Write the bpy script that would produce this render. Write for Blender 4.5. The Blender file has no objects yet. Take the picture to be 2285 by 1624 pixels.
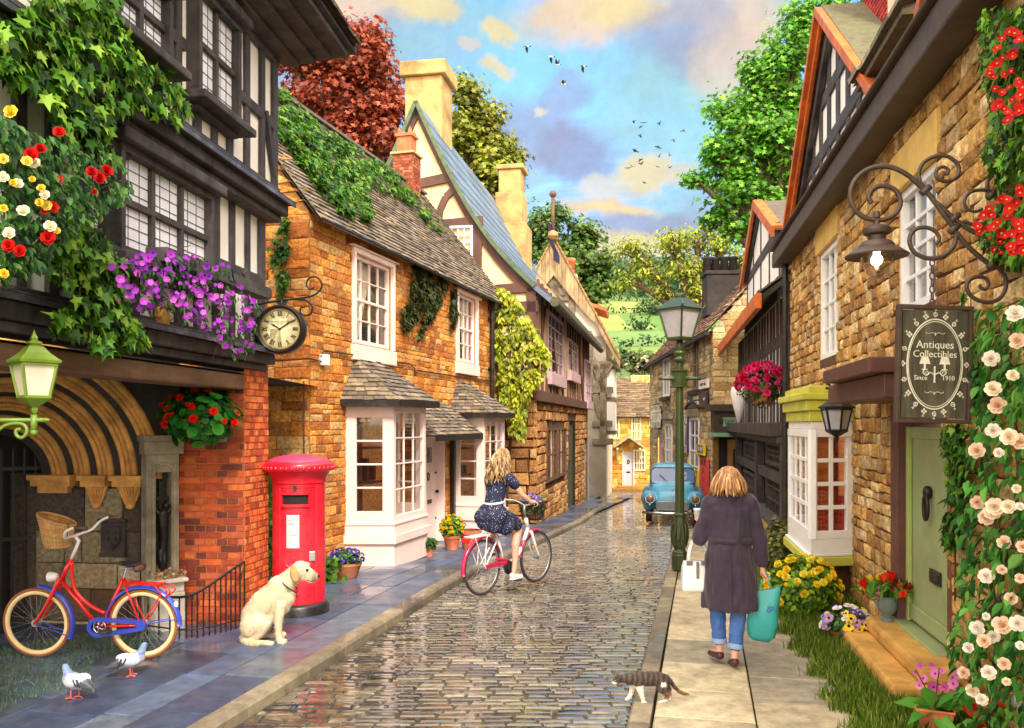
import bpy,math,random
import numpy as np
from mathutils import Vector,Matrix,noise
PI=math.pi
R=math.radians
rnd=random.Random(11)
NR=np.random.RandomState(5)
C=bpy.context.scene.collection
FPX,CX,HY,CH=1900.0,1142.0,945.0,2.0
def lin(c):
 c=c/255.0
 return c/12.92 if c<=.04045 else((c+.055)/1.055)**2.4
def S(r,g,b):return(lin(r),lin(g),lin(b))
def px(x,y,D):return Vector(((x-CX)*D/FPX,D,CH+(HY-y)*D/FPX))
def gz(D):
 if D<10:return 0.0
 if D<12:return-.045*(D-10)**2/4
 return-.045*(min(D,50)-11)
def U(a,b):return rnd.uniform(a,b)
def lerp(a,b,t):return a+(b-a)*t
class Frame:
 def __init__(s,o,n):
  n=Vector((n[0],n[1],0)).normalized()
  r=Vector((-n.y,n.x,0))
  s.o,s.n,s.r=Vector((o[0],o[1],0)),n,r
  s.M=Matrix(((r.x,0,n.x,o[0]),(r.y,0,n.y,o[1]),(0,1,0,0),(0,0,0,1)))
  s.I=s.M.inverted()
 def uv(s,x,y,w=0.0):
  d=Vector(((x-CX)/FPX,1,(HY-y)/FPX))
  o=s.o+s.n*w
  t=(o.x*s.n.x+o.y*s.n.y)/(d.x*s.n.x+d.y*s.n.y)
  p=Vector((0,0,CH))+d*t
  l=s.I@p
  return l.x,l.y
 def rect(s,x0,x1,yt,yb,w=0.0):
  u0=s.uv(x0,HY,w)[0];u1=s.uv(x1,HY,w)[0]
  xm=(x0+x1)/2
  return u0,u1,s.uv(xm,yb,w)[1],s.uv(xm,yt,w)[1]
 def P(s,u,v,w=0.0):return s.M@Vector((u,v,w))
class MB:
 def __init__(s):s.v,s.f,s.c,s.m=[],[],[],[];s.col=(1,1,1);s.mi=0;s.T=None
 def add(s,vs,fs,col=None,mi=None):
  b=len(s.v)
  if s.T is not None:vs=[s.T@Vector(p)for p in vs]
  s.v+=[tuple(p)for p in vs]
  s.f+=[tuple(i+b for i in f)for f in fs]
  s.c+=[col or s.col]*len(fs);s.m+=[s.mi if mi is None else mi]*len(fs)
  return s
 def box(s,x0,x1,y0,y1,z0,z1,col=None):
  v=[(x0,y0,z0),(x1,y0,z0),(x1,y1,z0),(x0,y1,z0),(x0,y0,z1),(x1,y0,z1),(x1,y1,z1),(x0,y1,z1)]
  return s.add(v,[(0,3,2,1),(4,5,6,7),(0,1,5,4),(1,2,6,5),(2,3,7,6),(3,0,4,7)],col)
 def bar(s,a,b,w,h,up=(0,0,1),col=None,w2=None,h2=None):
  a,b=Vector(a),Vector(b);d=(b-a).normalized();up=Vector(up)
  x=d.cross(up)
  if x.length<1e-4:x=d.cross(Vector((1,0,0)))
  x.normalize();y=x.cross(d)
  w2=w if w2 is None else w2;h2=h if h2 is None else h2
  v=[p+x*i*ww/2+y*j*hh/2 for p,ww,hh in((a,w,h),(b,w2,h2))for i,j in((-1,-1),(1,-1),(1,1),(-1,1))]
  return s.add(v,[(0,3,2,1),(4,5,6,7),(0,1,5,4),(1,2,6,5),(2,3,7,6),(3,0,4,7)][::1],col)
 def poly(s,pts,col=None):return s.add(pts,[tuple(range(len(pts)))],col)
 def prism(s,pts,z0,z1,col=None):
  n=len(pts)
  v=[(p[0],p[1],z0)for p in pts]+[(p[0],p[1],z1)for p in pts]
  f=[tuple(range(n))[::-1],tuple(range(n,2*n))]+[(i,(i+1)%n,n+(i+1)%n,n+i)for i in range(n)]
  return s.add(v,f,col)
 def tube(s,pts,r,n=8,closed=False,col=None,flat=None):
  pts=[Vector(p)for p in pts];m=len(pts)
  rs=r if isinstance(r,(list,tuple))else[r]*m
  vs,fs=[],[];prev=None
  for i,p in enumerate(pts):
   a=pts[(i-1)%m]if(closed or i)else p;b=pts[(i+1)%m]if(closed or i<m-1)else p
   d=(b-a)
   d=d.normalized()if d.length>1e-9 else Vector((0,0,1))
   if prev is None:
    x=d.cross(Vector((0,0,1)))
    if x.length<.05:x=d.cross(Vector((0,1,0)))
   else:x=prev-d*prev.dot(d)
   if x.length<1e-6:x=d.orthogonal()
   x.normalize();prev=x;y=d.cross(x)
   for k in range(n):
    t=2*PI*k/n
    o=x*math.cos(t)+y*math.sin(t)
    if flat:o=Vector((o.x*flat[0],o.y*flat[1],o.z*flat[2]))
    vs.append(p+o*rs[i])
  for i in range(m if closed else m-1):
   j=(i+1)%m
   for k in range(n):
    l=(k+1)%n
    fs.append((i*n+k,i*n+l,j*n+l,j*n+k))
  if not closed:fs+=[tuple(range(n))[::-1],tuple(range((m-1)*n,m*n))]
  return s.add(vs,fs,col)
 def lathe(s,prof,n=20,o=(0,0,0),axis='z',col=None,caps=True,a0=0.0):
  vs,fs=[],[];o=Vector(o)
  for r_,h in prof:
   for k in range(n):
    t=2*PI*k/n+a0
    x,y=r_*math.cos(t),r_*math.sin(t)
    vs.append(o+Vector({'z':(x,y,h),'y':(y,h,x),'x':(h,x,y)}[axis]))
  m=len(prof)
  for i in range(m-1):
   for k in range(n):
    l=(k+1)%n
    fs.append((i*n+k,i*n+l,(i+1)*n+l,(i+1)*n+k))
  if caps and prof[0][0]>1e-5:fs.append(tuple(range(n))[::-1])
  if caps and prof[-1][0]>1e-5:fs.append(tuple(range((m-1)*n,m*n)))
  return s.add(vs,fs,col)
 def ball(s,c,r,n=10,col=None,rot=None):
  c=Vector(c);r=Vector((r,r,r))if isinstance(r,(int,float))else Vector(r)
  vs=[Vector((0,0,-1))];m=max(4,n//2)
  for i in range(1,m):
   p=PI*i/m-PI/2
   vs+=[Vector((math.cos(p)*math.cos(2*PI*k/n),math.cos(p)*math.sin(2*PI*k/n),math.sin(p)))for k in range(n)]
  vs.append(Vector((0,0,1)))
  fs=[(0,1+(k+1)%n,1+k)for k in range(n)]
  for i in range(m-2):
   for k in range(n):
    a,b=1+i*n+k,1+i*n+(k+1)%n
    fs.append((a,b,b+n,a+n))
  t=len(vs)-1;b0=1+(m-2)*n
  fs+=[(b0+k,b0+(k+1)%n,t)for k in range(n)]
  out=[]
  for v in vs:
   q=Vector((v.x*r.x,v.y*r.y,v.z*r.z))
   if rot is not None:q=rot@q
   out.append(c+q)
  return s.add(out,fs,col)
 def limb(s,pts,rs,n=12,col=None):
  pts=[Vector(p)for p in pts]
  s.tube(pts,rs,n,col=col)
  for p,r_ in zip(pts,rs):s.ball(p,r_*.995,n,col=col)
  return s
 def mesh(s,name,mats=None,smooth=False):
  me=bpy.data.meshes.new(name)
  me.from_pydata(s.v,[],s.f);
  if mats is not None:
   for m_ in(mats if isinstance(mats,(list,tuple))else[mats]):me.materials.append(m_)
  if s.f:
   me.polygons.foreach_set('material_index',s.m)
   at=me.attributes.new('Col','FLOAT_COLOR','FACE')
   at.data.foreach_set('color',np.hstack([np.array(s.c,dtype=np.float32).reshape(-1,3),np.ones((len(s.f),1),np.float32)]).ravel())
   if smooth:me.polygons.foreach_set('use_smooth',[True]*len(s.f))
  me.validate();me.update()
  return me
 def build(s,name,mats,parent=None,smooth=False,bevel=0,auto=None):
  o=bpy.data.objects.new(name,s.mesh(name,mats,smooth))
  return link(o,parent,bevel,auto)
def link(o,parent=None,bevel=0,auto=None):
 C.objects.link(o)
 if parent is not None:o.parent=parent
 if bevel:
  b=o.modifiers.new('edge','BEVEL');b.width=bevel;b.segments=2;b.limit_method='ANGLE';b.angle_limit=R(40)
 if auto:smooth_by_angle(o.data,auto)
 return o
def smooth_by_angle(me,deg):
 me.polygons.foreach_set('use_smooth',[True]*len(me.polygons))
 import bmesh
 bm=bmesh.new();bm.from_mesh(me)
 for e in bm.edges:e.smooth=len(e.link_faces)==2 and e.calc_face_angle(0)<R(deg)
 bm.to_mesh(me);bm.free()
def tag(o,label=None,cat=None,group=None,kind=None):
 if label:o['label']=label
 if cat:o['category']=cat
 if group:o['group']=group
 if kind:o['kind']=kind
 return o
def thing(name,label,cat,M=None,group=None):
 o=bpy.data.objects.new(name,None);C.objects.link(o);o.empty_display_size=.1
 if M is not None:o.matrix_world=M if isinstance(M,Matrix)else Matrix.Translation(Vector(M))
 return tag(o,label,cat,group)
def kids(o):return[c for c in o.children]
def dup(root,M=None,label=None,group=None):
 r_=root.copy();C.objects.link(r_)
 if M is not None:r_.matrix_world=M if isinstance(M,Matrix)else Matrix.Translation(Vector(M))
 if label:r_['label']=label
 if group:r_['group']=group
 for ch in root.children:
  c=ch.copy();C.objects.link(c);c.parent=r_
  for g in ch.children:
   d=g.copy();C.objects.link(d);d.parent=c
 return r_
def TR(p,rz=0,s=1):return Matrix.Translation(Vector(p))@Matrix.Rotation(rz,4,'Z')@Matrix.Scale(s,4)
def remeshed(mb,name,mats,parent=None,vox=.012,smooth=4,colfn=None,fac=.5,fold=None):
 me=mb.mesh(name+'_raw')
 o=bpy.data.objects.new(name,me);C.objects.link(o)
 r_=o.modifiers.new('r','REMESH');r_.mode='VOXEL';r_.voxel_size=vox;r_.use_smooth_shade=True
 if smooth:
  s_=o.modifiers.new('s','SMOOTH');s_.iterations=smooth;s_.factor=fac
 dg=bpy.context.evaluated_depsgraph_get();dg.update()
 nm=bpy.data.meshes.new_from_object(o.evaluated_get(dg))
 o.modifiers.clear();o.data=nm;bpy.data.meshes.remove(me);nm.name=name
 nm.materials.clear()
 for m_ in(mats if isinstance(mats,(list,tuple))else[mats]):nm.materials.append(m_)
 n=len(nm.vertices)
 if fold:
  nv=[(v.co.copy(),v.normal.copy())for v in nm.vertices]
  f_=lambda q,k,j:noise.noise(Vector((q.x*fold[1]*k,q.y*fold[1]*k,q.z*fold[2]*j)))
  nm.vertices.foreach_set('co',[x for q,m_ in nv for x in q+m_*fold[0]*(f_(q,1,1)+.5*f_(q,2.3,3))]);nm.update()
 at=nm.attributes.get('Col')
 if at:nm.attributes.remove(at)
 at=nm.attributes.new('Col','FLOAT_COLOR','POINT')
 if colfn:
  nm.calc_loop_triangles()
  cols=[(*colfn(v.co,v.normal),1)for v in nm.vertices]
 else:cols=[(1,1,1,1)]*n
 at.data.foreach_set('color',np.array(cols,dtype=np.float32).ravel())
 nm.polygons.foreach_set('use_smooth',[True]*len(nm.polygons))
 if parent is not None:o.parent=parent
 return o
def fur(o,n,size,mat,back,name='coat_fur'):
 me=o.data;me.calc_loop_triangles();T=np.zeros(len(me.loop_triangles)*3,np.int32);me.loop_triangles.foreach_get('vertices',T);T=T.reshape(-1,3)
 co=np.zeros(len(me.vertices)*3,np.float32);me.vertices.foreach_get('co',co);co=co.reshape(-1,3);col=np.zeros(len(me.vertices)*4,np.float32);me.attributes['Col'].data.foreach_get('color',col);col=col.reshape(-1,4)
 a,b,c=co[T[:,0]],co[T[:,1]],co[T[:,2]];N=np.cross(b-a,c-a);ar=np.linalg.norm(N,axis=1);N=N/(ar[:,None]+1e-12)
 i=NR.choice(len(ar),n,p=ar/ar.sum());w=NR.dirichlet(np.ones(3),n);P=a[i]*w[:,:1]+b[i]*w[:,1:2]+c[i]*w[:,2:];N=N[i];K=col[T[i,0],:3]
 dirv=np.asarray(back)+N*.45;side=np.cross(dirv,N)+1e-3;nrm=np.cross(side,dirv)
 return scatter(name,mat,o.parent,[scatter_arrays(hair_t(),P,nrm+NR.normal(size=(n,3))*.2,NR.uniform(size*.6,size*1.3,n),K*NR.uniform(.75,1.15,(n,1)),down=dirv)])
def hair_t():return np.array([(-.08,0,0),(.08,0,0),(0,1,0)]),[(0,1,2)]
# ---- scattering of small templates (leaves, petals, blades) as one mesh
def leaf_t(w=.5,fold=.12,n=1):
 return np.array([(0,0,0),(w*.42,.3,fold),(w*.38,.62,fold*.8),(0,1,-.05),(-w*.38,.62,fold*.8),(-w*.42,.3,fold)]),[(0,1,2,3),(0,3,4,5)]
def ivy_t():
 return np.array([(0,0,0),(.38,-.08,.1),(.3,.18,.06),(.56,.42,.0),(.2,.5,.04),(0,1,-.1),(-.2,.5,.04),(-.56,.42,.0),(-.3,.18,.06),(-.38,-.08,.1)])*[1,1,1],[(0,1,2,3,4,5),(0,5,6,7,8,9)]
def quad_t():return np.array([(-.3,0,0),(.3,0,.05),(.42,.6,0),(0,1,.08),(-.42,.6,0)]),[(0,1,2,3,4)]
def maple_t():
 return np.array([(0,0,0),(.5,.1,.08),(.25,.35,0),(.55,.7,.1),(.12,.6,0),(0,1,.05),(-.12,.6,0),(-.55,.7,.1),(-.25,.35,0),(-.5,.1,.08)]),[(0,1,2,3,4,5),(0,5,6,7,8,9)]
def round_t(n=7):
 return np.array([(0,0,-.12)]+[(.5*math.sin(2*PI*k/n),.5-.5*math.cos(2*PI*k/n),.05)for k in range(n)]),[(0,1+k,1+(k+1)%n)for k in range(n)]
def blade_t():return np.array([(-.05,0,0),(.05,0,0),(.035,.55,.06),(0,1,.22),(-.035,.55,.06)]),[(0,1,2,3,4)]
def scatter_arrays(t,P,N,size,cols,spin=None,down=None):
 tv,tf=t;P=np.asarray(P,float);N=np.asarray(N,float);n=len(P)
 size=np.broadcast_to(np.asarray(size,float),(n,))
 N=N/(np.linalg.norm(N,axis=1,keepdims=True)+1e-9)
 if down is None:ref=NR.normal(size=(n,3))
 else:ref=np.asarray(down,float)+NR.normal(size=(n,3))*.35
 Y=ref-N*np.sum(ref*N,axis=1,keepdims=True)
 Y/=np.linalg.norm(Y,axis=1,keepdims=True)+1e-9
 X=np.cross(Y,N)
 B=np.stack([X,Y,N],axis=1)
 V=np.einsum('kj,njc->nkc',tv,B)*size[:,None,None]+P[:,None,:]
 k=len(tv)
 loops=np.concatenate([np.array(f)for f in tf]);sizes=np.array([len(f)for f in tf])
 L=(loops[None,:]+(np.arange(n)*k)[:,None]).ravel()
 Sz=np.tile(sizes,n)
 Cc=np.repeat(np.asarray(cols,float),len(tf),axis=0)
 return V.reshape(-1,3),L,Sz,Cc
def scatter(name,mat,parent,parts,smooth=False):
 vs,ls,ss,cs=[],[],[],[];b=0
 for V,L,Sz,Cc in parts:
  vs.append(V);ls.append(L+b);ss.append(Sz);cs.append(Cc);b+=len(V)
 V=np.concatenate(vs);L=np.concatenate(ls);Sz=np.concatenate(ss);Cc=np.concatenate(cs)
 me=bpy.data.meshes.new(name)
 me.vertices.add(len(V));me.vertices.foreach_set('co',V.astype(np.float32).ravel())
 me.loops.add(len(L));me.loops.foreach_set('vertex_index',L.astype(np.int32))
 me.polygons.add(len(Sz));me.polygons.foreach_set('loop_start',np.concatenate([[0],np.cumsum(Sz)[:-1]]).astype(np.int32))
 at=me.attributes.new('Col','FLOAT_COLOR','FACE')
 at.data.foreach_set('color',np.hstack([Cc,np.ones((len(Cc),1))]).astype(np.float32).ravel())
 me.update(calc_edges=True);me.validate()
 me.materials.append(mat)
 o=bpy.data.objects.new(name,me)
 return link(o,parent)
def pal(n,*cols,var=.25):
 cols=np.array(cols);i=NR.randint(0,len(cols),n)
 return np.clip(cols[i]*(1+NR.uniform(-var,var,(n,1)))*(1+NR.uniform(-.08,.08,(n,3))),0,1)
def unit(n):
 d=NR.normal(size=(n,3));return d/np.linalg.norm(d,axis=1,keepdims=True)
def bez(p0,p1,p2,p3,n=12):
 p0,p1,p2,p3=map(Vector,(p0,p1,p2,p3))
 return[p0*(1-t)**3+p1*3*t*(1-t)**2+p2*3*t*t*(1-t)+p3*t**3 for t in(i/n for i in range(n+1))]
def smoothpath(pts,n=6):
 pts=[Vector(p)for p in pts];q=[pts[0]*2-pts[1]]+pts+[pts[-1]*2-pts[-2]];out=[]
 for i in range(1,len(q)-2):
  a,b,c,d=q[i-1:i+3]
  for k in range(n):
   t=k/n
   out.append(.5*((2*b)+(c-a)*t+(2*a-5*b+4*c-d)*t*t+(3*b-a-3*c+d)*t**3))
 return out+[pts[-1]]
def spiral(c,r0,r1,a0,turns,n=40,z=0.0):
 return[Vector((c[0]+lerp(r0,r1,i/n)*math.cos(a0+turns*2*PI*i/n),c[1]+lerp(r0,r1,i/n)*math.sin(a0+turns*2*PI*i/n),z))for i in range(n+1)]
def text(parent,body,name,size,at,mat,ext=.002,align='CENTER',rot=None,sx=1.0,bold=0.0):
 cu=bpy.data.curves.new(name,'FONT');cu.body=body;cu.size=size;cu.align_x=align;cu.align_y='CENTER';cu.extrude=ext;cu.offset=bold
 cu.resolution_u=3
 t=bpy.data.objects.new(name,cu);C.objects.link(t)
 dg=bpy.context.evaluated_depsgraph_get();dg.update()
 me=bpy.data.meshes.new_from_object(t.evaluated_get(dg));bpy.data.objects.remove(t)
 o=bpy.data.objects.new(name,me);me.materials.clear();me.materials.append(mat);C.objects.link(o);me.attributes.new('Col','FLOAT_COLOR','FACE').data.foreach_set('color',[1.0]*(4*len(me.polygons)))
 if parent is not None:o.parent=parent
 o.matrix_local=Matrix.Translation(Vector(at))@(rot or Matrix())@Matrix.Diagonal((sx,1,1,1))
 return o
MATS={}
def pm(name,color=(1,1,1),rough=.7,metal=0.0,nscale=6.0,namt=.35,bump=.25,bscale=None,bdist=.01,stain=None,stscale=1.2,stamt=.5,spec=.5,col=True,coat=0.0,sheen=0.0,trans=0.0,stretch=(1,1,1),rvar=0.0,sss=0.0):
 if name in MATS:return MATS[name]
 m=bpy.data.materials.new(name);m.use_nodes=True
 nt=m.node_tree;N,L=nt.nodes,nt.links
 b=N['Principled BSDF']
 b.inputs['Roughness'].default_value=rough;b.inputs['Metallic'].default_value=metal
 b.inputs['Specular IOR Level'].default_value=spec
 b.inputs['Coat Weight'].default_value=coat;b.inputs['Coat Roughness'].default_value=.1
 b.inputs['Sheen Weight'].default_value=sheen
 if sss:b.inputs['Subsurface Weight'].default_value=sss;b.inputs['Subsurface Radius'].default_value=(.02,.008,.004)
 tc=N.new('ShaderNodeTexCoord');mp=N.new('ShaderNodeMapping');mp.inputs['Scale'].default_value=stretch
 L.new(tc.outputs['Object'],mp.inputs['Vector'])
 n1=N.new('ShaderNodeTexNoise');n1.inputs['Scale'].default_value=nscale;n1.inputs['Detail'].default_value=6;n1.inputs['Roughness'].default_value=.65
 L.new(mp.outputs['Vector'],n1.inputs['Vector'])
 mr=N.new('ShaderNodeMapRange');mr.inputs['From Min'].default_value=.3;mr.inputs['From Max'].default_value=.7
 mr.inputs['To Min'].default_value=1-namt;mr.inputs['To Max'].default_value=1+namt*.7
 L.new(n1.outputs['Fac'],mr.inputs['Value'])
 mul=N.new('ShaderNodeVectorMath');mul.operation='SCALE';mul.inputs[0].default_value=color
 last=mul
 if col:
  at=N.new('ShaderNodeAttribute');at.attribute_name='Col'
  mm=N.new('ShaderNodeVectorMath');mm.operation='MULTIPLY';mm.inputs[1].default_value=color
  L.new(at.outputs['Vector'],mm.inputs[0]);L.new(mm.outputs['Vector'],mul.inputs[0])
 L.new(mr.outputs['Result'],mul.inputs['Scale'])
 out=mul.outputs['Vector']
 if stain:
  n2=N.new('ShaderNodeTexNoise');n2.inputs['Scale'].default_value=stscale;n2.inputs['Detail'].default_value=5;n2.inputs['Roughness'].default_value=.7
  L.new(tc.outputs['Object'],n2.inputs['Vector'])
  m2=N.new('ShaderNodeMapRange');m2.inputs['From Min'].default_value=.48;m2.inputs['From Max'].default_value=.72;m2.inputs['To Max'].default_value=stamt
  L.new(n2.outputs['Fac'],m2.inputs['Value'])
  mx=N.new('ShaderNodeMix');mx.data_type='RGBA';mx.inputs[7].default_value=(*stain,1)
  L.new(m2.outputs['Result'],mx.inputs[0]);L.new(out,mx.inputs[6]);out=mx.outputs[2]
 L.new(out,b.inputs['Base Color'])
 if rvar:
  m3=N.new('ShaderNodeMapRange');m3.inputs['From Min'].default_value=.3;m3.inputs['From Max'].default_value=.7
  m3.inputs['To Min'].default_value=max(.02,rough-rvar);m3.inputs['To Max'].default_value=min(1,rough+rvar)
  L.new(n1.outputs['Fac'],m3.inputs['Value']);L.new(m3.outputs['Result'],b.inputs['Roughness'])
 if bump:
  n3=N.new('ShaderNodeTexNoise');n3.inputs['Scale'].default_value=bscale or nscale*3;n3.inputs['Detail'].default_value=5;n3.inputs['Roughness'].default_value=.6
  L.new(mp.outputs['Vector'],n3.inputs['Vector'])
  bp=N.new('ShaderNodeBump');bp.inputs['Strength'].default_value=bump;bp.inputs['Distance'].default_value=bdist
  L.new(n3.outputs['Fac'],bp.inputs['Height']);L.new(bp.outputs['Normal'],b.inputs['Normal'])
 if trans:
  tl=N.new('ShaderNodeBsdfTranslucent');mxs=N.new('ShaderNodeMixShader');mxs.inputs[0].default_value=trans
  L.new(out,tl.inputs['Color']);L.new(b.outputs[0],mxs.inputs[1]);L.new(tl.outputs[0],mxs.inputs[2])
  L.new(mxs.outputs[0],N['Material Output'].inputs['Surface'])
 MATS[name]=m
 return m
def glass(name,tint=(1,1,1),refl=.25,rough=.03):
 if name in MATS:return MATS[name]
 m=bpy.data.materials.new(name);m.use_nodes=True;nt=m.node_tree;N,L=nt.nodes,nt.links
 N.remove(N['Principled BSDF'])
 t=N.new('ShaderNodeBsdfTransparent');t.inputs['Color'].default_value=(*tint,1)
 g=N.new('ShaderNodeBsdfGlossy');g.inputs['Roughness'].default_value=rough
 f=N.new('ShaderNodeLayerWeight');f.inputs['Blend'].default_value=.35
 mr=N.new('ShaderNodeMapRange');mr.inputs['To Min'].default_value=refl*.5;mr.inputs['To Max'].default_value=min(1,refl*2.4)
 tc=N.new('ShaderNodeTexCoord');n3=N.new('ShaderNodeTexNoise');n3.inputs['Scale'].default_value=3;bp=N.new('ShaderNodeBump');bp.inputs['Strength'].default_value=.06
 L.new(tc.outputs['Object'],n3.inputs['Vector']);L.new(n3.outputs['Fac'],bp.inputs['Height']);L.new(bp.outputs['Normal'],g.inputs['Normal'])
 x=N.new('ShaderNodeMixShader')
 L.new(f.outputs['Facing'],mr.inputs['Value']);L.new(mr.outputs['Result'],x.inputs[0]);L.new(t.outputs[0],x.inputs[1]);L.new(g.outputs[0],x.inputs[2])
 L.new(x.outputs[0],N['Material Output'].inputs['Surface'])
 MATS[name]=m
 return m
def emit(name,color,strength):
 if name in MATS:return MATS[name]
 m=bpy.data.materials.new(name);m.use_nodes=True;b=m.node_tree.nodes['Principled BSDF']
 b.inputs['Emission Color'].default_value=(*color,1);b.inputs['Emission Strength'].default_value=strength;b.inputs['Base Color'].default_value=(*color,1)
 MATS[name]=m
 return m
def wet(name,color,dry_rough,wet_rough,scale=.9,lo=.42,hi=.6,darken=.55,bump=.35,nscale=9,namt=.4,bscale=26,stain=None,stamt=.6,stscale=2.0,spec=.6,coat=.8):
 m=bpy.data.materials.new(name);m.use_nodes=True;nt=m.node_tree;N,L=nt.nodes,nt.links
 b=N['Principled BSDF'];b.inputs['Specular IOR Level'].default_value=spec
 tc=N.new('ShaderNodeTexCoord')
 def noi(sc,det=5,rg=.6):
  n=N.new('ShaderNodeTexNoise');n.inputs['Scale'].default_value=sc;n.inputs['Detail'].default_value=det;n.inputs['Roughness'].default_value=rg
  L.new(tc.outputs['Object'],n.inputs['Vector']);return n
 def rng(src,a,b_,c,d):
  r_=N.new('ShaderNodeMapRange')
  for k,v in zip(('From Min','From Max','To Min','To Max'),(a,b_,c,d)):r_.inputs[k].default_value=v
  L.new(src,r_.inputs['Value']);return r_.outputs['Result']
 w=rng(noi(scale,4,.55).outputs['Fac'],lo,hi,0,1)
 at=N.new('ShaderNodeAttribute');at.attribute_name='Col'
 m1=N.new('ShaderNodeVectorMath');m1.operation='MULTIPLY';m1.inputs[1].default_value=color;L.new(at.outputs['Vector'],m1.inputs[0])
 m2=N.new('ShaderNodeVectorMath');m2.operation='SCALE';L.new(m1.outputs['Vector'],m2.inputs[0]);L.new(rng(noi(nscale,6,.7).outputs['Fac'],.3,.7,1-namt,1+namt),m2.inputs['Scale'])
 m3=N.new('ShaderNodeVectorMath');m3.operation='SCALE';L.new(m2.outputs['Vector'],m3.inputs[0]);L.new(rng(w,0,1,1,darken),m3.inputs['Scale'])
 out=m3.outputs['Vector']
 if stain:
  mx=N.new('ShaderNodeMix');mx.data_type='RGBA';mx.inputs[7].default_value=(*stain,1)
  L.new(rng(noi(stscale,5,.7).outputs['Fac'],.5,.72,0,stamt),mx.inputs[0]);L.new(out,mx.inputs[6]);out=mx.outputs[2]
 L.new(out,b.inputs['Base Color'])
 L.new(rng(w,0,1,dry_rough,wet_rough),b.inputs['Roughness']);L.new(rng(w,0,1,0,coat),b.inputs['Coat Weight']);b.inputs['Coat Roughness'].default_value=.03;b.inputs['Coat IOR'].default_value=1.4
 bp=N.new('ShaderNodeBump');bp.inputs['Distance'].default_value=.006
 L.new(rng(w,0,1,bump,bump*.06),bp.inputs['Strength']);L.new(noi(bscale,5).outputs['Fac'],bp.inputs['Height']);L.new(bp.outputs['Normal'],b.inputs['Normal'])
 MATS[name]=m
 return m
M_timber=pm('weathered black oak',S(64,58,60),.7,nscale=5,namt=.65,bump=.6,bscale=18,stretch=(1.6,.5,1.6),stain=S(120,110,108),stscale=3,stamt=.4)
M_plaster=pm('limewashed plaster',S(246,242,238),.85,nscale=2.2,namt=.1,bump=.3,bscale=14,stain=S(196,180,165),stscale=1.1,stamt=.55)
M_cream=pm('warm cream render',S(246,224,176),.85,nscale=2.0,namt=.14,bump=.3,bscale=9,stain=S(206,150,62),stscale=.7,stamt=.55)
M_tan=pm('weathered tan render',S(208,168,108),.85,nscale=2.4,namt=.3,bump=.35,bscale=9,stain=S(120,84,44),stscale=1.1,stamt=.8)
M_oldplaster=pm('tan plaster',S(214,184,138),.85,nscale=2.0,namt=.2,bump=.3,bscale=9,stain=S(150,120,84),stscale=.9,stamt=.5)
M_brownwood=pm('brown painted timber',S(104,70,60),.7,nscale=3,namt=.4,bump=.35,bscale=16,stretch=(1.5,.6,1.5))
M_greywood=pm('silvered oak',S(128,112,92),.8,nscale=4,namt=.45,bump=.4,bscale=18)
M_orangewood=pm('orange oiled fascia board',S(212,106,32),.55,nscale=3,namt=.4,bump=.3,bscale=20,stretch=(2,.4,2),stain=S(110,40,12),stscale=2.2,stamt=.6)
M_stone=pm('ironstone',(1,1,1),.9,nscale=24,namt=.62,bump=1.0,bscale=20,bdist=.025,stain=S(110,70,36),stscale=1.1,stamt=.5)
M_mortar=pm('lime mortar',S(150,104,56),.95,nscale=10,namt=.4,bump=.5)
M_tanmortar=pm('dark tan mortar',S(92,62,34),.95,nscale=10,namt=.4,bump=.5)  # dark brown joints, the mortar's own colour
M_greystone=pm('grey limestone',S(150,140,118),.9,nscale=5,namt=.4,bump=.6,bscale=16,stain=S(40,36,34),stscale=1.4,stamt=.75)
M_carved=pm('carved sandstone',S(214,156,84),.85,nscale=5,namt=.45,bump=.5,bscale=14,stain=S(60,42,30),stscale=2.2,stamt=.6)
M_brick=pm('red brick',(1,1,1),.85,nscale=14,namt=.35,bump=.5,bscale=40)
M_brickmortar=pm('pale brick mortar',S(214,170,126),.95,nscale=10,namt=.25,bump=.4)
M_tile=pm('stone roof tile',(1,1,1),.85,nscale=9,namt=.4,bump=.6,bscale=26,stain=S(120,118,70),stscale=2.2,stamt=.35)
M_slate=pm('blue slate',S(104,122,142),.6,nscale=5,namt=.3,bump=.4,bscale=14,stretch=(1,3,1))
M_pink=pm('pale pink painted joinery',S(246,222,214),.55,nscale=2.5,namt=.07,bump=.12,bscale=20,stain=S(224,178,164),stscale=1.3,stamt=.4)
M_white=pm('white gloss paint',S(244,244,246),.4,nscale=3,namt=.05,bump=.08,stain=S(206,210,220),stscale=2,stamt=.3)
M_lead=pm('lead',S(84,84,96),.5,metal=.3,nscale=5,namt=.3,bump=.2,stain=S(168,176,200),stscale=3,stamt=.5)
M_iron=pm('black wrought iron',S(38,35,36),.45,metal=.35,nscale=10,namt=.3,bump=.2)
M_brownIron=pm('brown wrought iron',S(88,72,64),.5,metal=.25,nscale=8,namt=.35,bump=.25)
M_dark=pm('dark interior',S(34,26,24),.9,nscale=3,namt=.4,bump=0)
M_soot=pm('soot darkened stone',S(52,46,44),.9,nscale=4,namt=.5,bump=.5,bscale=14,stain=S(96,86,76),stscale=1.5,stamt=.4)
M_leadglass=pm('leaded grey glass',S(236,238,250),.35,nscale=2.2,namt=.15,bump=.1,bscale=5,spec=.25,stain=S(206,208,226),stscale=2,stamt=.6)
M_darkglass=pm('dark window glass',S(40,36,38),.08,nscale=2.2,namt=.5,bump=.06,bscale=4,spec=.8)
M_glass=glass('clear window glass',refl=.16)
M_lampglass=glass('frosted lamp glass',tint=(.93,.92,.9),refl=.12,rough=.25)
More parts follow.
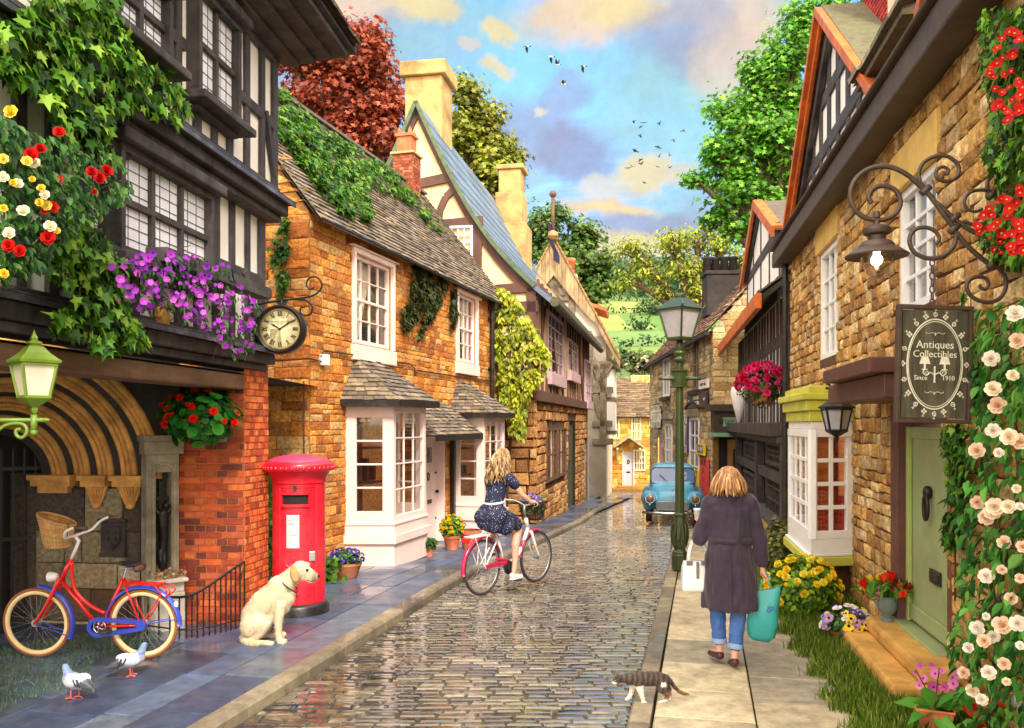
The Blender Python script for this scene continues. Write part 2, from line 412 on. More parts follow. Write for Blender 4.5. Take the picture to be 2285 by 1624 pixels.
M_paleglass=pm('milky lamp glass',S(226,214,196),.3,nscale=5,namt=.15,bump=.1)
M_curtain=pm('net curtain',S(236,226,214),.9,nscale=6,namt=.15,bump=.15,trans=.3)
M_redcurtain=pm('red curtain',S(176,40,34),.9,nscale=6,namt=.25,bump=.2)
M_terra=pm('terracotta',S(200,110,70),.85,nscale=7,namt=.3,bump=.25,stain=S(226,190,160),stscale=3,stamt=.4)
M_soil=pm('potting soil',S(52,38,30),.95,nscale=20,namt=.5,bump=.8)
M_leaf=pm('leaf',(.84,.8,.8),.5,nscale=9,namt=.12,bump=0,trans=.35,spec=.35)
M_petal=pm('petal',(1,1,1),.6,nscale=12,namt=.08,bump=0,trans=.25,spec=.25)
M_grass=pm('grass blade',(1,1,1),.6,nscale=6,namt=.2,bump=0,trans=.3,spec=.3)
M_bark=pm('bark',S(104,84,66),.9,nscale=6,namt=.4,bump=.8,bscale=16,stretch=(2,2,.5))
M_stem=pm('woody stem',S(84,58,44),.85,nscale=12,namt=.4,bump=.3)
M_greenstem=pm('green stem',S(74,110,44),.6,nscale=12,namt=.3,bump=.1)
M_hedge=pm('field',(1,1,1),.95,nscale=.05,namt=.25,bump=0)
M_redpaint=pm('post office red paint',S(222,22,48),.36,nscale=4,namt=.14,bump=.15,bscale=9,coat=.3,stain=S(236,84,100),stscale=1.6,stamt=.45)
M_pinkcap=pm('faded red cap paint',S(206,62,104),.45,nscale=6,namt=.2,bump=.3,bscale=12)
M_blackpaint=pm('black paint',S(34,32,34),.35,nscale=9,namt=.4,bump=.3,stain=S(92,84,72),stscale=6,stamt=.4)
M_paper=pm('notice paper',S(236,232,224),.8,nscale=4,namt=.05,bump=0)
M_ink=pm('black ink',S(28,26,26),.8,namt=.05,bump=0)
M_whiteink=pm('cream sign paint',S(238,232,214),.7,nscale=30,namt=.2,bump=0)
M_lamppaint=pm('dark green gloss',S(50,66,26),.35,nscale=6,namt=.45,bump=.2,coat=.2,stain=S(34,44,22),stscale=4,stamt=.5)
M_lime=pm('lime green lantern paint',S(112,140,44),.4,nscale=5,namt=.25,bump=.15,stain=S(60,120,70),stscale=3,stamt=.5)
M_rubber=pm('tyre rubber',S(58,54,54),.7,nscale=20,namt=.2,bump=.2)
M_brownrubber=pm('brown tyre',S(150,88,52),.7,nscale=20,namt=.2,bump=.2)
M_chrome=pm('chrome',S(206,206,208),.2,metal=1,nscale=6,namt=.1,bump=0,col=False)
M_alu=pm('brushed aluminium',S(190,190,190),.35,metal=.8,nscale=6,namt=.1,bump=0,col=False)
M_creamrim=pm('cream rim',S(238,212,158),.5,namt=.08,bump=.05)
M_bikered=pm('bright red enamel',S(226,28,26),.25,namt=.06,bump=0,coat=.4)
M_bikeblue=pm('royal blue enamel',S(56,74,190),.3,namt=.08,bump=0,coat=.3)
M_bikewhite=pm('white enamel',S(238,236,240),.3,namt=.05,bump=0,coat=.3)
M_crimson=pm('crimson enamel',S(190,26,74),.3,namt=.1,bump=0,coat=.3)
M_leather=pm('brown leather',S(92,58,42),.5,nscale=14,namt=.3,bump=.2)
M_blackleather=pm('black vinyl',S(36,36,42),.4,nscale=14,namt=.3,bump=.15)
M_wicker=pm('wicker',S(216,164,104),.75,nscale=16,namt=.4,bump=.3)
M_fur=pm('animal coat',(1,1,1),.8,nscale=60,namt=.14,bump=.3,bscale=140,bdist=.004,sheen=.2,stretch=(1,1,.35))
M_skin=pm('skin',S(226,172,148),.5,nscale=8,namt=.08,bump=.05,sss=.08)
M_hair=pm('hair',(1,1,1),.45,nscale=30,namt=.3,bump=.5,bscale=60,stretch=(1.6,1.6,.25))
M_cloth=pm('woven cloth',(1,1,1),.85,nscale=10,namt=.16,bump=.25,bscale=90,bdist=.004,sheen=.15)
M_denim=pm('blue denim',S(70,112,186),.85,nscale=16,namt=.22,bump=.3,bscale=120,stain=S(126,160,214),stscale=6,stamt=.4)
M_carpaint=pm('faded sky blue car paint',S(76,158,196),.35,nscale=3,namt=.12,bump=.04,coat=.35,stain=S(122,190,214),stscale=1.6,stamt=.5)
M_carglass=pm('windscreen',S(86,110,160),.08,nscale=2,namt=.35,bump=0,spec=.9)
M_darkwoodsign=pm('old sign boards',S(88,84,68),.8,nscale=5,namt=.55,bump=.5,bscale=20,stretch=(3,.35,1),stain=S(44,42,36),stscale=5,stamt=.6)
M_greendoor=pm('sage green door',S(152,166,118),.5,nscale=2.5,namt=.16,bump=.12,stain=S(118,136,88),stscale=1.8,stamt=.5)
M_limetrim=pm('chartreuse cornice paint',S(204,204,84),.5,nscale=3,namt=.16,bump=.12,stain=S(160,160,60),stscale=2.4,stamt=.4)
M_step=pm('worn golden step stone',S(206,156,76),.85,nscale=5,namt=.3,bump=.4,bscale=22,stain=S(120,92,50),stscale=2.6,stamt=.5)
M_teal=pm('translucent teal plastic',S(70,190,190),.25,nscale=5,namt=.15,bump=.3,bscale=10,trans=.3)
M_bagwhite=pm('white leather',S(238,240,242),.4,nscale=5,namt=.05,bump=.15)
M_bulb=emit('lit bulb',(1,.82,.6),3.0)
# --- camera, sun, sky
cam=bpy.data.cameras.new('camera');camo=bpy.data.objects.new('camera',cam);C.objects.link(camo)
camo.location=(0,0,CH);camo.rotation_euler=(PI/2,0,0)
cam.sensor_width=36;cam.lens=36*FPX/2284;cam.shift_y=(HY-812)/2284;cam.clip_start=.05;cam.clip_end=6000
bpy.context.scene.camera=camo
SUN_EL,SUN_AZ=R(44),R(17)
sl=bpy.data.lights.new('sun','SUN');sl.energy=1.45;sl.angle=R(11);sl.color=(1,.93,.82)
so=bpy.data.objects.new('sun',sl);C.objects.link(so)
sdir=Vector((math.sin(SUN_AZ)*math.cos(SUN_EL),-math.cos(SUN_AZ)*math.cos(SUN_EL),math.sin(SUN_EL)))
so.rotation_euler=sdir.to_track_quat('Z','Y').to_euler();so.location=sdir*30
w=bpy.data.worlds.new('World');bpy.context.scene.world=w;w.use_nodes=True
nt=w.node_tree;N,L=nt.nodes,nt.links
bg=N['Background'];bg.inputs['Strength'].default_value=.15
sky=N.new('ShaderNodeTexSky');sky.sky_type='NISHITA';sky.sun_disc=False;sky.sun_elevation=SUN_EL
sky.sun_rotation=math.atan2(sdir.x,sdir.y);sky.air_density=1.0;sky.dust_density=1.0;sky.ozone_density=1.5
tc=N.new('ShaderNodeTexCoord')
def vm(op,a,b=None,s=None):
 n=N.new('ShaderNodeVectorMath');n.operation=op
 for i,x in enumerate((a,b)):
  if x is None:continue
  if hasattr(x,'is_linked'):L.new(x,n.inputs[i])
  else:n.inputs[i].default_value=x
 if s is not None:
  if hasattr(s,'is_linked'):L.new(s,n.inputs['Scale'])
  else:n.inputs['Scale'].default_value=s
 return n.outputs['Value']if op in('DISTANCE','LENGTH','DOT_PRODUCT')else n.outputs['Vector']
def mathn(op,a,b=0.0):
 n=N.new('ShaderNodeMath');n.operation=op
 for i,x in enumerate((a,b)):
  if hasattr(x,'is_linked'):L.new(x,n.inputs[i])
  else:n.inputs[i].default_value=x
 return n.outputs[0]
def ramp(x,a,b,c=0.0,d=1.0):
 n=N.new('ShaderNodeMapRange');n.interpolation_type='SMOOTHSTEP'
 for k,v in zip(('From Min','From Max','To Min','To Max'),(a,b,c,d)):n.inputs[k].default_value=v
 L.new(x,n.inputs['Value']);return n.outputs['Result']
def wnoise(scale,det=6,rg=.6,off=(0,0,0),st=(1,1,1),dist=0.0):
 mp=N.new('ShaderNodeMapping');mp.inputs['Location'].default_value=off;mp.inputs['Scale'].default_value=st
 L.new(tc.outputs['Generated'],mp.inputs['Vector'])
 n=N.new('ShaderNodeTexNoise');n.inputs['Scale'].default_value=scale;n.inputs['Detail'].default_value=det;n.inputs['Roughness'].default_value=rg;n.inputs['Distortion'].default_value=dist
 L.new(mp.outputs['Vector'],n.inputs['Vector']);return n
def mixc(f,a,b):
 n=N.new('ShaderNodeMix');n.data_type='RGBA'
 if hasattr(f,'is_linked'):L.new(f,n.inputs[0])
 else:n.inputs[0].default_value=f
 for i,x in((6,a),(7,b)):
  if hasattr(x,'is_linked'):L.new(x,n.inputs[i])
  else:n.inputs[i].default_value=(*x,1)
 return n.outputs[2]
K=1/.15
def K3(c,k=1.0):return tuple(v*k for v in c)
SKYK=2.35
skyc=vm('MULTIPLY',sky.outputs[0],(.62,.86,.86))
warp=vm('ADD',tc.outputs['Generated'],vm('SCALE',vm('SUBTRACT',wnoise(9,6,.65).outputs['Color'],(.5,.5,.5)),None,.075))
bank=ramp(wnoise(3.2,8,.62,(3.1,.4,1.7),(1,1,1.5),.6).outputs['Fac'],.44,.6)
c=mixc(mathn('MULTIPLY',bank,.8),skyc,K3(S(176,184,216),SKYK))
teal=ramp(wnoise(4.2,7,.6,(7.7,1.4,2.2),(1,1,1.3),.4).outputs['Fac'],.5,.62)
c=mixc(mathn('MULTIPLY',teal,.6),c,K3(S(168,224,226),SKYK))
def cloud(c,x,y,rx,ry,col,amt=1.0):
 d=px(x,y,1.0)-Vector((0,0,CH));d.normalize()
 q=vm('SUBTRACT',warp,tuple(d));k=FPX
 ln=vm('LENGTH',vm('MULTIPLY',q,(k/rx,k/rx,k/ry)))
 return mixc(mathn('MULTIPLY',ramp(ln,1.25,.55),amt),c,K3(col,SKYK))
warm,peach,pale,lil=S(254,234,176),S(250,224,198),S(248,238,214),S(176,182,214)
for a in((1500,250,160,120,S(176,226,228),.7),(1290,340,90,70,S(164,174,214),.8),(1600,120,120,60,S(170,176,204),.7),(1560,20,120,40,peach,.7),(1250,30,60,34,warm,.9),(780,10,130,50,peach,.9),(945,15,70,36,warm,.9),(1310,40,150,60,peach,.95),(1390,30,100,40,warm,.9),(1110,75,42,22,warm,.9),(1100,152,40,18,warm,.8),(1040,105,26,12,peach,.6),(1180,300,120,90,lil,.75),(1260,200,60,40,lil,.6),(1560,70,150,60,lil,.6),(1345,420,60,26,pale,.7),(1440,392,70,30,warm,.85),(1520,400,40,16,peach,.6),(1350,465,110,22,peach,.95),(1360,462,80,12,warm,.8),(1450,505,130,34,lil,.8),(1640,150,90,100,peach,.7),(1700,40,60,60,peach,.7),(1400,560,150,40,warm,.85),(1400,640,200,60,pale,.95),(700,30,60,30,warm,.6),(1210,240,14,16,pale,.9)):
 c=cloud(c,*a)
back=ramp(mathn('ADD',vm('DOT_PRODUCT',tc.outputs['Generated'],(.05,-.86,.5)),mathn('MULTIPLY',mathn('SUBTRACT',wnoise(4,5,.6).outputs['Fac'],.5),.9)),-.3,.35)  # added bright cloud bank behind the view, unseen, gives warm fill light
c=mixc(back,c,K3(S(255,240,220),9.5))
fine=wnoise(38,5,.7).outputs['Fac']
c=vm('SCALE',c,None,ramp(fine,.3,.7,.93,1.06))
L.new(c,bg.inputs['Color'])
vs_=bpy.context.scene.view_settings
vs_.view_transform='Standard';vs_.look='None';vs_.gamma=1;vs_.exposure=1.5
bpy.context.scene.cycles.use_denoising=True
# --- lane, pavements, kerbs, ground, hill
def poly_x(pts,Y):
 if Y<=pts[0][1]:a,b=pts[0],pts[1]
 elif Y>=pts[-1][1]:a,b=pts[-2],pts[-1]
 else:
  for a,b in zip(pts,pts[1:]):
   if a[1]<=Y<=b[1]:break
 return lerp(a[0],b[0],(Y-a[1])/(b[1]-a[1]))
KL=[(-2.55,3.1),(-1.93,5.8),(-.8,10.7),(1.83,22),(3.3,30),(4.2,38),(4.3,46)]
KR=[(.2,3.1),(.79,5.8),(1.9,10.7),(2.72,14.5),(3.3,17.6),(3.9,19.0),(4.9,20.0),(5.3,24),(5.75,32),(6.3,40),(8.5,46)]
GE=[(2.02,4.0),(2.25,5.6),(2.38,6.2),(2.75,8.7),(3.2,11.2),(3.95,13.8)]
ROAD_DROP=.085
M_sett=wet('wet granite setts',(1,1,1),.45,.03,scale=.8,lo=.24,hi=.46,darken=.5,bump=.6,nscale=12,bscale=30)
M_joint=wet('mossy joints',S(70,66,40),.9,.35,scale=.8,lo=.4,hi=.6,bump=.6)
M_slab=wet('blue grey wet slabs',(1,1,1),.5,.14,scale=.8,lo=.42,hi=.66,darken=.7,bump=.4,nscale=6,bscale=34,stain=S(150,152,156),stscale=1.6,stamt=.3,coat=.3)
M_flag=wet('buff flagstones',(1,1,1),.8,.35,scale=.5,lo=.5,hi=.75,darken=.8,bump=.5,nscale=7,bscale=36,stain=S(112,104,92),stscale=2.6,stamt=.6)
M_kerb=wet('kerb stone',(1,1,1),.8,.4,scale=.7,lo=.45,hi=.7,darken=.7,bump=.5,nscale=7,bscale=30,stain=S(96,84,62),stscale=2.6,stamt=.5)
def sett(mb,x0,x1,y0,y1,zf,h,b,col,jz):
 j=lambda:U(-.008,.008)
 c=[(x0+j(),y0+j()),(x1+j(),y0+j()),(x1+j(),y1+j()),(x0+j(),y1+j())]
 mx,my=(x0+x1)/2,(y0+y1)/2
 def ring(ins,dz):
  out=[]
  for px_,py_ in c:
   qx=px_+(ins if px_<mx else-ins);qy=py_+(ins if py_<my else-ins)
   out.append((qx,qy,zf(qx,qy)+dz))
  return out
 vs=ring(0,-.03)+ring(.002,h*.45+jz)+ring(b,h+jz)
 vs.append((mx,my,zf(mx,my)+h*1.05+jz))
 fs=[(i,(i+1)%4,4+(i+1)%4,4+i)for i in range(4)]+[(4+i,4+(i+1)%4,8+(i+1)%4,8+i)for i in range(4)]+[(8+i,8+(i+1)%4,12)for i in range(4)]
 mb.add(vs,fs,col,0)
road=MB()
zr=lambda x,y:gz(y)-ROAD_DROP-.012
SETT=[S(128,118,104),S(150,140,122),S(104,98,96),S(118,106,96),S(166,154,134),S(92,86,88),S(138,124,104)]
Y=3.2
while Y<45.5:
 hgt=(.088 if Y<20 else .15)*U(.88,1.15)
 xl,xr=poly_x(KL,Y)+.01,poly_x(KR,Y)-.01
 x=xl-U(0,.12)
 while x<xr:
  l=(U(.15,.30)if Y<20 else U(.2,.4))
  a,b_=max(x,xl),min(x+l,xr)
  if b_-a>.04:
   k=U(.6,1.12);c=rnd.choice(SETT)
   bow=lambda X,t=((xl+xr)/2):.05*((X-t)/1.4)**2
   yo=-bow((a+b_)/2)
   sett(road,a+.006,b_-.006,Y+yo+.006,Y+yo+hgt-.006,zr,.018,.014,tuple(v*k for v in c),U(-.004,.006))
  x+=l
 Y+=hgt
n=60
ys=[3+i*(46-3)/n for i in range(n+1)]
road.add([p for y in ys for p in((poly_x(KL,y)-.05,y,zr(0,y)+.004),(poly_x(KR,y)+.05,y,zr(0,y)+.004))],[(2*i,2*i+1,2*i+3,2*i+2)for i in range(n)],(1,1,1),1)
o=road.build('road',[M_sett,M_joint],None);tag(o,kind='structure')
def kerb(pts,side,name):
 mb=MB();Ls=0
 P_=[]
 for a,b in zip(pts,pts[1:]):
  m=max(2,int((b[1]-a[1])/.05))
  P_+=[(lerp(a[0],b[0],i/m),lerp(a[1],b[1],i/m))for i in range(m)]
 i=0
 while i<len(P_)-3:
  L_=U(.55,1.0);j=i+1;d=0
  while j<len(P_)-1 and d<L_:d+=math.dist(P_[j],P_[j-1]);j+=1
  a,b=Vector((*P_[i],0)),Vector((*P_[j-1],0))
  if(b-a).length>.15:
   t=(b-a).normalized();nrm=Vector((-t.y,t.x,0))*side
   a2,b2=a+t*.006,b-t*.006
   W=.15
   k=U(.75,1.1);col=tuple(v*k for v in rnd.choice([S(150,138,114),S(134,122,102),S(120,110,96)]))
   dz=U(-.004,.004)
   q=[a2,b2,b2+nrm*W,a2+nrm*W]
   top=[p+(nrm*.018 if m_<2 else Vector())+t*(.006 if m_ in(0,3)else-.006)+Vector((0,0,gz(p.y)+.012+dz))for m_,p in enumerate(q)]
   mid=[p+Vector((0,0,gz(p.y)-.014+dz))for p in q]
   bot=[p+Vector((0,0,gz(p.y)-.2))for p in q]
   vs=bot+mid+top
   fs=[(m_,(m_+1)%4,4+(m_+1)%4,4+m_)for m_ in range(4)]+[(4+m_,4+(m_+1)%4,8+(m_+1)%4,8+m_)for m_ in range(4)]+[(8,9,10,11)]
   if side<0:fs=[f[::-1]for f in fs]
   mb.add(vs,fs,col)
  i=j-1
 o=mb.build(name,M_kerb);tag(o,kind='structure');return o
kerb(KL,1,'kerb');kerb(KR,-1,'kerb')
def slabs(name,mat,origin,d,s0,s1,t0,t1,sl,tw,inside,cols,zoff=0.0,jointcol=(.1,.1,.1)):
 mb=MB();d=Vector((d[0],d[1],0)).normalized();nr=Vector((d.y,-d.x,0));o=Vector((*origin,0))
 t=t0
 while t<t1:
  w_=min(U(*tw),t1-t);s=s0-U(0,sl[1])
  while s<s1:
   l=U(*sl);c=o+d*(s+l/2)+nr*(t+w_/2)
   if inside(c.x,c.y):
    k=U(.82,1.06);col=tuple(v*k for v in rnd.choice(cols));g=.006;dz=U(-.003,.003)
    q=[o+d*(s+a)+nr*(t+b)for a,b in((g,g),(l-g,g),(l-g,w_-g),(g,w_-g))]
    cen=sum(q,Vector())/4
    low=[Vector((p.x,p.y,gz(p.y)-.02))for p in q];top=[p+(cen-p).normalized()*.012 for p in q];top=[Vector((p.x,p.y,gz(p.y)+dz))for p in top]
    mid=[Vector((p.x,p.y,gz(p.y)-.008+dz))for p in q]
    mb.add(low+mid+top,[(m_,4+m_,4+(m_+1)%4,(m_+1)%4)for m_ in range(4)]+[(4+m_,8+m_,8+(m_+1)%4,4+(m_+1)%4)for m_ in range(4)]+[(11,10,9,8)],col)
   s+=l
  t+=w_
 o_=mb.build(name,mat);tag(o_,kind='structure');return o_
slabs('pavement',M_slab,(-1.93-.16,5.8),(.232,1),-4,34,-8.0,-.43,(.75,1.1),(.52,.6),lambda x,y:x<poly_x(KL,y)-.2 and x>poly_x(KL,y)-(6.5 if y<9.2 else 3.2)and y>2.6,[S(78,94,124),S(88,104,132),S(68,82,110),S(98,110,128),S(60,72,96)])
slabs('pavement',M_slab,(-1.93-.16,5.8),(.232,1),-4,33,-.43,.0,(.75,1.1),(.42,.44),lambda x,y:y>2.6,[S(76,92,120),S(68,80,106),S(92,104,122)])
slabs('pavement',M_flag,(.79+.17,5.8),(.224,1),-3,14,0,4.2,(.55,.8),(.62,.8),lambda x,y:3.0<y<19 and x<poly_x(GE,y)+(.35 if y<13 else 3),[S(184,170,142),S(168,156,132),S(198,184,152),S(156,146,128)])
slabs('pavement',M_flag,(5.1,19.5),(.1,1),0,26,.35,2.2,(.5,.8),(.5,.7),lambda x,y:True,[S(150,140,120),S(168,156,132)])
def hill_z(x,y):
 b=gz(min(max(y,0),50))
 if y<62:return b
 t=(y-62)/260
 h=47*(t if t<1 else 1+(t-1)*.1)**1.15
 h*=1+.22*math.sin(x*.011+1.3)+.1*math.sin(x*.027)
 return b+h*(1 if t<1.2 else max(.2,1-(t-1.2)*.4))+1.2*noise.noise(Vector((x*.03,y*.03,2)))
bands=[62,78,94,112,132,154,178,206,236,270,310,350]
def field_col(x,y):
 yy=y+9*math.sin(x*.045)+5*math.sin(x*.11+2)
 i=sum(yy>b for b in bands);j=math.floor((x+14*i+yy*.25)/(15+4*i))
 r_=random.Random(i*31+j*7)
 g=r_.choice([S(150,186,84),S(122,168,72),S(176,196,96),S(104,152,70),S(136,176,92)])
 return tuple(v*.46 for v in g)
xs=[-1600,-900,-500,-300]+list(range(-200,301,5))+[360,450,700,1100,1700]
yy_=[-1600,-600,-200,-60,0,10,11,12,15,20,30,40,46,50,54,58,62]+list(range(66,380,5))+[400,460,600,1000,1800]
gr=MB()
V_=[(x,y,(hill_z(x,y)if y>0 else 0)-.16)for y in yy_ for x in xs]
F_,C_=[],[]
for j in range(len(yy_)-1):
 for i in range(len(xs)-1):
  k=j*len(xs)+i
  F_.append((k,k+1,k+1+len(xs),k+len(xs)))
  cx_,cy_=(xs[i]+xs[i+1])/2,(yy_[j]+yy_[j+1])/2
  C_.append(field_col(cx_,cy_)if cy_>55 else S(96,104,70))
gr.v,gr.f,gr.c,gr.m=V_,F_,C_,[0]*len(F_)
tag(gr.build('ground',M_hedge,None,smooth=True),kind='structure')
hp,hn,hs,hc=[],[],[],[]
def clump(x,y,r_,h,n,cols,sz):
 z0=hill_z(x,y)-.2
 for _ in range(n):
  d=Vector((rnd.gauss(0,1),rnd.gauss(0,1),rnd.gauss(0,1))).normalized()*U(.5,1)**.4
  hp.append((x+d.x*r_,y+d.y*r_,z0+h*.5+d.z*h*.5));hn.append((d.x,d.y,d.z+.4));hs.append(sz*U(.6,1.3));hc.append(tuple(v*U(.7,1.2)for v in rnd.choice(cols)))
HG=[S(44,78,36),S(58,96,42),S(38,66,36),S(72,108,50)]
for b_i,b_ in enumerate(bands[1:-1]):
 x=-30.0
 while x<130:
  y=b_-9*math.sin(x*.045)-5*math.sin(x*.11+2)
  if rnd.random()<.86:clump(x,y,U(1.2,2.0),U(1.4,2.8),26,HG,.5)
  if rnd.random()<.05:clump(x,y,U(1.6,2.8),U(3,6),150,HG,.6)
  x+=U(1.6,2.4)
for _ in range(26):
 x,y=U(22,60),U(236,300)
 clump(x,y,U(3,6),U(6,11),170,[S(84,122,84),S(98,134,92),S(76,112,74)],1.3)
o=scatter('hedgerows',M_leaf,None,[scatter_arrays(quad_t(),hp,hn,hs,hc)]);tag(o,'dark green hedgerows and far copses crossing the hill fields','hedgerows',kind='stuff')
def grass(name,poly_in,bounds,n,h,cols,label):
 P_,N_=[],[]
 while len(P_)<n:
  x,y=U(bounds[0],bounds[1]),U(bounds[2],bounds[3])
  if poly_in(x,y):P_.append((x,y,gz(y)-.005));N_.append((U(-.6,.6),U(-.6,.6),.35))
 sz=NR.uniform(h*.5,h*1.3,n)
 o=scatter(name,M_grass,None,[scatter_arrays(blade_t(),P_,[(math.cos(a),math.sin(a),U(-.1,.5))for a in NR.uniform(0,6.3,n)],sz,pal(n,*cols),down=(0,0,1))])
 tag(o,label,'grass',kind='stuff');return o
def wallR(y):return 2.145+.176*y
GC=[S(112,150,40),S(140,168,56),S(88,126,34),S(164,180,80),S(104,118,44)]
def inR(x,y):
 e=poly_x(GE,y)+.07*math.sin(y*9)+.05*math.sin(y*23)
 return e-.1*rnd.random()**2<x<wallR(y)and not(6.25<y<7.95 and x>wallR(y)-.5)
grass('grass',inR,(1.9,4.6,4.3,13.8),36000,.09,GC,'bright green grass verge between the buff flagstones and the ironstone house')
def inL(x,y):return x<lerp(-3.45,-3.35,(y-5.6)/3)+.12*math.sin(y*5)and y<9.1 and y-7.4<.85*(x+4.4)+.35
grass('grass',inL,(-5.4,-3.2,4.6,8.6),16000,.035,[S(96,136,84),S(120,150,110),S(70,110,80),S(150,170,140)],'short mossy green grass strip at the foot of the archway wall')
verge=MB();vy=[4.0+i*.5 for i in range(21)]
verge.add([p for y in vy for p in((poly_x(GE,y)+.02,y,gz(y)+.003),(wallR(y),y,gz(y)+.006))],[(2*i,2*i+1,2*i+3,2*i+2)for i in range(20)],S(96,120,50))
tag(verge.build('verge_soil',M_soil),kind='structure')
# --- masonry, roofs, windows
def free(u0,u1,v0,v1,holes):
 iv=[(u0,u1)]
 for h in holes:
  if h[3]>v0+.004 and h[2]<v1-.004:
   nxt=[]
   for a,b in iv:
    if h[1]<=a or h[0]>=b:nxt.append((a,b));continue
    if h[0]>a:nxt.append((a,h[0]))
    if h[1]<b:nxt.append((h[1],b))
   iv=nxt
 return iv
def panel(mb,u0,u1,v0,v1,w,holes,top=None,col=None,mi=None):
 us=sorted({u0,u1}|{min(max(h[i],u0),u1)for h in holes for i in(0,1)})
 vs=sorted({v0,v1}|{min(max(h[i],v0),v1)for h in holes for i in(2,3)})
 for a,b in zip(us,us[1:]):
  for c,d in zip(vs,vs[1:]):
   m,k=(a+b)/2,(c+d)/2
   if b-a>1e-4 and d-c>1e-4 and not any(h[0]<m<h[1]and h[2]<k<h[3]for h in holes):
    mb.add([(a,c,w),(b,c,w),(b,d,w),(a,d,w)],[(0,1,2,3)],col,mi)
def reveal(mb,h,w0,w1,col=None):
 a,b,c,d=h
 mb.add([(a,c,w0),(b,c,w0),(b,d,w0),(a,d,w0),(a,c,w1),(b,c,w1),(b,d,w1),(a,d,w1)],[(0,1,5,4)[::-1],(1,2,6,5)[::-1],(2,3,7,6)[::-1],(3,0,4,7)[::-1]],col)
def stones(mb,u0,u1,v0,v1,holes,ch,ln,depth,cols,gap=.008,jit=.012,var=(.74,1.12),top=None,pillow=.25,w=0.0,mi=0,bot=None):
 v=v0
 while v<v1-.01:
  h=min(U(*ch),v1-v)
  if v1-v-h<ch[0]*.5:h=v1-v
  for a,b in free(u0,u1,v,v+h,holes):
   u=a
   while u<b-1e-3:
    l=U(*ln)
    if b-u-l<ln[0]*.6:l=b-u
    x0,x1,y0,y1=u+gap/2,u+l-gap/2,v+gap/2,v+h-gap/2
    u+=l
    if x1-x0<.01:continue
    lim=(lambda x:1e9)if top is None else top
    t0,t1=min(y1,lim(x0)),min(y1,lim(x1))
    if max(t0,t1)<y0+.015:continue
    t0,t1=max(t0,y0+.004),max(t1,y0+.004)
    j=lambda:U(-jit,jit)*min(1,(x1-x0)/.1)
    q=[(x0+j(),y0+j()),(x1+j(),y0+j()),(x1+j(),t1+j()),(x0+j(),t0+j())]
    cx,cy=sum(p[0]for p in q)/4,sum(p[1]for p in q)/4
    dp=depth*U(.45,1.2);ins=min(.02,(x1-x0)*.2,h*.22)
    rg=lambda t,z:[(p[0]+(cx-p[0])*t,p[1]+(cy-p[1])*t,w+z)for p in q]
    t=ins/max(.02,min(x1-x0,h)/2)
    r0,r1,r2=rg(0,-.01),rg(.02,dp*.55),rg(t,dp*U(.85,1.05))
    r2=[(p[0],p[1],p[2]+U(-.2,.2)*dp)for p in r2]
    k=U(*var);c=tuple(x*k for x in rnd.choice(cols))
    mb.add(r0+r1+r2+[(cx+j(),cy+j(),w+dp*(1+.3*pillow))],[(i,(i+1)%4,4+(i+1)%4,4+i)for i in range(4)]+[(4+i,4+(i+1)%4,8+(i+1)%4,8+i)for i in range(4)]+[(8+i,8+(i+1)%4,12)for i in range(4)],c,mi)
  v+=h
def bricks(mb,u0,u1,v0,v1,holes,cols,L_=.215,H=.068,depth=.008,gap=.011,var=(.7,1.15),top=None,w=0.0,mi=0):
 v=v0;r_=0
 while v<v1-.005:
  h=min(H,v1-v);r_+=1
  for a,b in free(u0,u1,v,v+h,holes):
   u=a;k_=0
   while u<b-.004:
    l=(L_ if(r_%2)else L_/2)if True else L_
    if k_==0 and r_%2==0:l=L_*.28
    l=min(l*U(.95,1.05),b-u);k_+=1
    x0,x1,y0,y1=u+gap/2,u+l-gap/2,v+gap/2,v+h-gap/2
    u+=l
    if x1-x0<.006 or(top and y1>top((x0+x1)/2)):continue
    k=U(*var);c=tuple(x*k for x in rnd.choice(cols));d=depth*U(.7,1.3);e=.003
    mb.add([(x0,y0,w-.005),(x1,y0,w-.005),(x1,y1,w-.005),(x0,y1,w-.005),(x0+e,y0+e,w+d),(x1-e,y0+e,w+d),(x1-e,y1-e,w+d),(x0+e,y1-e,w+d)],[(4,5,6,7),(0,1,5,4),(1,2,6,5),(2,3,7,6),(3,0,4,7)],c,mi)
  v+=h
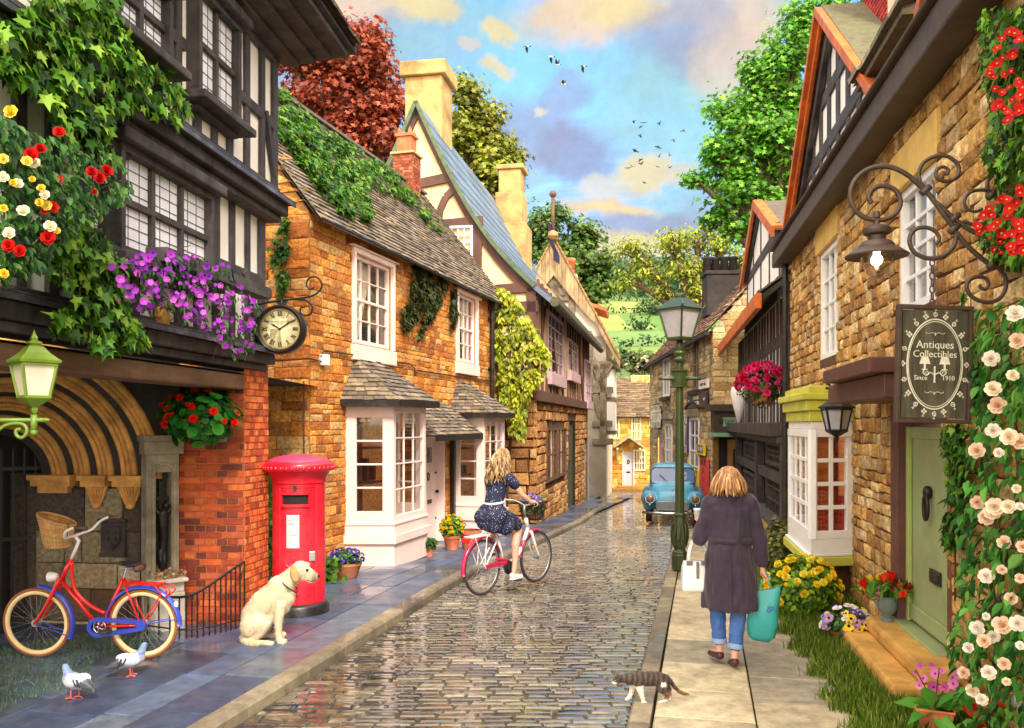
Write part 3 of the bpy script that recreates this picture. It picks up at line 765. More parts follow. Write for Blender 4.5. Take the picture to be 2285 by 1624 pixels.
def tiles(mb,E0,E1,R0,R1,rows,tw,cols,th=.016,var=(.6,1.2),wob=.006,mi=0):
 E0,E1,R0,R1=map(Vector,(E0,E1,R0,R1))
 nrm=(E1-E0).cross((R0+R1)/2-(E0+E1)/2).normalized()
 for i in range(rows):
  t0,t1=i/rows,min(1,(i+1.25)/rows)
  A,B=E0.lerp(R0,t0),E1.lerp(R1,t0);A1,B1=E0.lerp(R0,t1),E1.lerp(R1,t1)
  W=(B-A).length;n=max(1,int(W/tw));off=(i%2)*.5
  ed=sorted({0.0,1.0}|{min(1,max(0,(k+off+U(-.12,.12))/n))for k in range(n+1)})
  for a,b in zip(ed,ed[1:]):
   if b-a<1e-3:continue
   g=.004/max(W,.01)
   k=U(*var);c=tuple(x*k for x in rnd.choice(cols));l=th*U(.8,1.5);dn=U(-wob,wob);sg=(A1-A)*U(-.06,.06)
   p=[A.lerp(B,a+g)+sg,A.lerp(B,b-g)+sg,A1.lerp(B1,b-g),A1.lerp(B1,a+g)]
   top=[p[0]+nrm*(l+th*.9+dn),p[1]+nrm*(l+th*.9+dn+U(-.004,.004)),p[2]+nrm*(th*.5),p[3]+nrm*(th*.5)]
   bot=[p[0]+nrm*(th*.6+dn),p[1]+nrm*(th*.6+dn),p[2],p[3]]
   mb.add(bot+top,[(4,5,6,7),(0,1,5,4),(1,2,6,5),(3,0,4,7)],c,mi)
 mb.add([E0,E1,R1,R0],[(0,1,2,3)],tuple(x*.5 for x in cols[0]),mi)
 mb.add([E0-nrm*.03,E1-nrm*.03,R1-nrm*.03,R0-nrm*.03],[(3,2,1,0)],tuple(x*.4 for x in cols[0]),mi)
def window(parent,r,cols,rows,frame_m,pane_m,w0=0.0,depth=.08,fw=.05,mw=.02,sill=None,curtain=None,name='window',lead=None,recess=.0,back=True,surround=0,split=False,midrail=None):
 """frame mesh is the window; pane, sill, curtain are its sub-parts. r = (u0, u1, v0, v1) in the wall's plane."""
 u0,u1,v0,v1=r;z0=w0-recess
 f=MB()
 f.box(u0,u1,v0,v0+fw,z0-depth,z0);f.box(u0,u1,v1-fw,v1,z0-depth,z0+.002)
 f.box(u0,u0+fw,v0+fw,v1-fw,z0-depth,z0-.001);f.box(u1-fw,u1,v0+fw,v1-fw,z0-depth,z0-.001)
 iu0,iu1,iv0,iv1=u0+fw,u1-fw,v0+fw,v1-fw
 for i in range(1,cols):
  x=lerp(iu0,iu1,i/cols);k=mw
  f.box(x-k/2,x+k/2,iv0,iv1,z0-depth*.7,z0-depth*.28)
 for j in range(1,rows):
  y=lerp(iv0,iv1,j/rows);k=mw*(2.2 if midrail is not None and j==midrail else 1)
  f.box(iu0,iu1,y-k/2,y+k/2,z0-depth*.68,z0-depth*(.26 if k==mw else .12))
 if surround:
  s_=surround
  f.box(u0-s_,u0,v0-s_*.2,v1+s_,w0-.03,w0+.03);f.box(u1,u1+s_,v0-s_*.2,v1+s_,w0-.03,w0+.03);f.box(u0,u1,v1,v1+s_,w0-.03,w0+.028)
 fo=f.build(name,frame_m,parent,bevel=.004)
 p=MB();zz=z0-depth*.55
 p.add([(iu0,iv0,zz),(iu1,iv0,zz),(iu1,iv1,zz),(iu0,iv1,zz)],[(0,1,2,3)])
 p.build('pane',pane_m,fo)
 if lead:
  l=MB();a,b=lead
  for i in range(1,a):x=lerp(iu0,iu1,i/a);l.box(x-.0022,x+.0022,iv0,iv1,zz,zz+.005)
  for j in range(1,b):y=lerp(iv0,iv1,j/b);l.box(iu0,iu1,y-.0022,y+.0022,zz,zz+.006)
  l.build('leading',M_lead,fo)
 if sill:
  sh,so_=sill;q=MB();q.box(u0-so_,u1+so_,v0-sh,v0-.002,w0-.05,w0+.09);q.build('sill',frame_m,fo,bevel=.008)
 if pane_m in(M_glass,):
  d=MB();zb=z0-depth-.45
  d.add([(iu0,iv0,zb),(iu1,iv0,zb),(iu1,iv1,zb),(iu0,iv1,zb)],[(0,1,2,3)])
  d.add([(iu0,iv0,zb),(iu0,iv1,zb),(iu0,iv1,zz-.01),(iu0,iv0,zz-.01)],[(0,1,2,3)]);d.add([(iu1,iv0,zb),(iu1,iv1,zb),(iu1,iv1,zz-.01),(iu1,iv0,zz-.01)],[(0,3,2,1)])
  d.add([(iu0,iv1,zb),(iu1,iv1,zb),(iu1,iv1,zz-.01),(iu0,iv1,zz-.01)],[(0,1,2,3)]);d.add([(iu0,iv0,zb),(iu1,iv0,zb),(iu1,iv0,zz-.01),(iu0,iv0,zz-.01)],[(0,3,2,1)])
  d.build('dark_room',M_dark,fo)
 if curtain:
  for(a,b,tie,cm)in curtain:
   c=MB();n,m=26,10;zc=z0-depth-.04
   vs=[]
   for j in range(m+1):
    t=j/m
    for i in range(n+1):
     s_=i/n;u_=lerp(lerp(iu0,iu1,a),lerp(iu0,iu1,b),s_ if tie==0 else(s_*(1-abs(tie)*t**1.3)if tie>0 else 1-(1-s_)*(1-abs(tie)*t**1.3)))
     vs.append((u_,lerp(iv1,iv0,t),zc+.018*math.sin(s_*30+.6*math.sin(t*3))))
   c.add(vs,[(j*(n+1)+i,(j+1)*(n+1)+i,(j+1)*(n+1)+i+1,j*(n+1)+i+1)for j in range(m)for i in range(n)])
   c.build('curtain',cm,fo,smooth=True)
 return fo
def holes_of(*rs):return[tuple(r)for r in rs]
IRON=[S(232,150,58),S(214,130,44),S(240,168,78),S(196,114,40),S(224,142,62),S(176,102,40),S(222,176,110),S(190,124,62),S(240,172,90)]
GOLD=[S(224,176,104),S(206,156,84),S(232,190,124),S(186,136,70),S(214,166,92),S(170,122,66),S(196,162,112),S(238,206,150)]
BRK=[S(196,84,40),S(180,72,40),S(206,100,50),S(150,58,38),S(120,52,44),S(188,90,58)]
ROOF=[S(140,124,110),S(120,108,102),S(158,140,120),S(104,92,88),S(132,118,96)]
# --- black and white timber house with the archway
FA=Frame((-2.612,8.89),(.994,-.109));FB=Frame((-3.32,8.5),(.646,-.763));FC=Frame((-2.67,8.5),(0,-1));FCs=Frame((-2.67,8.5),(.99,-.139))
th=thing('timber_house','black and white timber framed house with jettied upper floors over a stone archway','house',FA.M)
U0=-5.4
def beamy(mb,x0,x1,y0,y1,z0,z1):
 j=lambda:U(-.008,.008);mb.box(x0+j(),x1+j(),y0+j()*.5,y1+j()*.5,z0,z1+j())
W1=FA.rect(272,480,375,598,.14);W0=FA.rect(188,254,335,545,.02)
W2=0.13
WA=FA.rect(262,388,-70,100,W2+.12);WB=FA.rect(446,540,10,245,W2+.12)
pl=MB();panel(pl,U0,0,2.72,4.3,0,[W1,W0]);panel(pl,U0,.03,4.3,5.85,W2,[WA,WB])
pl.box(-.05,0,2.72,4.3,-3.5,0);pl.box(-.02,.03,4.3,5.85,-3.5,W2)
pl.build('wall',M_plaster,th)
tf=MB()
for lev,(v0,v1,w,hs,ue)in enumerate(((2.76,4.2,0,[W1,W0],0),(4.38,5.8,W2,[WA,WB],.03))):
 u=ue-.06;first=True
 while u>U0:
  k=.13 if first else U(.085,.115);first=False
  for a,b in[(v0,v1)]:
   seg=[(a,b)]
   for h in hs:
    if h[0]-.02<u<h[1]+.02:
     seg=[s for s0,s1 in seg for s in((s0,min(s1,h[2])),(max(s0,h[3]),s1))if s[1]-s[0]>.05]
   for s0,s1 in seg:beamy(tf,u-k/2,u+k/2,s0,s1,w+.002,w+.034)
  u-=k+U(.2,.26)
 for a,b in free(U0,ue-.12,(v0+v1)/2-.06,(v0+v1)/2+.06,[(h[0]-.06,h[1]+.06,h[2],h[3])for h in hs]):
  if b-a>.3:beamy(tf,a,b,(v0+v1)/2-.055,(v0+v1)/2+.05,w+.004,w+.037)
 beamy(tf,U0,ue+.01,v0-.05,v0+.07,w+.006,w+.05);beamy(tf,U0,ue+.01,v1-.08,v1+.06,w+.006,w+.05)
tf.bar((-.52,3.5,.03),(-.1,2.82,.03),.1,.05,(0,0,1));tf.bar((-.3,5.15,W2+.03),(-.05,4.55,W2+.03),.08,.05,(0,0,1))
tf.bar((-2.9,2.85,.03),(-3.25,3.35,.03),.3,.05,(0,0,1));tf.bar((-3.0,5.3,W2+.03),(-3.3,5.8,W2+.03),.26,.05,(0,0,1))
tf.build('timber_frame',M_timber,th,bevel=.006)
jb=MB()
for(v,w,dz)in((2.70,.0,0),(4.27,W2,.22)):
 jb.box(U0,.12+dz*.2,v-.08,v+.03,w-.2,w+.1);jb.box(U0,.1+dz*.2,v-.15,v-.085,w-.3,w+.03)
 jb.box(U0,.14+dz*.2,v+.034,v+.06,w-.1,w+.15)
jb.build('jetty_moulding',M_timber,th,bevel=.012)
br=MB();br.box(U0,.06,2.34,2.49,-.32,-.02);br.build('bressummer_beam',pm('brown oak beam',S(120,92,70),.8,nscale=4,namt=.45,bump=.5,stretch=(.5,2,2),stain=S(76,60,50),stscale=2),th,bevel=.02)
ld=MB();ld.box(U0,.15,2.764,2.776,-.02,.17);ld.box(U0,.15,2.72,2.762,.152,.168);ld.box(U0,.2,4.334,4.346,W2-.02,W2+.17);ld.box(U0,.2,4.29,4.332,W2+.152,W2+.168)
ld.build('lead_flashing',M_lead,th,bevel=.004)
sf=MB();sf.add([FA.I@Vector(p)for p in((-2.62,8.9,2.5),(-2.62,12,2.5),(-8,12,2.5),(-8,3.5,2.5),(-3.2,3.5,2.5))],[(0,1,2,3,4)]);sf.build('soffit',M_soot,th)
ev=MB()
for i in range(4):ev.box(U0,.22+.06*i,5.80+.05*i,5.85+.055*i,W2+.02,W2+.2+.16*i)
ev.box(U0,.5,6.02,6.10,W2+.62,W2+.74)
ev.build('eaves_cornice',M_timber,th,bevel=.01)
rf=MB();tiles(rf,(U0,6.08,W2+.8),(.42,6.08,W2+.8),(U0,7.6,-1.2),(.42,7.6,-1.2),14,.22,ROOF);rf.build('roof',M_tile,th)
def oriel(r,w,cols,rows,lead,sillh=.09):
 fo=window(th,r,cols,rows,M_timber,M_leadglass,w0=w,depth=.14,fw=.055,mw=.05,lead=(cols*lead[0],rows*lead[1]))
 q=MB();a,b,c,d=r
 q.box(a-.1,b+.1,c-sillh*.8,c-.002,w-.25,w+.1);q.box(a+.02,b-.02,c-sillh-.03,c-sillh*.8-.002,w-.3,w-.02)
 q.build('sill',M_timber,fo,bevel=.012);q=MB();q.box(a-.08,b+.08,d+.002,d+.09,w-.25,w+.08);q.build('head_beam',M_timber,fo,bevel=.012)
 k=MB();k.box(a+.005,a+.05,c,d,w-.3,w-.142);k.box(b-.05,b-.005,c,d,w-.3,w-.142);k.build('side_post',M_timber,fo)
 return fo
oriel(W1,.14,3,2,(3,4));oriel(W0,.03,1,2,(3,3));oriel(WA,W2+.12,2,2,(3,4));oriel(WB,W2+.12,2,2,(3,4))
em=MB();eu,evv=FA.uv(362,708,.05)
em.ball((eu,evv,.06),(.075,.09,.03),12);em.tube([(eu+.085*math.cos(t),evv+.1*math.sin(t),.05)for t in[2*PI*i/24 for i in range(24)]],.018,6,closed=True)
for k in range(6):em.ball((eu+.085*math.cos(k*PI/3),evv+.1*math.sin(k*PI/3),.065),.026,8)
em.build('gilded_boss',pm('old gilding',S(206,158,78),.4,metal=.4,nscale=12,namt=.3,bump=.2),th,smooth=True)
TB=FA.I@FB.M;TC=FA.I@FC.M;TCs=FA.I@FCs.M
uc,vs_,R0=-1.42,1.46,1.22
sp=MB();sp.T=TB
arc=[(uc+R0*math.cos(PI*i/32),vs_+R0*1.04*math.sin(PI*i/32))for i in range(33)]
for a,b in zip(arc,arc[1:]):sp.add([(a[0],a[1],0),(b[0],b[1],0),(b[0],2.75,0),(a[0],2.75,0)],[(3,2,1,0)])
sp.add([(uc+R0,vs_,0),(0.0,vs_,0),(0.0,2.75,0),(uc+R0,2.75,0)],[(0,1,2,3)])
sp.add([(-4.5,-.2,0),(uc-R0,-.2,0),(uc-R0,2.75,0),(-4.5,2.75,0)],[(0,1,2,3)])
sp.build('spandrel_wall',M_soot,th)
ribs=MB();ribs.T=TB;sof=MB();sof.T=TB
NO=5;dR,dW=.165,-.2
for i in range(NO):
 r_,w=R0-dR*i,dW*i
 for(do,dw,rr)in((0,0,.036),(-.048,-.02,.022),(-.078,-.07,.028)):
  pts=[(uc+(r_+do)*math.cos(t),vs_+(r_+do)*(1.04+.01*i)*math.sin(t),w+dw)for t in[PI*k/36 for k in range(37)]]
  ribs.tube(pts,[rr*U(.95,1.06)for _ in pts],7,col=tuple(U(.85,1.15)for _ in range(1))*3)
 for k in range(36):
  t,t2=PI*k/36,PI*(k+1)/36;e=1.04+.01*i;e2=1.05+.01*i
  q=[(uc+r_*math.cos(t),vs_+r_*e*math.sin(t),w),(uc+r_*math.cos(t2),vs_+r_*e*math.sin(t2),w),(uc+(r_-dR)*math.cos(t2),vs_+(r_-dR)*e2*math.sin(t2),w+dW),(uc+(r_-dR)*math.cos(t),vs_+(r_-dR)*e2*math.sin(t),w+dW)]
  sof.add(q,[(0,1,2,3)])
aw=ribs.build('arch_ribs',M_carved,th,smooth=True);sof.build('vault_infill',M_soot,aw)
rin=R0-dR*NO;win=dW*NO
jm=MB();jm.T=TB
J0,J1=Vector((uc+R0+.05,0,0)),Vector((uc+rin-.05,0,win))
jd=(J0-J1).normalized();jn=Vector((-jd.z,0,jd.x)).normalized()
if jn.z<0:jn=-jn
JM=Matrix(((jd.x,0,jn.x,J1.x),(0,1,0,0),(jd.z,0,jn.z,J1.z),(0,0,0,1)))
jb2=MB();jb2.T=TB@JM;JL=(J0-J1).length
panel(jb2,-.3,JL,-.2,1.5,-.02,[],col=S(70,62,54))
stones(jb2,0,JL,-.2,1.36,[],(.22,.34),(.3,.6),.02,[S(150,138,112),S(128,116,94),S(172,160,132),S(98,88,76),S(70,62,56)],gap=.008,jit=.004,pillow=.1)
jb2.build('jamb_wall',M_stone,th)
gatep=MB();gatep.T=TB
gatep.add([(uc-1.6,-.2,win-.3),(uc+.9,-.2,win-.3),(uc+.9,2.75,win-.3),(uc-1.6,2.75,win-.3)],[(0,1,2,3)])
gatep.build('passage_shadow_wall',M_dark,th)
gt=MB();gt.T=TB
for k in range(11):x=uc-rin-.25+k*.1;gt.box(x-.009,x+.009,-.05,1.75,win-.1,win-.08)
for v in(.12,.85,1.55):gt.box(uc-rin-.3,uc+rin+.1,v-.018,v+.018,win-.082,win-.06)
gt.build('iron_gate',M_iron,th)
JF=TB@JM
def corbel(s,wd,flute=True):
 c=MB();c.T=JF
 c.box(s-wd/2-.02,s+wd/2+.02,1.44,1.49,-.03,.15);c.box(s-wd/2,s+wd/2,1.38,1.438,-.03,.12)
 if flute:
  n=8
  for k in range(n):
   t0,t1=lerp(-1,1,k/n),lerp(-1,1,(k+.9)/n)
   c.add([(s+t0*wd*.48,1.378,.11*math.cos(t0*1.2)),(s+t1*wd*.48,1.378,.11*math.cos(t1*1.2)),(s+t1*.05,1.2,.045),(s+t0*.05,1.2,.045),(s+(t0+t1)/2*wd*.5,1.378,.13*math.cos((t0+t1)/2*1.2)),(s+(t0+t1)/2*.055,1.2,.055)],[(0,4,5,3),(4,1,2,5)])
  c.ball((s,1.185,.04),(.05,.035,.04),8)
 else:c.box(s-wd/2+.05,s+wd/2-.05,1.31,1.376,-.03,.08)
 return c.build('corbel',M_carved,th)
corbel(JL*.17,.42,False);corbel(JL*.5,.26);corbel(JL*.76,.3)
sh=MB();sh.T=JF;sx=JL*.62
sh.box(sx-.13,sx+.13,.72,1.02,.0,.035);sh.box(sx-.15,sx+.15,1.024,1.06,.0,.06);sh.box(sx-.14,sx+.14,.68,.716,.0,.055)
sh.prism([(sx-.085,.985),(sx-.085,.84),(sx,.745),(sx+.085,.84),(sx+.085,.985)],.036,.058)
for(dx,dy)in((-.04,.93),(.04,.93),(-.04,.86),(.04,.86),(0,.8)):sh.ball((sx+dx,dy,.06),(.025,.022,.014),8)
sh.build('carved_shield',M_soot,th,bevel=.006)
nu0,nu1=FB.uv(326,HY,.1)[0],FB.uv(399,HY,.1)[0]
nv1=FB.uv(360,985,.1)[1]
ni=MB();ni.T=TB
panel(ni,nu0,nu1,-.1,nv1-.12,.1,[(nu0+.09,nu1-.07,.55,nv1-.3)])
ni.box(nu0-.03,nu1+.03,nv1-.12,nv1,-.02,.15);ni.box(nu0-.05,nu1+.06,nv1+.003,nv1+.06,-.02,.19)
ni.box(nu0,nu0+.001,-.1,nv1-.12,-.05,.1);ni.box(nu1-.001,nu1,-.1,nv1-.12,-.05,.1)
reveal(ni,(nu0+.09,nu1-.07,.55,nv1-.3),-.08,.1)
nm=(nu0+nu1)/2+.01
ni.tube([(nm+.09*math.cos(t),nv1-.3+.08*math.sin(t),.11)for t in[PI*k/10 for k in range(11)]],.016,6)
for d in(-.1,.1):ni.tube([(nm+d,nv1-.34,.12),(nm+d,nv1-.22,.12)],.014,6);ni.tube([(nm+d,.5,.11),(nm+d,nv1-.36,.11)],.018,6)
ni.box(nu0+.03,nu1-.01,.48,.545,.05,.17)
ni.build('niche_pilaster',M_greystone,th)
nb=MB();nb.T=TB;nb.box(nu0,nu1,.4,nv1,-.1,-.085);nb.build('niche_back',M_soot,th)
bt=MB();bt.T=TB;bt.box(nu0+.04,nu1+.02,-.1,.36,.0,.22);bt.box(nu0+.12,nu1+.02,.36,.46,.0,.2);bt.box(nu0,nu1+.04,.463,.5,.0,.26)
bt.build('white_buttress',pm('whitewashed brick',S(206,198,186),.85,nscale=9,namt=.2,bump=.6,bscale=14,stain=S(140,128,110),stscale=3),th,bevel=.008)
bw=MB();bw.T=TC
bv1=FC.uv(450,986)[1];bl=FC.uv(398,HY)[0];pw=FC.uv(508,HY)[0]
bw.add([(bl,-.2,-.004),(0,-.2,-.004),(0,bv1,-.004),(bl,bv1,-.004)],[(0,1,2,3)],S(206,160,116),1);bw.add([(pw,bv1,-.003),(0,bv1,-.003),(0,2.52,-.003),(pw,2.52,-.003)],[(0,1,2,3)],S(206,160,116),1)
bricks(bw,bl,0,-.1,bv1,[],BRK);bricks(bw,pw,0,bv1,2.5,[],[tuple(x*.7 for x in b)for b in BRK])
bw.box(pw,pw+.01,bv1,2.5,-.35,0,S(140,70,44));bw.box(bl,pw,bv1-.01,bv1-.002,-.6,0,S(90,70,60))
bw.T=TCs;bw.add([(0,-.2,-.004),(.56,-.2,-.004),(.56,2.6,-.004),(0,2.6,-.004)],[(0,1,2,3)],S(220,176,130),1)
bricks(bw,0.005,.56,-.1,2.58,[],[S(222,110,52),S(206,92,44),S(226,130,70),S(170,76,46)],L_=.11)
bw.build('brick_wall',[M_brick,M_brickmortar],th)
lg=MB();lg.T=TC;lg.box(bl-.02,pw,bv1,bv1+.05,-.4,.06);lg.build('stone_ledge',M_greystone,th,bevel=.01)
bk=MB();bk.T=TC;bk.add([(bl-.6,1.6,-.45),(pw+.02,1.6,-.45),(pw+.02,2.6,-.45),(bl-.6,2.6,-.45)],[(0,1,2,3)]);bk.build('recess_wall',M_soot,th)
# --- ironstone cottage with two bay windows
FD=Frame((-2.69,11.3),(.962,-.273));FDg=Frame((-2.69,11.3),(-.273,-.962))
sc=thing('stone_cottage','orange ironstone cottage with two pale pink bay windows and an ivied stone tile roof','house',FD.M)
LEN,EV,RW,RV=8.95,4.82,-1.98,7.5
D1=FD.rect(788,871,580,772);D2=FD.rect(1018,1060,660,808)
bays=[]
def bay_geom(xa,xb,xc,w):
 ua=FD.uv(xa,HY)[0];ub=FD.uv(xb,HY,w)[0];ucx=FD.uv(xc,HY,w)[0]
 return[(ua,0),(ub,w),(ucx,w),(ucx+(ub-ua),0)]
B1=bay_geom(770,878,950,.66);B2=bay_geom(1008,1080,1126,.66)
dr=FD.rect(949,986,972,1196)
holes=[D1,D2,(B1[0][0]+.08,B1[3][0]-.05,-.3,2.4),(B2[0][0]+.08,B2[3][0]-.05,-.6,2.2),(dr[0],dr[1],-.4,dr[3])]
wl=MB();panel(wl,0,LEN,-.8,EV,0,holes,col=(1,1,1),mi=1)
for h in(D1,D2):reveal(wl,h,-.2,.0,S(190,130,70))
stones(wl,0.02,LEN,-.7,EV-.02,holes,(.065,.14),(.14,.38),.014,IRON,gap=.008,jit=.007)
wl.T=FD.I@FDg.M
gtop=lambda u:EV+(RV-EV)*(1-abs(u-RW)/abs(RW))-.05
wl.add([(2*RW,-.6,0),(0,-.6,0),(0,EV,0),(RW,RV,0),(2*RW,EV,0)],[(0,1,2,3,4)],(1,1,1),1)
stones(wl,2*RW,.0,-.6,RV,[],(.09,.2),(.2,.5),.022,IRON,gap=.007,jit=.012,top=gtop)
wl.T=None
wl.box(LEN-.02,LEN,-.8,EV,-4,0,S(150,100,50))
wl.build('wall',[M_stone,M_mortar],sc)
rf=MB()
tiles(rf,(-.06,EV-.12,.2),(LEN+.1,EV-.12,.2),(-.06,RV,RW),(LEN+.1,RV,RW),34,.17,ROOF,th=.018)
tiles(rf,(LEN+.1,EV-.12,2*RW-.2),(-.06,EV-.12,2*RW-.2),(LEN+.1,RV,RW),(-.06,RV,RW),14,.4,ROOF,th=.02)
for i in range(24):u=-.06+i*(LEN+.16)/24;rf.bar((u,RV+.03,RW),(u+(LEN+.16)/24-.01,RV+.03,RW),.2,.05,(0,1,0),S(112,100,92))
rf.build('roof',M_tile,sc)
ch=MB();cu,cw=8.0,RW;cz=8.12
for fr,w in(((0,0,1),.22),):pass
ch.box(cu-.24,cu+.24,6.9,cz,cw-.24,cw+.24,S(150,76,50))
bk_=[S(176,92,60),S(158,76,52),S(190,112,76),S(140,66,50)]
ch.T=Matrix.Translation((cu,0,cw+.24));bricks(ch,-.24,.24,7.0,cz,[],bk_,gap=.014)
ch.T=Matrix(((0,0,-1,cu-.24),(0,1,0,0),(1,0,0,cw),(0,0,0,1)));bricks(ch,-.24,.24,7.0,cz,[],bk_,gap=.014)
ch.T=None
ch.box(cu-.29,cu+.29,cz,cz+.05,cw-.29,cw+.29,S(206,160,110))
co=ch.build('chimney',M_brick,sc)
pt=MB();pt.box(cu-.17,cu+.17,cz+.053,cz+.42,cw-.17,cw+.17);pt.box(cu-.21,cu+.21,cz+.423,cz+.48,cw-.21,cw+.21);pt.box(cu-.08,cu+.08,cz+.12,cz+.34,cw+.165,cw+.185)
for i,j in((-1,-1),(1,-1),(1,1),(-1,1)):pt.lathe([(.05,cz+.483),(.045,cz+.56),(0,cz+.66)],8,(cu+i*.13,0,cw+j*.13),'y')
pt.build('chimney_pot',M_terra,co,bevel=.01)
for r,cc in((D1,[(0,.7,.55,M_curtain)]),(D2,[(.0,.45,.4,M_curtain),(.5,1,-.4,M_curtain)])):
 fo=window(sc,r,4,4,M_pink,M_glass,w0=.03,depth=.09,fw=.06,mw=.018,recess=.05,curtain=cc,surround=.07,midrail=2)
 q=MB();a,b,c,d=r
 q.box(a-.1,b+.1,c-.26,c-.03,-.02,.075);q.build('sill',M_pink,fo,bevel=.01)
 q=MB();q.box(a-.17,b+.17,d+.073,min(d+.19,EV-.2),-.02,.1);q.build('lintel',M_pink,fo,bevel=.015)
def bay(B,vb,vs0,vw0,vw1,vtop,rtop,names):
 bw_=MB()
 out=lambda k:[(B[0][0]-k,0),(B[1][0]-k,B[1][1]+k),(B[2][0]+k,B[2][1]+k),(B[3][0]+k,0)]
 def ringbox(k,v0,v1):
  p=out(k);n=4
  vs=[(u,v0,w)for u,w in p]+[(u,v1,w)for u,w in p]
  bw_.add(vs,[(i,i+1,i+5,i+4)[::-1]for i in range(3)]+[(0,1,2,3),(7,6,5,4)])
 ringbox(.02,vb,vs0);ringbox(.06,vs0+.003,vs0+.13);ringbox(.02,vs0+.133,vw0-.03);ringbox(.035,vw0-.07,vw0-.033)
 bw_box=bw_.build('bay_window',M_pink,sc,bevel=.008);bw_=MB();ringbox(.0,vw1+.03,vtop);bw_.build('fascia',M_pink,bw_box,bevel=.008)
 for i,(p,q,cols)in enumerate(((B[0],B[1],1),(B[1],B[2],3),(B[2],B[3],1))):
  a,b=Vector((p[0],0,p[1])),Vector((q[0],0,q[1]));d=(b-a);L_=d.length;d.normalize();nrm=Vector((-d.z,0,d.x))
  if nrm.z<0 and i==1:nrm=-nrm
  if i==0 and nrm.x>0:nrm=-nrm
  if i==2 and nrm.x<0:nrm=-nrm
  flip=d.cross(Vector((0,1,0))).dot(nrm)<0
  o_,dd=(a,d)if not flip else(b,-d)
  M=Matrix(((dd.x,0,nrm.x,o_.x),(0,1,0,0),(dd.z,0,nrm.z,o_.z),(0,0,0,1)))
  fo=window(None,(0.0,L_,vw0-.03,vw1+.03),cols,4,M_pink,M_glass,w0=0,depth=.07,fw=.085 if cols==3 else .16,mw=.02 if cols==3 else .028,name='sash')
  for c_ in list(fo.children):
   if c_.name.startswith('dark_room'):bpy.data.objects.remove(c_)
  fo.parent=bw_box;fo.matrix_local=M
  for c_ in list(fo.children):c_.parent=bw_box;c_.matrix_local=M
 ru0,ru1=lerp(B[0][0],B[3][0],.2),lerp(B[0][0],B[3][0],.62)
 e=out(.16);vt=vtop+.0
 r_=MB();T0,T1=(ru0,rtop,.0),(ru1,rtop,.0)
 E=[(e[0][0],vt,.0),(e[1][0],vt,e[1][1]),(e[2][0],vt,e[2][1]),(e[3][0],vt,.0)]
 tiles(r_,E[0],E[1],T0,T0,10,.15,ROOF);tiles(r_,E[1],E[2],T0,T1,10,.15,ROOF);tiles(r_,E[2],E[3],T1,T1,10,.15,ROOF)
 r_.build('bay_roof',M_tile,bw_box)
 g=MB()
 for p,q in zip(E[:3],E[1:]):g.bar((p[0],vt-.035,p[2]),(q[0],vt-.035,q[2]),.035,.09,(0,1,0))
 g.build('gutter',M_blackpaint,bw_box)
 rm=MB();k=B;rm.box(k[0][0]+.1,k[3][0]-.1,vb,vtop,-.55,-.5);rm.build('room_wall',pm('warm room wall',S(150,112,78),.9,nscale=2,namt=.3,bump=0),bw_box)
 fl=MB()
 for h in(.28,.62):fl.box(k[1][0]-.05,k[2][0]+.05,lerp(vw0,vw1,h),lerp(vw0,vw1,h)+.03,-.3,-.1)
 for q_ in range(5):fl.box(lerp(k[0][0],k[2][0],.2+.17*q_),lerp(k[0][0],k[2][0],.2+.17*q_)+.08,lerp(vw0,vw1,.31),lerp(vw0,vw1,.31+U(.1,.22)),-.28,-.16)
 fl.build('display_shelf',pm('dark shelf wood',S(70,48,36),.6),bw_box)
 return bw_box
bay(B1,-.1,.26,.60,2.22,2.33,2.98,0);bay(B2,-.5,.12,.46,2.08,2.2,2.85,0)
d=MB();u0,u1,v0,v1=dr;vb=gz(15.5)-.02
d.box(u0,u1,vb,v1,-.16,-.1)
for k in range(1,5):x=lerp(u0,u1,k/5);d.box(x-.006,x+.006,vb,v1,-.1,-.094)
d.box(u0-.08,u0,vb,v1+.08,-.14,.03);d.box(u1,u1+.08,vb,v1+.08,-.14,.03);d.box(u0,u1,v1,v1+.08,-.14,.03)
do=d.build('door',M_pink,sc,bevel=.004)
k=MB();um=(u0+u1)/2
k.box(um-.12,um+.12,v1-.5,v1-.22,-.1,-.09);k.build('door_light',M_darkglass,do)
k=MB();k.box(um-.14,um+.1,vb+.75,vb+.82,-.095,-.08);k.ball((u1-.1,vb+.95,-.06),.035,10);k.tube([(u1-.1,vb+.95,-.1),(u1-.1,vb+.95,-.05)],.012,6)
k.tube([(um-.1+.04*math.sin(t),v1-.75+.07*math.cos(t),-.07)for t in[2*PI*i/12 for i in range(12)]],.01,6,closed=True)
for v in(1.3,.45):k.ball((u1-.1,vb+v,-.09),.02,8)
k.build('door_furniture',M_iron,do)
ph=MB();pv0,pv1=v1+.02,v1+.62;a,b=u0-1.05,u1+.55;pw_=.62
tiles(ph,(a,pv0,pw_),(b,pv0,pw_),(a+.25,pv1,0),(b-.45,pv1,0),10,.15,ROOF);tiles(ph,(b,pv0,pw_),(b+.02,pv0,0),(b-.45,pv1,0),(b-.44,pv1,0),10,.15,ROOF);tiles(ph,(a,pv0,0),(a,pv0,pw_),(a+.24,pv1,0),(a+.25,pv1,0),10,.15,ROOF)
ph.build('porch_roof',M_tile,sc)
g=MB();g.bar((a,pv0-.04,pw_),(b,pv0-.04,pw_),.05,.1,(0,1,0));g.bar((b,pv0-.04,pw_),(b,pv0-.04,0),.05,.1,(0,1,0));g.box(b-.16,b-.06,vb,pv0-.09,.02,.1);g.build('porch_frame',M_blackpaint,sc)
p=MB();pu=FD.uv(1098,HY,.08)[0];p.tube([(pu,EV-.1,.08),(pu,-.5,.08)],.05,10)
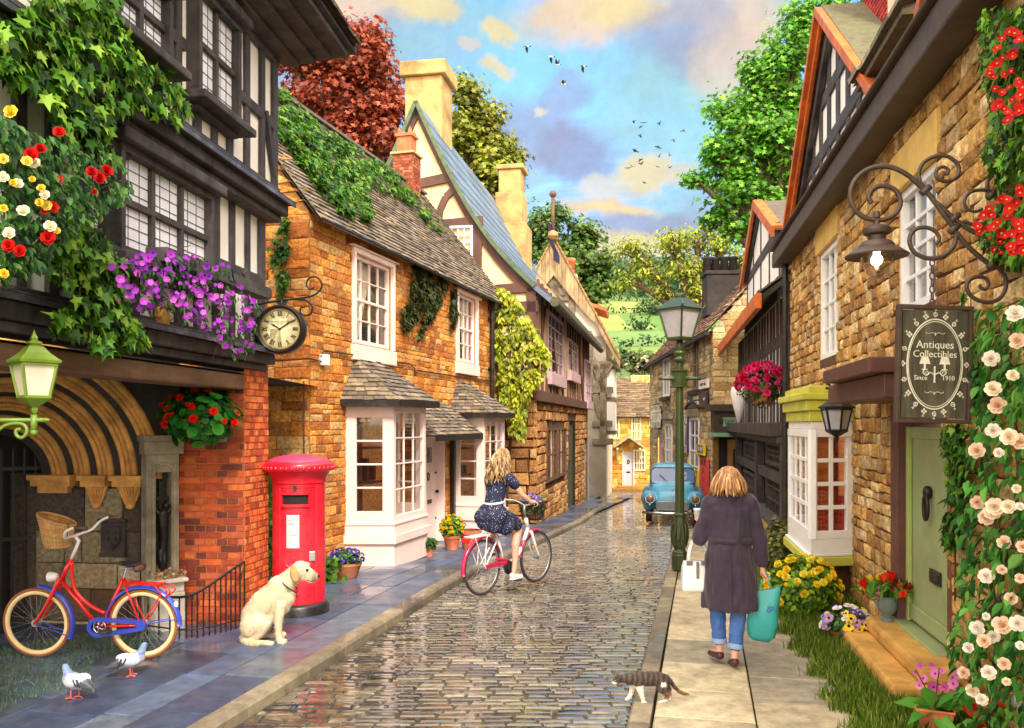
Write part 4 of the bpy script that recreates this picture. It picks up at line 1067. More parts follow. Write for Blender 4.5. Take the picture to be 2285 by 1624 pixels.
for v in(.6,1.9,3.2,4.3):p.lathe([(.065,v),(.065,v+.05)],10,(pu,0,.08),'y');p.box(pu-.12,pu+.12,v+.01,v+.04,.0,.06)
p.box(pu-.1,pu+.1,EV-.3,EV-.1,.0,.18);p.tube([(0,EV-.12,.2),(LEN,EV-.12,.2)],.03,8)
p.build('drainpipe',M_blackpaint,sc,auto=40)
cb=MB();cp=[FD.uv(x,y,.04)for x,y in((600,806),(690,800),(716,806))];cp2=[FD.uv(x,y,.04)for x,y in((716,795),(722,783),(780,790),(880,806),(915,812),(925,822),(926,838),(930,826),(1010,838),(1095,850))]
cb.tube([(a[0],a[1],.04)for a in cp],.012,6);cb.tube([(a[0],a[1],.04)for a in cp2],.011,6)
cb.tube([(FD.uv(673,850)[0],FD.uv(673,850)[1],.03),(FD.uv(673,990)[0],.6,.03)],.01,6)
cb.build('cable',M_blackpaint,sc)
jbx=MB();a=FD.uv(725,803,.06);jbx.box(a[0]-.07,a[0]+.07,a[1]-.075,a[1]+.075,.01,.1);jbx.build('junction_box',M_white,sc,bevel=.008)
# --- cream gabled house with the blue slate roof
d2=Vector((.184,.983)).normalized()
FE=Frame((.57,20.5),(d2.y,-d2.x));FEg=Frame((.57,20.5),(-d2.x,-d2.y))
h2=thing('gabled_house','tall cream rendered house with brown timbers, a steep blue slate roof and two big chimneys','house',FE.M)
TG=FE.I@FEg.M
ax,av=FEg.uv(932,232);L2=12.9;ev2=FEg.uv(1196,640)[1]
GW=abs(ax)
def sweep(t):return ev2+(av-ev2)*(t**1.0-.13*math.sin(PI*t))
jet=FEg.uv(1185,885)[1]
wl=MB();wl.T=TG
prof=[(-i/12*GW,sweep(i/12))for i in range(13)]+[(-2*GW+i/12*GW,sweep(i/12))for i in range(11,-1,-1)]
wl.add([(0,jet,0)]+[(u,v,0)for u,v in prof]+[(-2*GW,jet,0)],[tuple(range(len(prof)+2))])
wl.build('gable_wall',M_cream,h2)
tb=MB();tb.T=TG
for s_ in(0,1):
 P_=[((-i/14*GW)if not s_ else(-2*GW+i/14*GW),sweep(i/14))for i in range(15)]
 for(a,b)in zip(P_,P_[1:]):
  dn=.08
  tb.add([(a[0],a[1]-dn-.3,.02),(b[0],b[1]-dn-.3,.02),(b[0],b[1]-dn,.02),(a[0],a[1]-dn,.02),(a[0],a[1]-dn-.3,.06),(b[0],b[1]-dn-.3,.06),(b[0],b[1]-dn,.06),(a[0],a[1]-dn,.06)],[(4,5,6,7)[::(1 if not s_ else 1)],(0,1,5,4),(3,2,6,7)])
def gb(x0,y0,x1,y1,wpx,z=.05):
 a,b=FEg.uv(x0,y0),FEg.uv(x1,y1);tb.bar((a[0],a[1],.03),(b[0],b[1],.03),wpx*20.5/FPX,.07+z*.2,(0,0,1))
gb(888,420,1012,395,22);gb(940,505,1078,492,20);gb(1065,505,1062,640,24);gb(1085,648,1196,640,22);gb(1090,690,1200,684,26);gb(1186,640,1186,890,22);gb(1130,650,1130,690,18)
c_=[FEg.uv(*p)for p in((978,505),(982,470),(995,440),(1022,415))]
for a,b in zip(c_,c_[1:]):tb.bar((a[0],a[1],.03),(b[0],b[1],.03),.17,.08,(0,0,1))
gb(1180,880,1100,895,30);gb(1180,720,1130,800,18)
tb.build('gable_timbers',M_brownwood,h2,bevel=.01)
w_=FEg.rect(990,1056,505,578);window(h2,w_,4,4,M_white,M_glass,w0=.08,depth=.06,fw=.06,mw=.03,curtain=[(0,1,0,M_curtain)]).matrix_local=TG
rf=MB();n=14;ov=.16
def rp(t,u,over=0):
 return(u,sweep(t)+.06,-GW*t+over)
E=[]
for side in(1,-1):
 rows=[]
 for i in range(-1,n+1):
  t=max(i,0)/n;z=(-GW*t if side>0 else-2*GW+GW*t);v=sweep(t)
  if i<0:z+=.45*side;v-=.45*(sweep(.08)-sweep(0))/(GW*.08)*.9
  rows.append((z,v))
 for(z0,v0),(z1,v1)in zip(rows,rows[1:]):
  u=-ov
  while u<L2+ov:
   w=min(U(.5,1.1),L2+ov-u)if side>0 else L2+ov*2
   k=U(.8,1.15);dz=U(0,.012)
   rf.add([(u,v0+.05+dz,z0+.02*side),(u+w-.01,v0+.05+dz,z0+.02*side),(u+w-.01,v1+.04,z1),(u,v1+.04,z1),(u,v0-.1,z0),(u+w,v0-.1,z0),(u+w,v1-.1,z1),(u,v1-.1,z1)],[(0,1,2,3),(4,5,1,0),(7,4,0,3),(5,6,2,1),(7,6,5,4)],(k,k,k))
   u+=w
rf.build('roof',M_slate,h2)
vb_=MB()
P_=[(-ov-.02,sweep(i/14)-.0,-GW*i/14)for i in range(15)]+[(-ov-.02,sweep(i/14),-2*GW+GW*i/14)for i in range(13,-1,-1)]
for a,b in zip(P_,P_[1:]):vb_.bar(a,b,.06,.1,(0,1,0))
vb_.build('verge_edge',pm('mossy verge',S(96,112,84),.85,nscale=6,namt=.4),h2)
def stack(house,x0,x1,yt,yb,wdepth,name_m,T,fr,dep,capy,lab=None):
 a=fr.uv(x0,yt,dep);b=fr.uv(x1,yb,dep)
 m=MB();m.T=T
 c=fr.uv(x0,capy,dep)[1]
 m.box(a[0],b[0],b[1],c,dep-wdepth,dep);m.box(a[0]-.12,b[0]+.12,c,a[1],dep-wdepth-.12,dep+.12)
 return m.build('chimney',name_m,house,bevel=.03)
stack(h2,903,985,140,420,1.1,M_tan,TG,FEg,-1.4,172)
m=MB();m.T=TG;dp=-9.0
a=FEg.uv(1112,368,dp);b=FEg.uv(1164,600,dp);k1,k2=FEg.uv(1112,378,dp)[1],FEg.uv(1112,430,dp)[1];k3=FEg.uv(1112,500,dp)[1]
m.box(a[0],b[0]-.05,k2,k1,dp-.9,dp);m.box(a[0]-.08,b[0]+.06,k1,a[1],dp-1,dp+.08);m.box(a[0]-.1,b[0]+.02,k3,k2-.002,dp-1.0,dp+.1);m.box(a[0]-.2,b[0]+.16,b[1]-1,k3-.002,dp-1.2,dp+.2)
m.build('chimney',M_tan,h2,bevel=.03)
sw=MB();hs=[FE.rect(1216,1251,705,838),FE.rect(1262,1284,762,832),FE.rect(1302,1314,805,895),FE.rect(1220,1262,955,1068),FE.rect(1268,1287,905,1100),FE.rect(1306,1318,1000,1098)]
for i,q in enumerate(hs):
 if i==4:hs[i]=(q[0],q[1],gz(27)-.1,2.1)
 if i==5:hs[i]=(q[0],q[1],gz(33)-.2,1.25)
panel(sw,-.0,L2,jet,ev2+.3,.02,hs[:3])
sw.build('plaster_wall',M_oldplaster,h2)
st=MB();panel(st,0,L2,-1.6,jet,-.06,hs[3:],col=(1,1,1),mi=1);BIGST=[S(206,150,86),S(186,128,70),S(222,170,106),S(160,108,62),S(196,140,84)]
stones(st,0,L2,-1.5,jet-.02,hs[3:],(.14,.3),(.26,.62),.07,BIGST,gap=.03,jit=.02,w=-.06)
st.T=TG
st.add([(-4,-1,-.06),(0,-1,-.06),(0,jet,-.06),(-4,jet,-.06)],[(0,1,2,3)],(1,1,1),1)
stones(st,-4,0.04,-.9,jet-.02,[],(.18,.34),(.3,.75),.08,BIGST,gap=.035,jit=.02,w=-.06)
st.build('stone_wall',[M_stone,M_tanmortar],h2)
tb=MB();u=.1
while u<L2:
 seg=[(jet,ev2+.2)]
 for h in hs[:3]:
  if h[0]-.08<u<h[1]+.08:seg=[s for a,b in seg for s in((a,min(b,h[2]-.15)),(max(a,h[3]),b))if s[1]-s[0]>.1]
 for a,b in seg:tb.box(u-.07,u+.07,a,b,.022,.07)
 u+=U(.62,.8)if rnd.random()<.9 else 1.2
tb.box(-.05,L2,jet-.1,jet+.16,.0,.12);tb.box(0,L2,ev2-.1,ev2+.1,.022,.1)
for a,b in(((3.6,jet+.2),(2.6,jet+1.8)),((6.3,jet+2.1),(7.6,jet+.3)),((10.6,jet+.2),(9.4,jet+1.9)),((1.2,jet+2.3),(.2,jet+.8))):tb.bar((*a,.05),(*b,.05),.13,.06,(0,0,1))
tb.build('street_timbers',M_brownwood,h2,bevel=.008)
M_mauve=pm('mauve painted sash',S(204,172,178),.5,namt=.1,bump=.05)
for q,c,r_ in((hs[0],4,5),(hs[1],4,4),(hs[2],3,5)):window(h2,q,c,r_,M_mauve,M_darkglass,w0=.09,depth=.1,fw=.07,mw=.03,sill=(.3,.02))
q=hs[3];mid=(q[0]+q[1])/2
for a,b in((q[0],mid-.08),(mid+.08,q[1])):window(h2,(a,b,q[2],q[3]),3,2,M_brownwood,M_glass,w0=.02,depth=.08,fw=.06,mw=.05,curtain=[(0,.3,0,M_curtain),(.7,1,0,M_curtain)])
dm=MB();q=hs[4];dm.box(q[0],q[1],q[2],q[3],-.25,-.15)
for i in range(1,4):dm.box(lerp(q[0],q[1],i/4)-.03,lerp(q[0],q[1],i/4)+.03,q[2],q[3],-.149,-.12)
dm.build('door',pm('dark olive door',S(74,76,58),.6,nscale=3,namt=.3),h2)
dm=MB();q=hs[5];dm.box(q[0],q[1],q[2],q[3],-.15,-.08);dm.box(lerp(q[0],q[1],.3),lerp(q[0],q[1],.7),q[3]-.75,q[3]-.25,-.079,-.06);dm.build('door',pm('lilac grey door',S(178,168,186),.5,namt=.1),h2)
gt=MB();gt.tube([(-.3,ev2-.42,.5),(L2+.3,ev2-.42,.5)],.11,10);gt.box(L2-.05,L2,-2,ev2,-8,.0)
for i in range(40):u=i*L2/40;gt.box(u,u+L2/40-.03,ev2-.34,ev2-.26,.3,.56)
gt.build('eaves_gutter',pm('mossy gutter',S(86,84,62),.8,nscale=6,namt=.4,bump=.4),h2)
# --- third house: weathered boarded gable with a finial pole
d3=Vector((.15,.989)).normalized();D3=37.5
FGc=px(1352,HY,D3)
FG=Frame((FGc.x,D3),(d3.y,-d3.x));FGg=Frame((FGc.x,D3),(-d3.x,-d3.y))
h3=thing('boarded_gable_house','weathered grey timber house with overhanging boarded gable and tall finial pole','house',FG.M);T3=FG.I@FGg.M
apx=FGg.uv(1236,530);evr=FGg.uv(1384,800);slope=(apx[1]-evr[1])/(evr[0]-apx[0])
lf=2*apx[0]-evr[0]
wl=MB();wl.T=T3;rgt=0.0;b0=FGg.uv(1350,975)[1]
wl.add([(lf+.6,-2.2,0),(rgt,-2.2,0),(rgt,apx[1]-slope*(rgt-apx[0])-.3,0),(apx[0],apx[1]-.3,0),(lf+.6,evr[1]+.2,0)],[(0,1,2,3,4)])
wl.T=None;wl.box(0,8,-2.2,evr[1]+1,-5,-.0)
wl.build('plaster_wall',pm('greying limewash',S(222,208,188),.85,nscale=1.5,namt=.2,stain=S(150,130,108),stscale=.8,stamt=.6),h3)
tb=MB();tb.T=T3
def tb3(x0,y0,x1,y1,wd=.28,z=.04):
 a,b=FGg.uv(x0,y0),FGg.uv(x1,y1);tb.bar((a[0],a[1],z),(b[0],b[1],z),wd,.14,(0,0,1))
for a in((1240,620,1240,800),(1276,640,1276,830),(1225,665,1276,665),(1215,620,1262,662),(1258,622,1214,668),(1240,745,1320,745),(1316,745,1316,880),(1250,800,1300,745),(1290,750,1312,800),(1345,805,1345,985),(1322,870,1368,870),(1322,800,1345,865),(1362,810,1330,865),(1322,945,1366,945),(1326,880,1345,940),(1322,985,1368,985),(1322,820,1364,815)):tb3(*a)
tb.build('timber_frame',M_greywood,h3,bevel=.02)
bd=MB();bd.T=T3
for s_ in(-1,1):
 n=16;e=evr[0]if s_>0 else lf
 for i in range(n):
  t0,t1=i/n,(i+.94)/n
  def lo(t):return max(apx[1]-slope*abs(e-apx[0])*t-(.45+1.25*max(0,1-t*1.6)**.8),-9)
  def hi(t):return apx[1]-slope*abs(e-apx[0])*t-.05
  u0,u1=lerp(apx[0],e,t0),lerp(apx[0],e,t1);k=U(.7,1.15);z=.22+U(0,.03)
  bd.add([(u0,lo(t0),z),(u1,lo(t1),z),(u1,hi(t1),z),(u0,hi(t0),z),(u0,lo(t0),z-.06),(u1,lo(t1),z-.06)],[(0,1,2,3),(4,5,1,0)],(k,k*.97,k*.92))
bd.build('bargeboard',pm('silver weathered boards',S(186,158,120),.85,nscale=3,namt=.5,bump=.4,bscale=16,stretch=(1.4,.5,1)),h3)
rf=MB();rf.T=T3
for s_ in(-1,1):
 e=evr[0]if s_>0 else lf;n=26
 for i in range(n):
  t0,t1=i/n,(i+1.1)/n;k=U(.75,1.15)
  a,b=(lerp(apx[0],e,t0),apx[1]-slope*abs(e-apx[0])*t0+.05),(lerp(apx[0],e,t1),apx[1]-slope*abs(e-apx[0])*t1+.03)
  rf.add([(a[0],a[1],.3),(b[0],b[1]+.08,.32),(b[0],b[1]+.08,-9),(a[0],a[1],-9),(a[0],a[1]-.12,.3),(b[0],b[1]-.06,.32)],[(0,1,2,3),(4,5,1,0)],(k,k,k))
rf.lathe([(.0,apx[1]+.25),(.2,apx[1]+.12),(.24,apx[1]-.05),(.1,apx[1]-.2)],12,(apx[0],0,.5),'y')
rf.build('roof',pm('orange clay tile',S(190,140,92),.8,nscale=5,namt=.35,bump=.3),h3)
fp=MB();fp.T=T3;tp=FGg.uv(1233,438,.5)[1]
fp.tube([(apx[0],apx[1],.5),(apx[0],tp,.5)],.075,8);fp.ball((apx[0],tp+.1,.5),.17,10)
fl=fp.build('finial_pole',pm('brown pole paint',S(110,80,66),.6),h3,smooth=True)
fg=MB();fg.T=T3;n=10
fg.add([p for i in range(n+1)for p in((apx[0]+.1+.05*math.sin(i)-.9*(.5-i/n)*.5,tp-1.2-1.8*i/n,.58),(apx[0]+.1-.25-.9*(.5-i/n)*.4+.05*math.sin(i),tp-1.2-1.8*i/n+.2,.5))],[(2*i,2*i+1,2*i+3,2*i+2)for i in range(n)])
fg.build('pennant',pm('dark navy cloth',S(46,36,72),.8),fl)
ch=MB();ch.T=T3;dp=-2.5;a,b=FGg.uv(1258,612,dp),FGg.uv(1284,720,dp);cy=FGg.uv(1270,628,dp)[1]
ch.box(a[0],b[0],b[1],cy,dp-.6,dp,S(226,186,140));ch.box(a[0]-.06,b[0]+.06,cy,a[1],dp-.66,dp+.06,S(236,220,196))
co=ch.build('chimney',pm('pale brick',(1,1,1),.85,nscale=5,namt=.3),h3,bevel=.02)
pt=MB();pt.T=T3;pt.lathe([(.24,a[1]),(.2,a[1]+.6),(.24,a[1]+.62),(.24,a[1]+.8)],12,((a[0]+b[0])/2,0,dp-.3),'y');pt.build('chimney_pot',M_terra,co,smooth=True)
dm=MB();dm.T=T3;dp=-3.2;a,b=FGg.uv(1296,690,dp),FGg.uv(1330,740,dp);dm.box(a[0],b[0],b[1]-1,a[1],dp-2.5,dp,S(236,224,196))
dmo=dm.build('dormer',M_plaster,h3);dr_=MB();dr_.T=T3;dr_.bar((a[0]-.7,a[1]+.55,dp-1),(b[0]+.5,a[1]-.1,dp-1),3.2,.16,(0,1,0));dr_.build('dormer_roof',M_terra,dmo)
tw=MB();tw.T=T3;tw.box(.02,.36,FGg.uv(1366,970)[1],FGg.uv(1366,818)[1],-3,-.2);two=tw.build('side_turret',M_plaster,h3)
t2=MB();t2.T=T3
for v in(FGg.uv(1366,818)[1],FGg.uv(1366,890)[1],FGg.uv(1366,965)[1]):t2.box(.0,.4,v-.08,v+.08,-3.1,-.16)
t2.prism([(.0,FGg.uv(1366,818)[1]+.08),(.6,FGg.uv(1366,818)[1]-.1),(.6,FGg.uv(1366,818)[1]+.0),(.0,FGg.uv(1366,790)[1])],-3.2,-.1)
t2.build('turret_timber',M_greywood,two)
# --- yellow cottage across the end of the lane
FY=Frame((px(1452,HY,47).x,46.5),(-.1,-1));hy=thing('yellow_cottage','golden rubble stone cottage with cream windows and a gabled door hood at the lane end','cottage',FY.M)
gy=gz(46.5)+.0
def yr(x0,x1,yt,yb):return FY.rect(x0,x1,yt,yb)
wins=[yr(1363,1382,922,980),yr(1316,1336,985,1005),yr(1408,1430,925,982),yr(1346,1365,1002,1055),yr(1412,1440,1003,1050),yr(1448,1474,922,975)]
dq=(FY.uv(1391,HY)[0],FY.uv(1412,HY)[0],gy+.15,FY.uv(1400,1008)[1])
Lw=FY.uv(1322,HY)[0];evy=FY.uv(1400,935)[1]+.15
YC=[S(250,196,84),S(240,174,62),S(252,216,120),S(226,150,52),S(250,204,100)]
wl=MB();hs=[w for w in(wins[0],wins[2],wins[3],wins[4],wins[5])]+[dq]
panel(wl,Lw-2,4.5,gy-.3,evy,-.02,hs,col=(.6,.4,.2))
stones(wl,Lw-2,4.5,gy-.2,evy,hs,(.16,.3),(.2,.5),.05,YC,gap=.03,jit=.03,w=-.02)
wl.box(Lw-2,Lw-1.9,gy-.3,evy,-5,-.03);wl.build('wall',pm('golden rubble',(1,1,1),.9,nscale=4,namt=.35,bump=.6,bscale=12),hy)
rf=MB();ry=evy+2.3
tiles(rf,(Lw-2.2,evy-.05,.35),(4.8,evy-.05,.35),(Lw-1.0,ry,-2.6),(4.8,ry,-2.6),22,.3,[S(136,112,88),S(118,96,78),S(152,126,98)],th=.03);tiles(rf,(4.8,evy,-5.6),(Lw-2.2,evy,-5.6),(4.8,ry,-2.6),(Lw-1,ry,-2.6),8,.8,ROOF,th=.03)
rf.build('roof',M_tile,hy)
M_cw=pm('cream painted window',S(250,232,178),.5,namt=.06,bump=.03)
for q in hs[:5]:window(hy,q,4,3,M_cw,M_glass,w0=.05,depth=.1,fw=.09,mw=.05,curtain=[(0,1,0,M_curtain)])
dm=MB();dm.box(dq[0],dq[1],dq[2],dq[3],-.12,-.04);dm.box(dq[0]-.08,dq[0],dq[2],dq[3]+.08,-.1,.06);dm.box(dq[1],dq[1]+.08,dq[2],dq[3]+.08,-.1,.06);do=dm.build('door',pm('lilac white door',S(222,212,220),.5,namt=.06),hy)
k=MB();m_=(dq[0]+dq[1])/2;k.box(m_-.1,m_+.1,dq[2]+.75,dq[2]+.83,-.039,-.01);k.tube([(m_+.06*math.cos(t),dq[3]-.55+.1*math.sin(t),-.01)for t in[2*PI*i/10 for i in range(10)]],.025,6,closed=True);k.build('knocker',M_iron,do)
sb=MB();sb.box(dq[0]-.6,dq[1]+.5,gy-.1,gy+.1,-.1,.9);sb.box(dq[0]-.35,dq[1]+.3,gy+.103,gy+.2,-.1,.5);sb.build('doorstep',M_step,hy,bevel=.02)
hd=MB();a,b,v=dq[0]-.55,dq[1]+.55,dq[3]+.12
hd.prism([(a,v),(b,v),(b,v+.08),(m_,v+.62),(a,v+.08)][:0]or[(a,v+.1),(m_,v+.66),(b,v+.1),(b,v+.2),(m_,v+.78),(a,v+.2)][::-1],.0,.85)
hd.build('door_hood',pm('lichen grey hood tiles',S(170,172,140),.8,nscale=4,namt=.25),hy)
hb=MB()
for x in(a+.2,b-.2):hb.bar((x,v-.45,.06),(x,v+.1,.7),.07,.07);hb.box(x-.05,x+.05,v-.5,v+.1,.0,.08);hb.box(x-.05,x+.05,v+.03,v+.11,.0,.8)
hb.build('hood_bracket_pair',M_cw,hy)
ch=MB();cu=FY.uv(1436,HY,-2.6)[0];ct=FY.uv(1440,838,-2.6)[1]
ch.box(cu-.75,cu+.75,ry-1.2,ct,-3.1,-2.1);ch.T=Matrix.Translation((cu,0,-2.1));stones(ch,-.75,.75,ry-1,ct,[],(.16,.26),(.2,.4),.04,YC,gap=.03);ch.build('chimney',pm('golden rubble',(1,1,1)),hy)
# --- grey-gold stone antiques shop on the right
sd=Vector((.036,1)).normalized()
FS=Frame((5.66,24.0),(-sd.y,sd.x));FSg=Frame((5.66,24.0),(-.02,-1))
hs_=thing('stone_shop','tall grey gold stone antiques shop with dark sills and a sooty chimney','shop',FS.M);TS=FS.I@FSg.M
def sr(x0,x1,yt,yb):return FS.rect(x0,x1,yt,yb)
ZB=-2.0;LS=FS.uv(1450,HY)[0]-.2
evs=FS.uv(1590,735)[1]
sw_=[sr(1544,1562,740,940),sr(1482,1493,796,885)]
a=sr(1546,1560,755,870);b=sr(1480,1494,795,885);c_=sr(1538,1560,930,1082);d_=sr(1485,1500,945,1065);e_=sr(1466,1475,975,1068)
hs=[a,b,c_,d_,e_]
for i in(2,3,4):hs[i]=(hs[i][0],hs[i][1],hs[i][2],hs[i][3])
SH=[S(204,180,136),S(180,158,122),S(220,196,150),S(158,140,112),S(212,180,126),S(140,126,104)]
wl=MB();panel(wl,LS,0,ZB,evs,-.02,hs,col=(.5,.42,.3))
stones(wl,LS,0,ZB,evs,hs,(.12,.2),(.22,.5),.028,SH,gap=.016,w=-.02)
wl.T=TS;er=8.5;rz=evs+3.0;g0=FSg.uv(1770,HY)[0]
gto=lambda u:evs+(rz-evs)*min(1,u/2.6)
dh=(FSg.uv(1592,HY)[0]+.25,FSg.uv(1650,HY)[0]+.1,-2.5,FSg.uv(1620,1000)[1])
wl.add([(0,ZB,-.02),(0,evs,-.02),(2.6,rz,-.02),(5.2,rz,-.02),(5.2,ZB,-.02)],[(4,3,2,1,0)],(.5,.42,.3))
stones(wl,0,5.2,ZB,rz,[],(.16,.24),(.3,.5),.03,[S(226,192,134),S(206,172,116),S(236,206,150),S(190,154,100)],gap=.014,w=-.02,top=gto)
wl.build('wall',M_stone,hs_)
rf=MB();tiles(rf,(LS-.2,evs-.05,.2),(.1,evs-.05,.2),(LS-.2,rz,-2.6),(.1,rz,-2.6),22,.26,[S(150,118,100),S(132,104,90),S(164,132,108)],th=.025)
tiles(rf,(.1,evs,-5.4),(LS-.2,evs,-5.4),(.1,rz,-2.6),(LS-.2,rz,-2.6),8,.6,ROOF,th=.025)
rf.build('roof',M_tile,hs_)
gt=MB();gt.box(LS-.2,.1,evs-.17,evs-.06,.1,.25);gt.build('gutter',M_soot,hs_)
ch=MB();cw=FS.I@px(1606,660,27.5);cu,cz=cw.x,cw.z
t0,t1=CH+(HY-688)*27.5/FPX,CH+(HY-617)*27.5/FPX
ch.box(cu-.45,cu+.45,evs+.8,t1,cz-.5,cz+.5);ch.box(cu-.5,cu+.5,t1,t1+.12,cz-.56,cz+.56)
co=ch.build('chimney',M_soot,hs_,bevel=.02)
for k in range(4):
 pt=MB();pt.lathe([(.15,0),(.13,.4),(.16,.42),(.16,.5)],10,(cu+U(-.05,.05),t1+.123,cz-.42+k*.28),'y');pt.build('chimney_pot',M_soot,co,smooth=True)
for q,cc,rr,m_ in((hs[0],2,2,M_greywood),(hs[1],2,2,M_white),(hs[2],2,4,M_white),(hs[3],2,4,M_white)):
 fo=window(hs_,q,cc,rr,m_,M_darkglass,w0=.03,depth=.1,fw=.1,mw=.05)
 k=MB();k.box(q[0]-.15,q[1]+.15,q[2]-.16,q[2]-.01,-.02,.16);k.build('sill',M_soot if q[2]>1 else M_greystone,fo)
k=MB();q=hs[3];k.box(q[0]-.12,q[1]+.12,q[3],q[3]+.16,0,.12);k.prism([(q[0]-.2,q[3]+.163),(q[1]+.2,q[3]+.163),(q[1]+.05,q[3]+.38),((q[0]+q[1])/2,q[3]+.46),(q[0]-.05,q[3]+.38)],0,.16);k.build('stone_hood',M_greystone,hs_,bevel=.01);k=MB()
q=hs[4];k.box(q[0]-.15,q[1]+.15,q[3]+.02,q[3]+.18,0,.2);k.box(q[0]-.08,q[1]+.08,q[3]+.183,q[3]+.3,0,.14);k.build('stone_hood',M_greystone,hs_,bevel=.01);k=MB();k.box(hs[2][0]-.1,hs[2][1]+.1,hs[2][3]+.003,hs[2][3]+.25,0,.1);k.build('stone_hood',M_greystone,hs_,bevel=.01)
k=MB();q=hs[2];k.tube([(lerp(q[0]-.3,q[1]+.3,i/10),q[3]+.3+.16*math.sin(PI*i/10),.06)for i in range(11)],.07,6);k.build('arch_lintel',M_soot,hs_)
dm=MB();q=hs[4];dm.box(q[0],q[1],q[2]-1,q[3],-.2,-.08);dm.box(q[0]+.1,q[1]-.1,q[3]-.9,q[3]-.3,-.079,-.06);dm.build('door',pm('rose pink door',S(206,130,140),.5,namt=.1),hs_)
fs=MB();fs.T=TS;fu0,fu1=FSg.uv(1592,HY,.4)[0],FSg.uv(1700,HY,.4)[0];fv0,fv1=FSg.uv(1610,965,.4)[1],FSg.uv(1610,918,.4)[1]
fs.box(fu0,fu1,fv0,fv1,.0,.4);fs.box(fu0-.15,fu1,fv1+.002,fv1+.2,.0,.55);fs.build('shop_fascia',pm('dark brown fascia',S(74,58,46),.6,nscale=4,namt=.4),hs_,bevel=.01)
fs=MB();fs.T=TS;fs.box(fu0-.05,fu1,fv0-.12,fv0-.003,.0,.5);fs.box(fu0+.25,fu1-.1,(fv0+fv1)/2-.13,(fv0+fv1)/2+.13,.402,.44);fo=fs.build('green_trim',pm('pale green sign paint',S(128,168,140),.5,nscale=5,namt=.2),hs_,bevel=.008)
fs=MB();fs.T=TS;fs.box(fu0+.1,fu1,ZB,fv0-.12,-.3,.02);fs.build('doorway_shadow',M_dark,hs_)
fs=MB();fs.T=TS;q0=FSg.uv(1628,HY,.1)[0]
fs.box(fu0+.05,fu0+.2,ZB,fv0-.13,.0,.12);fs.box(q0-.06,q0+.8,gz(24),fv0-.2,.03,.08);fs.build('shop_door',pm('varnished shop door',S(132,92,48),.5,nscale=4,namt=.4),hs_)
fs=MB();fs.T=TS;fs.box(q0+.1,q0+.65,gz(24)+.9,fv0-.45,.082,.1);fs.build('shop_door_glass',M_darkglass,hs_)
# ---- signs on the shop (each a thing of its own)
def sign(name,label,x,y,wpx,hpx,m,w=.06,oval=False,frame=FS,rim=None,yaw=0,base=.03):
 u0,u1,v0,v1=frame.rect(x-wpx/2,x+wpx/2,y-hpx/2,y+hpx/2,base)
 u,v=(u0+u1)/2,(v0+v1)/2;hw,hh=(u1-u0)/2,(v1-v0)/2
 M=frame.M@Matrix.Translation((u,v,base));t=thing(name,label,'sign',M,None)
 mb=MB()
 if oval:mb.prism([(hw*math.cos(a),hh*math.sin(a))for a in[2*PI*i/32 for i in range(32)]],0,w)
 else:mb.box(-hw,hw,-hh,hh,0,w)
 mb.build('board',m,t,bevel=.008)
 return t,hw,hh,w
M_blacksign=pm('black sign enamel',S(48,46,54),.5,namt=.2,bump=.05)
t,hw,hh,w=sign('oval_sign','black oval sign with pale lettering high on the grey gold stone shop',1466,930,24,62,M_blacksign,oval=True)
text(t,'ANTIQUES','lettering',hw*.42,(0,hh*.06,w+.004),M_whiteink);text(t,'TRADE SHOP','lettering',hw*.34,(0,-hh*.12,w+.004),M_whiteink);text(t,'COLLECTABLE','lettering',hw*.26,(0,hh*.55,w+.004),M_whiteink);text(t,'BOUGHT & SOLD','lettering',hw*.24,(0,-hh*.55,w+.004),M_whiteink)
t,hw,hh,w=sign('collectables_sign','long black sign reading HOME SIDE COLLECTABLES under the shop upper window',1558,893,44,34,M_blacksign)
text(t,'HOME SIDE','lettering',hh*.62,(0,hh*.32,w+.004),M_whiteink,sx=1.25,bold=.006);text(t,'COLLECTABLES','lettering',hh*.58,(0,-hh*.36,w+.004),M_whiteink,sx=1.1,bold=.006);text(t,'WE','lettering',hh*.5,(-hw*.8,0,w+.004),M_whiteink);text(t,'BUY','lettering',hh*.5,(hw*.8,0,w+.004),M_whiteink)
t,hw,hh,w=sign('street_name_sign','white street name plate reading STEEP HILL on the stone shop',1572.5,857,20,20,M_paper)
text(t,'STEEP HILL','lettering',hh*.75,(0,-hh*.05,w+.004),M_ink,sx=hw/hh/2.6,bold=.004)
k=MB();k.box(-hw,hw,hh*.6,hh*.66,w,w+.004);k.build('rule_line',M_ink,t)
M_violet=pm('violet enamel',S(74,52,128),.4,namt=.15,bump=.03);M_yel=pm('yellow enamel',S(232,206,40),.4,namt=.1,bump=.03);M_redsign=pm('red banner board',S(226,70,66),.6,namt=.1,bump=.05)
t,hw,hh,w=sign('plug_sign','tall violet enamel sign with a white lozenge beside the shop window',1530,965,14,84,M_violet)
text(t,'BEST','lettering',hw*.8,(0,hh*.86,w+.004),M_whiteink);text(t,'PLUGS','lettering',hw*.66,(0,hh*.68,w+.004),M_whiteink);text(t,'MADE','lettering',hw*.66,(0,-hh*.88,w+.004),M_whiteink)
k=MB();k.prism([(-hw*.45,-hh*.6),(hw*.2,-hh*.74),(hw*.5,hh*.35),(-hw*.2,hh*.5)],w,w+.006);k.build('lozenge',M_whiteink,t)
t,hw,hh,w=sign('relax_sign','yellow and blue enamel sign low beside the violet one',1530,1038,14,34,M_yel);k=MB();k.box(-hw,hw,hh*.25,hh,w,w+.003);k.build('blue_band',M_violet,t);text(t,'RELAX','lettering',hw*.7,(0,-hh*.25,w+.004),M_violet)
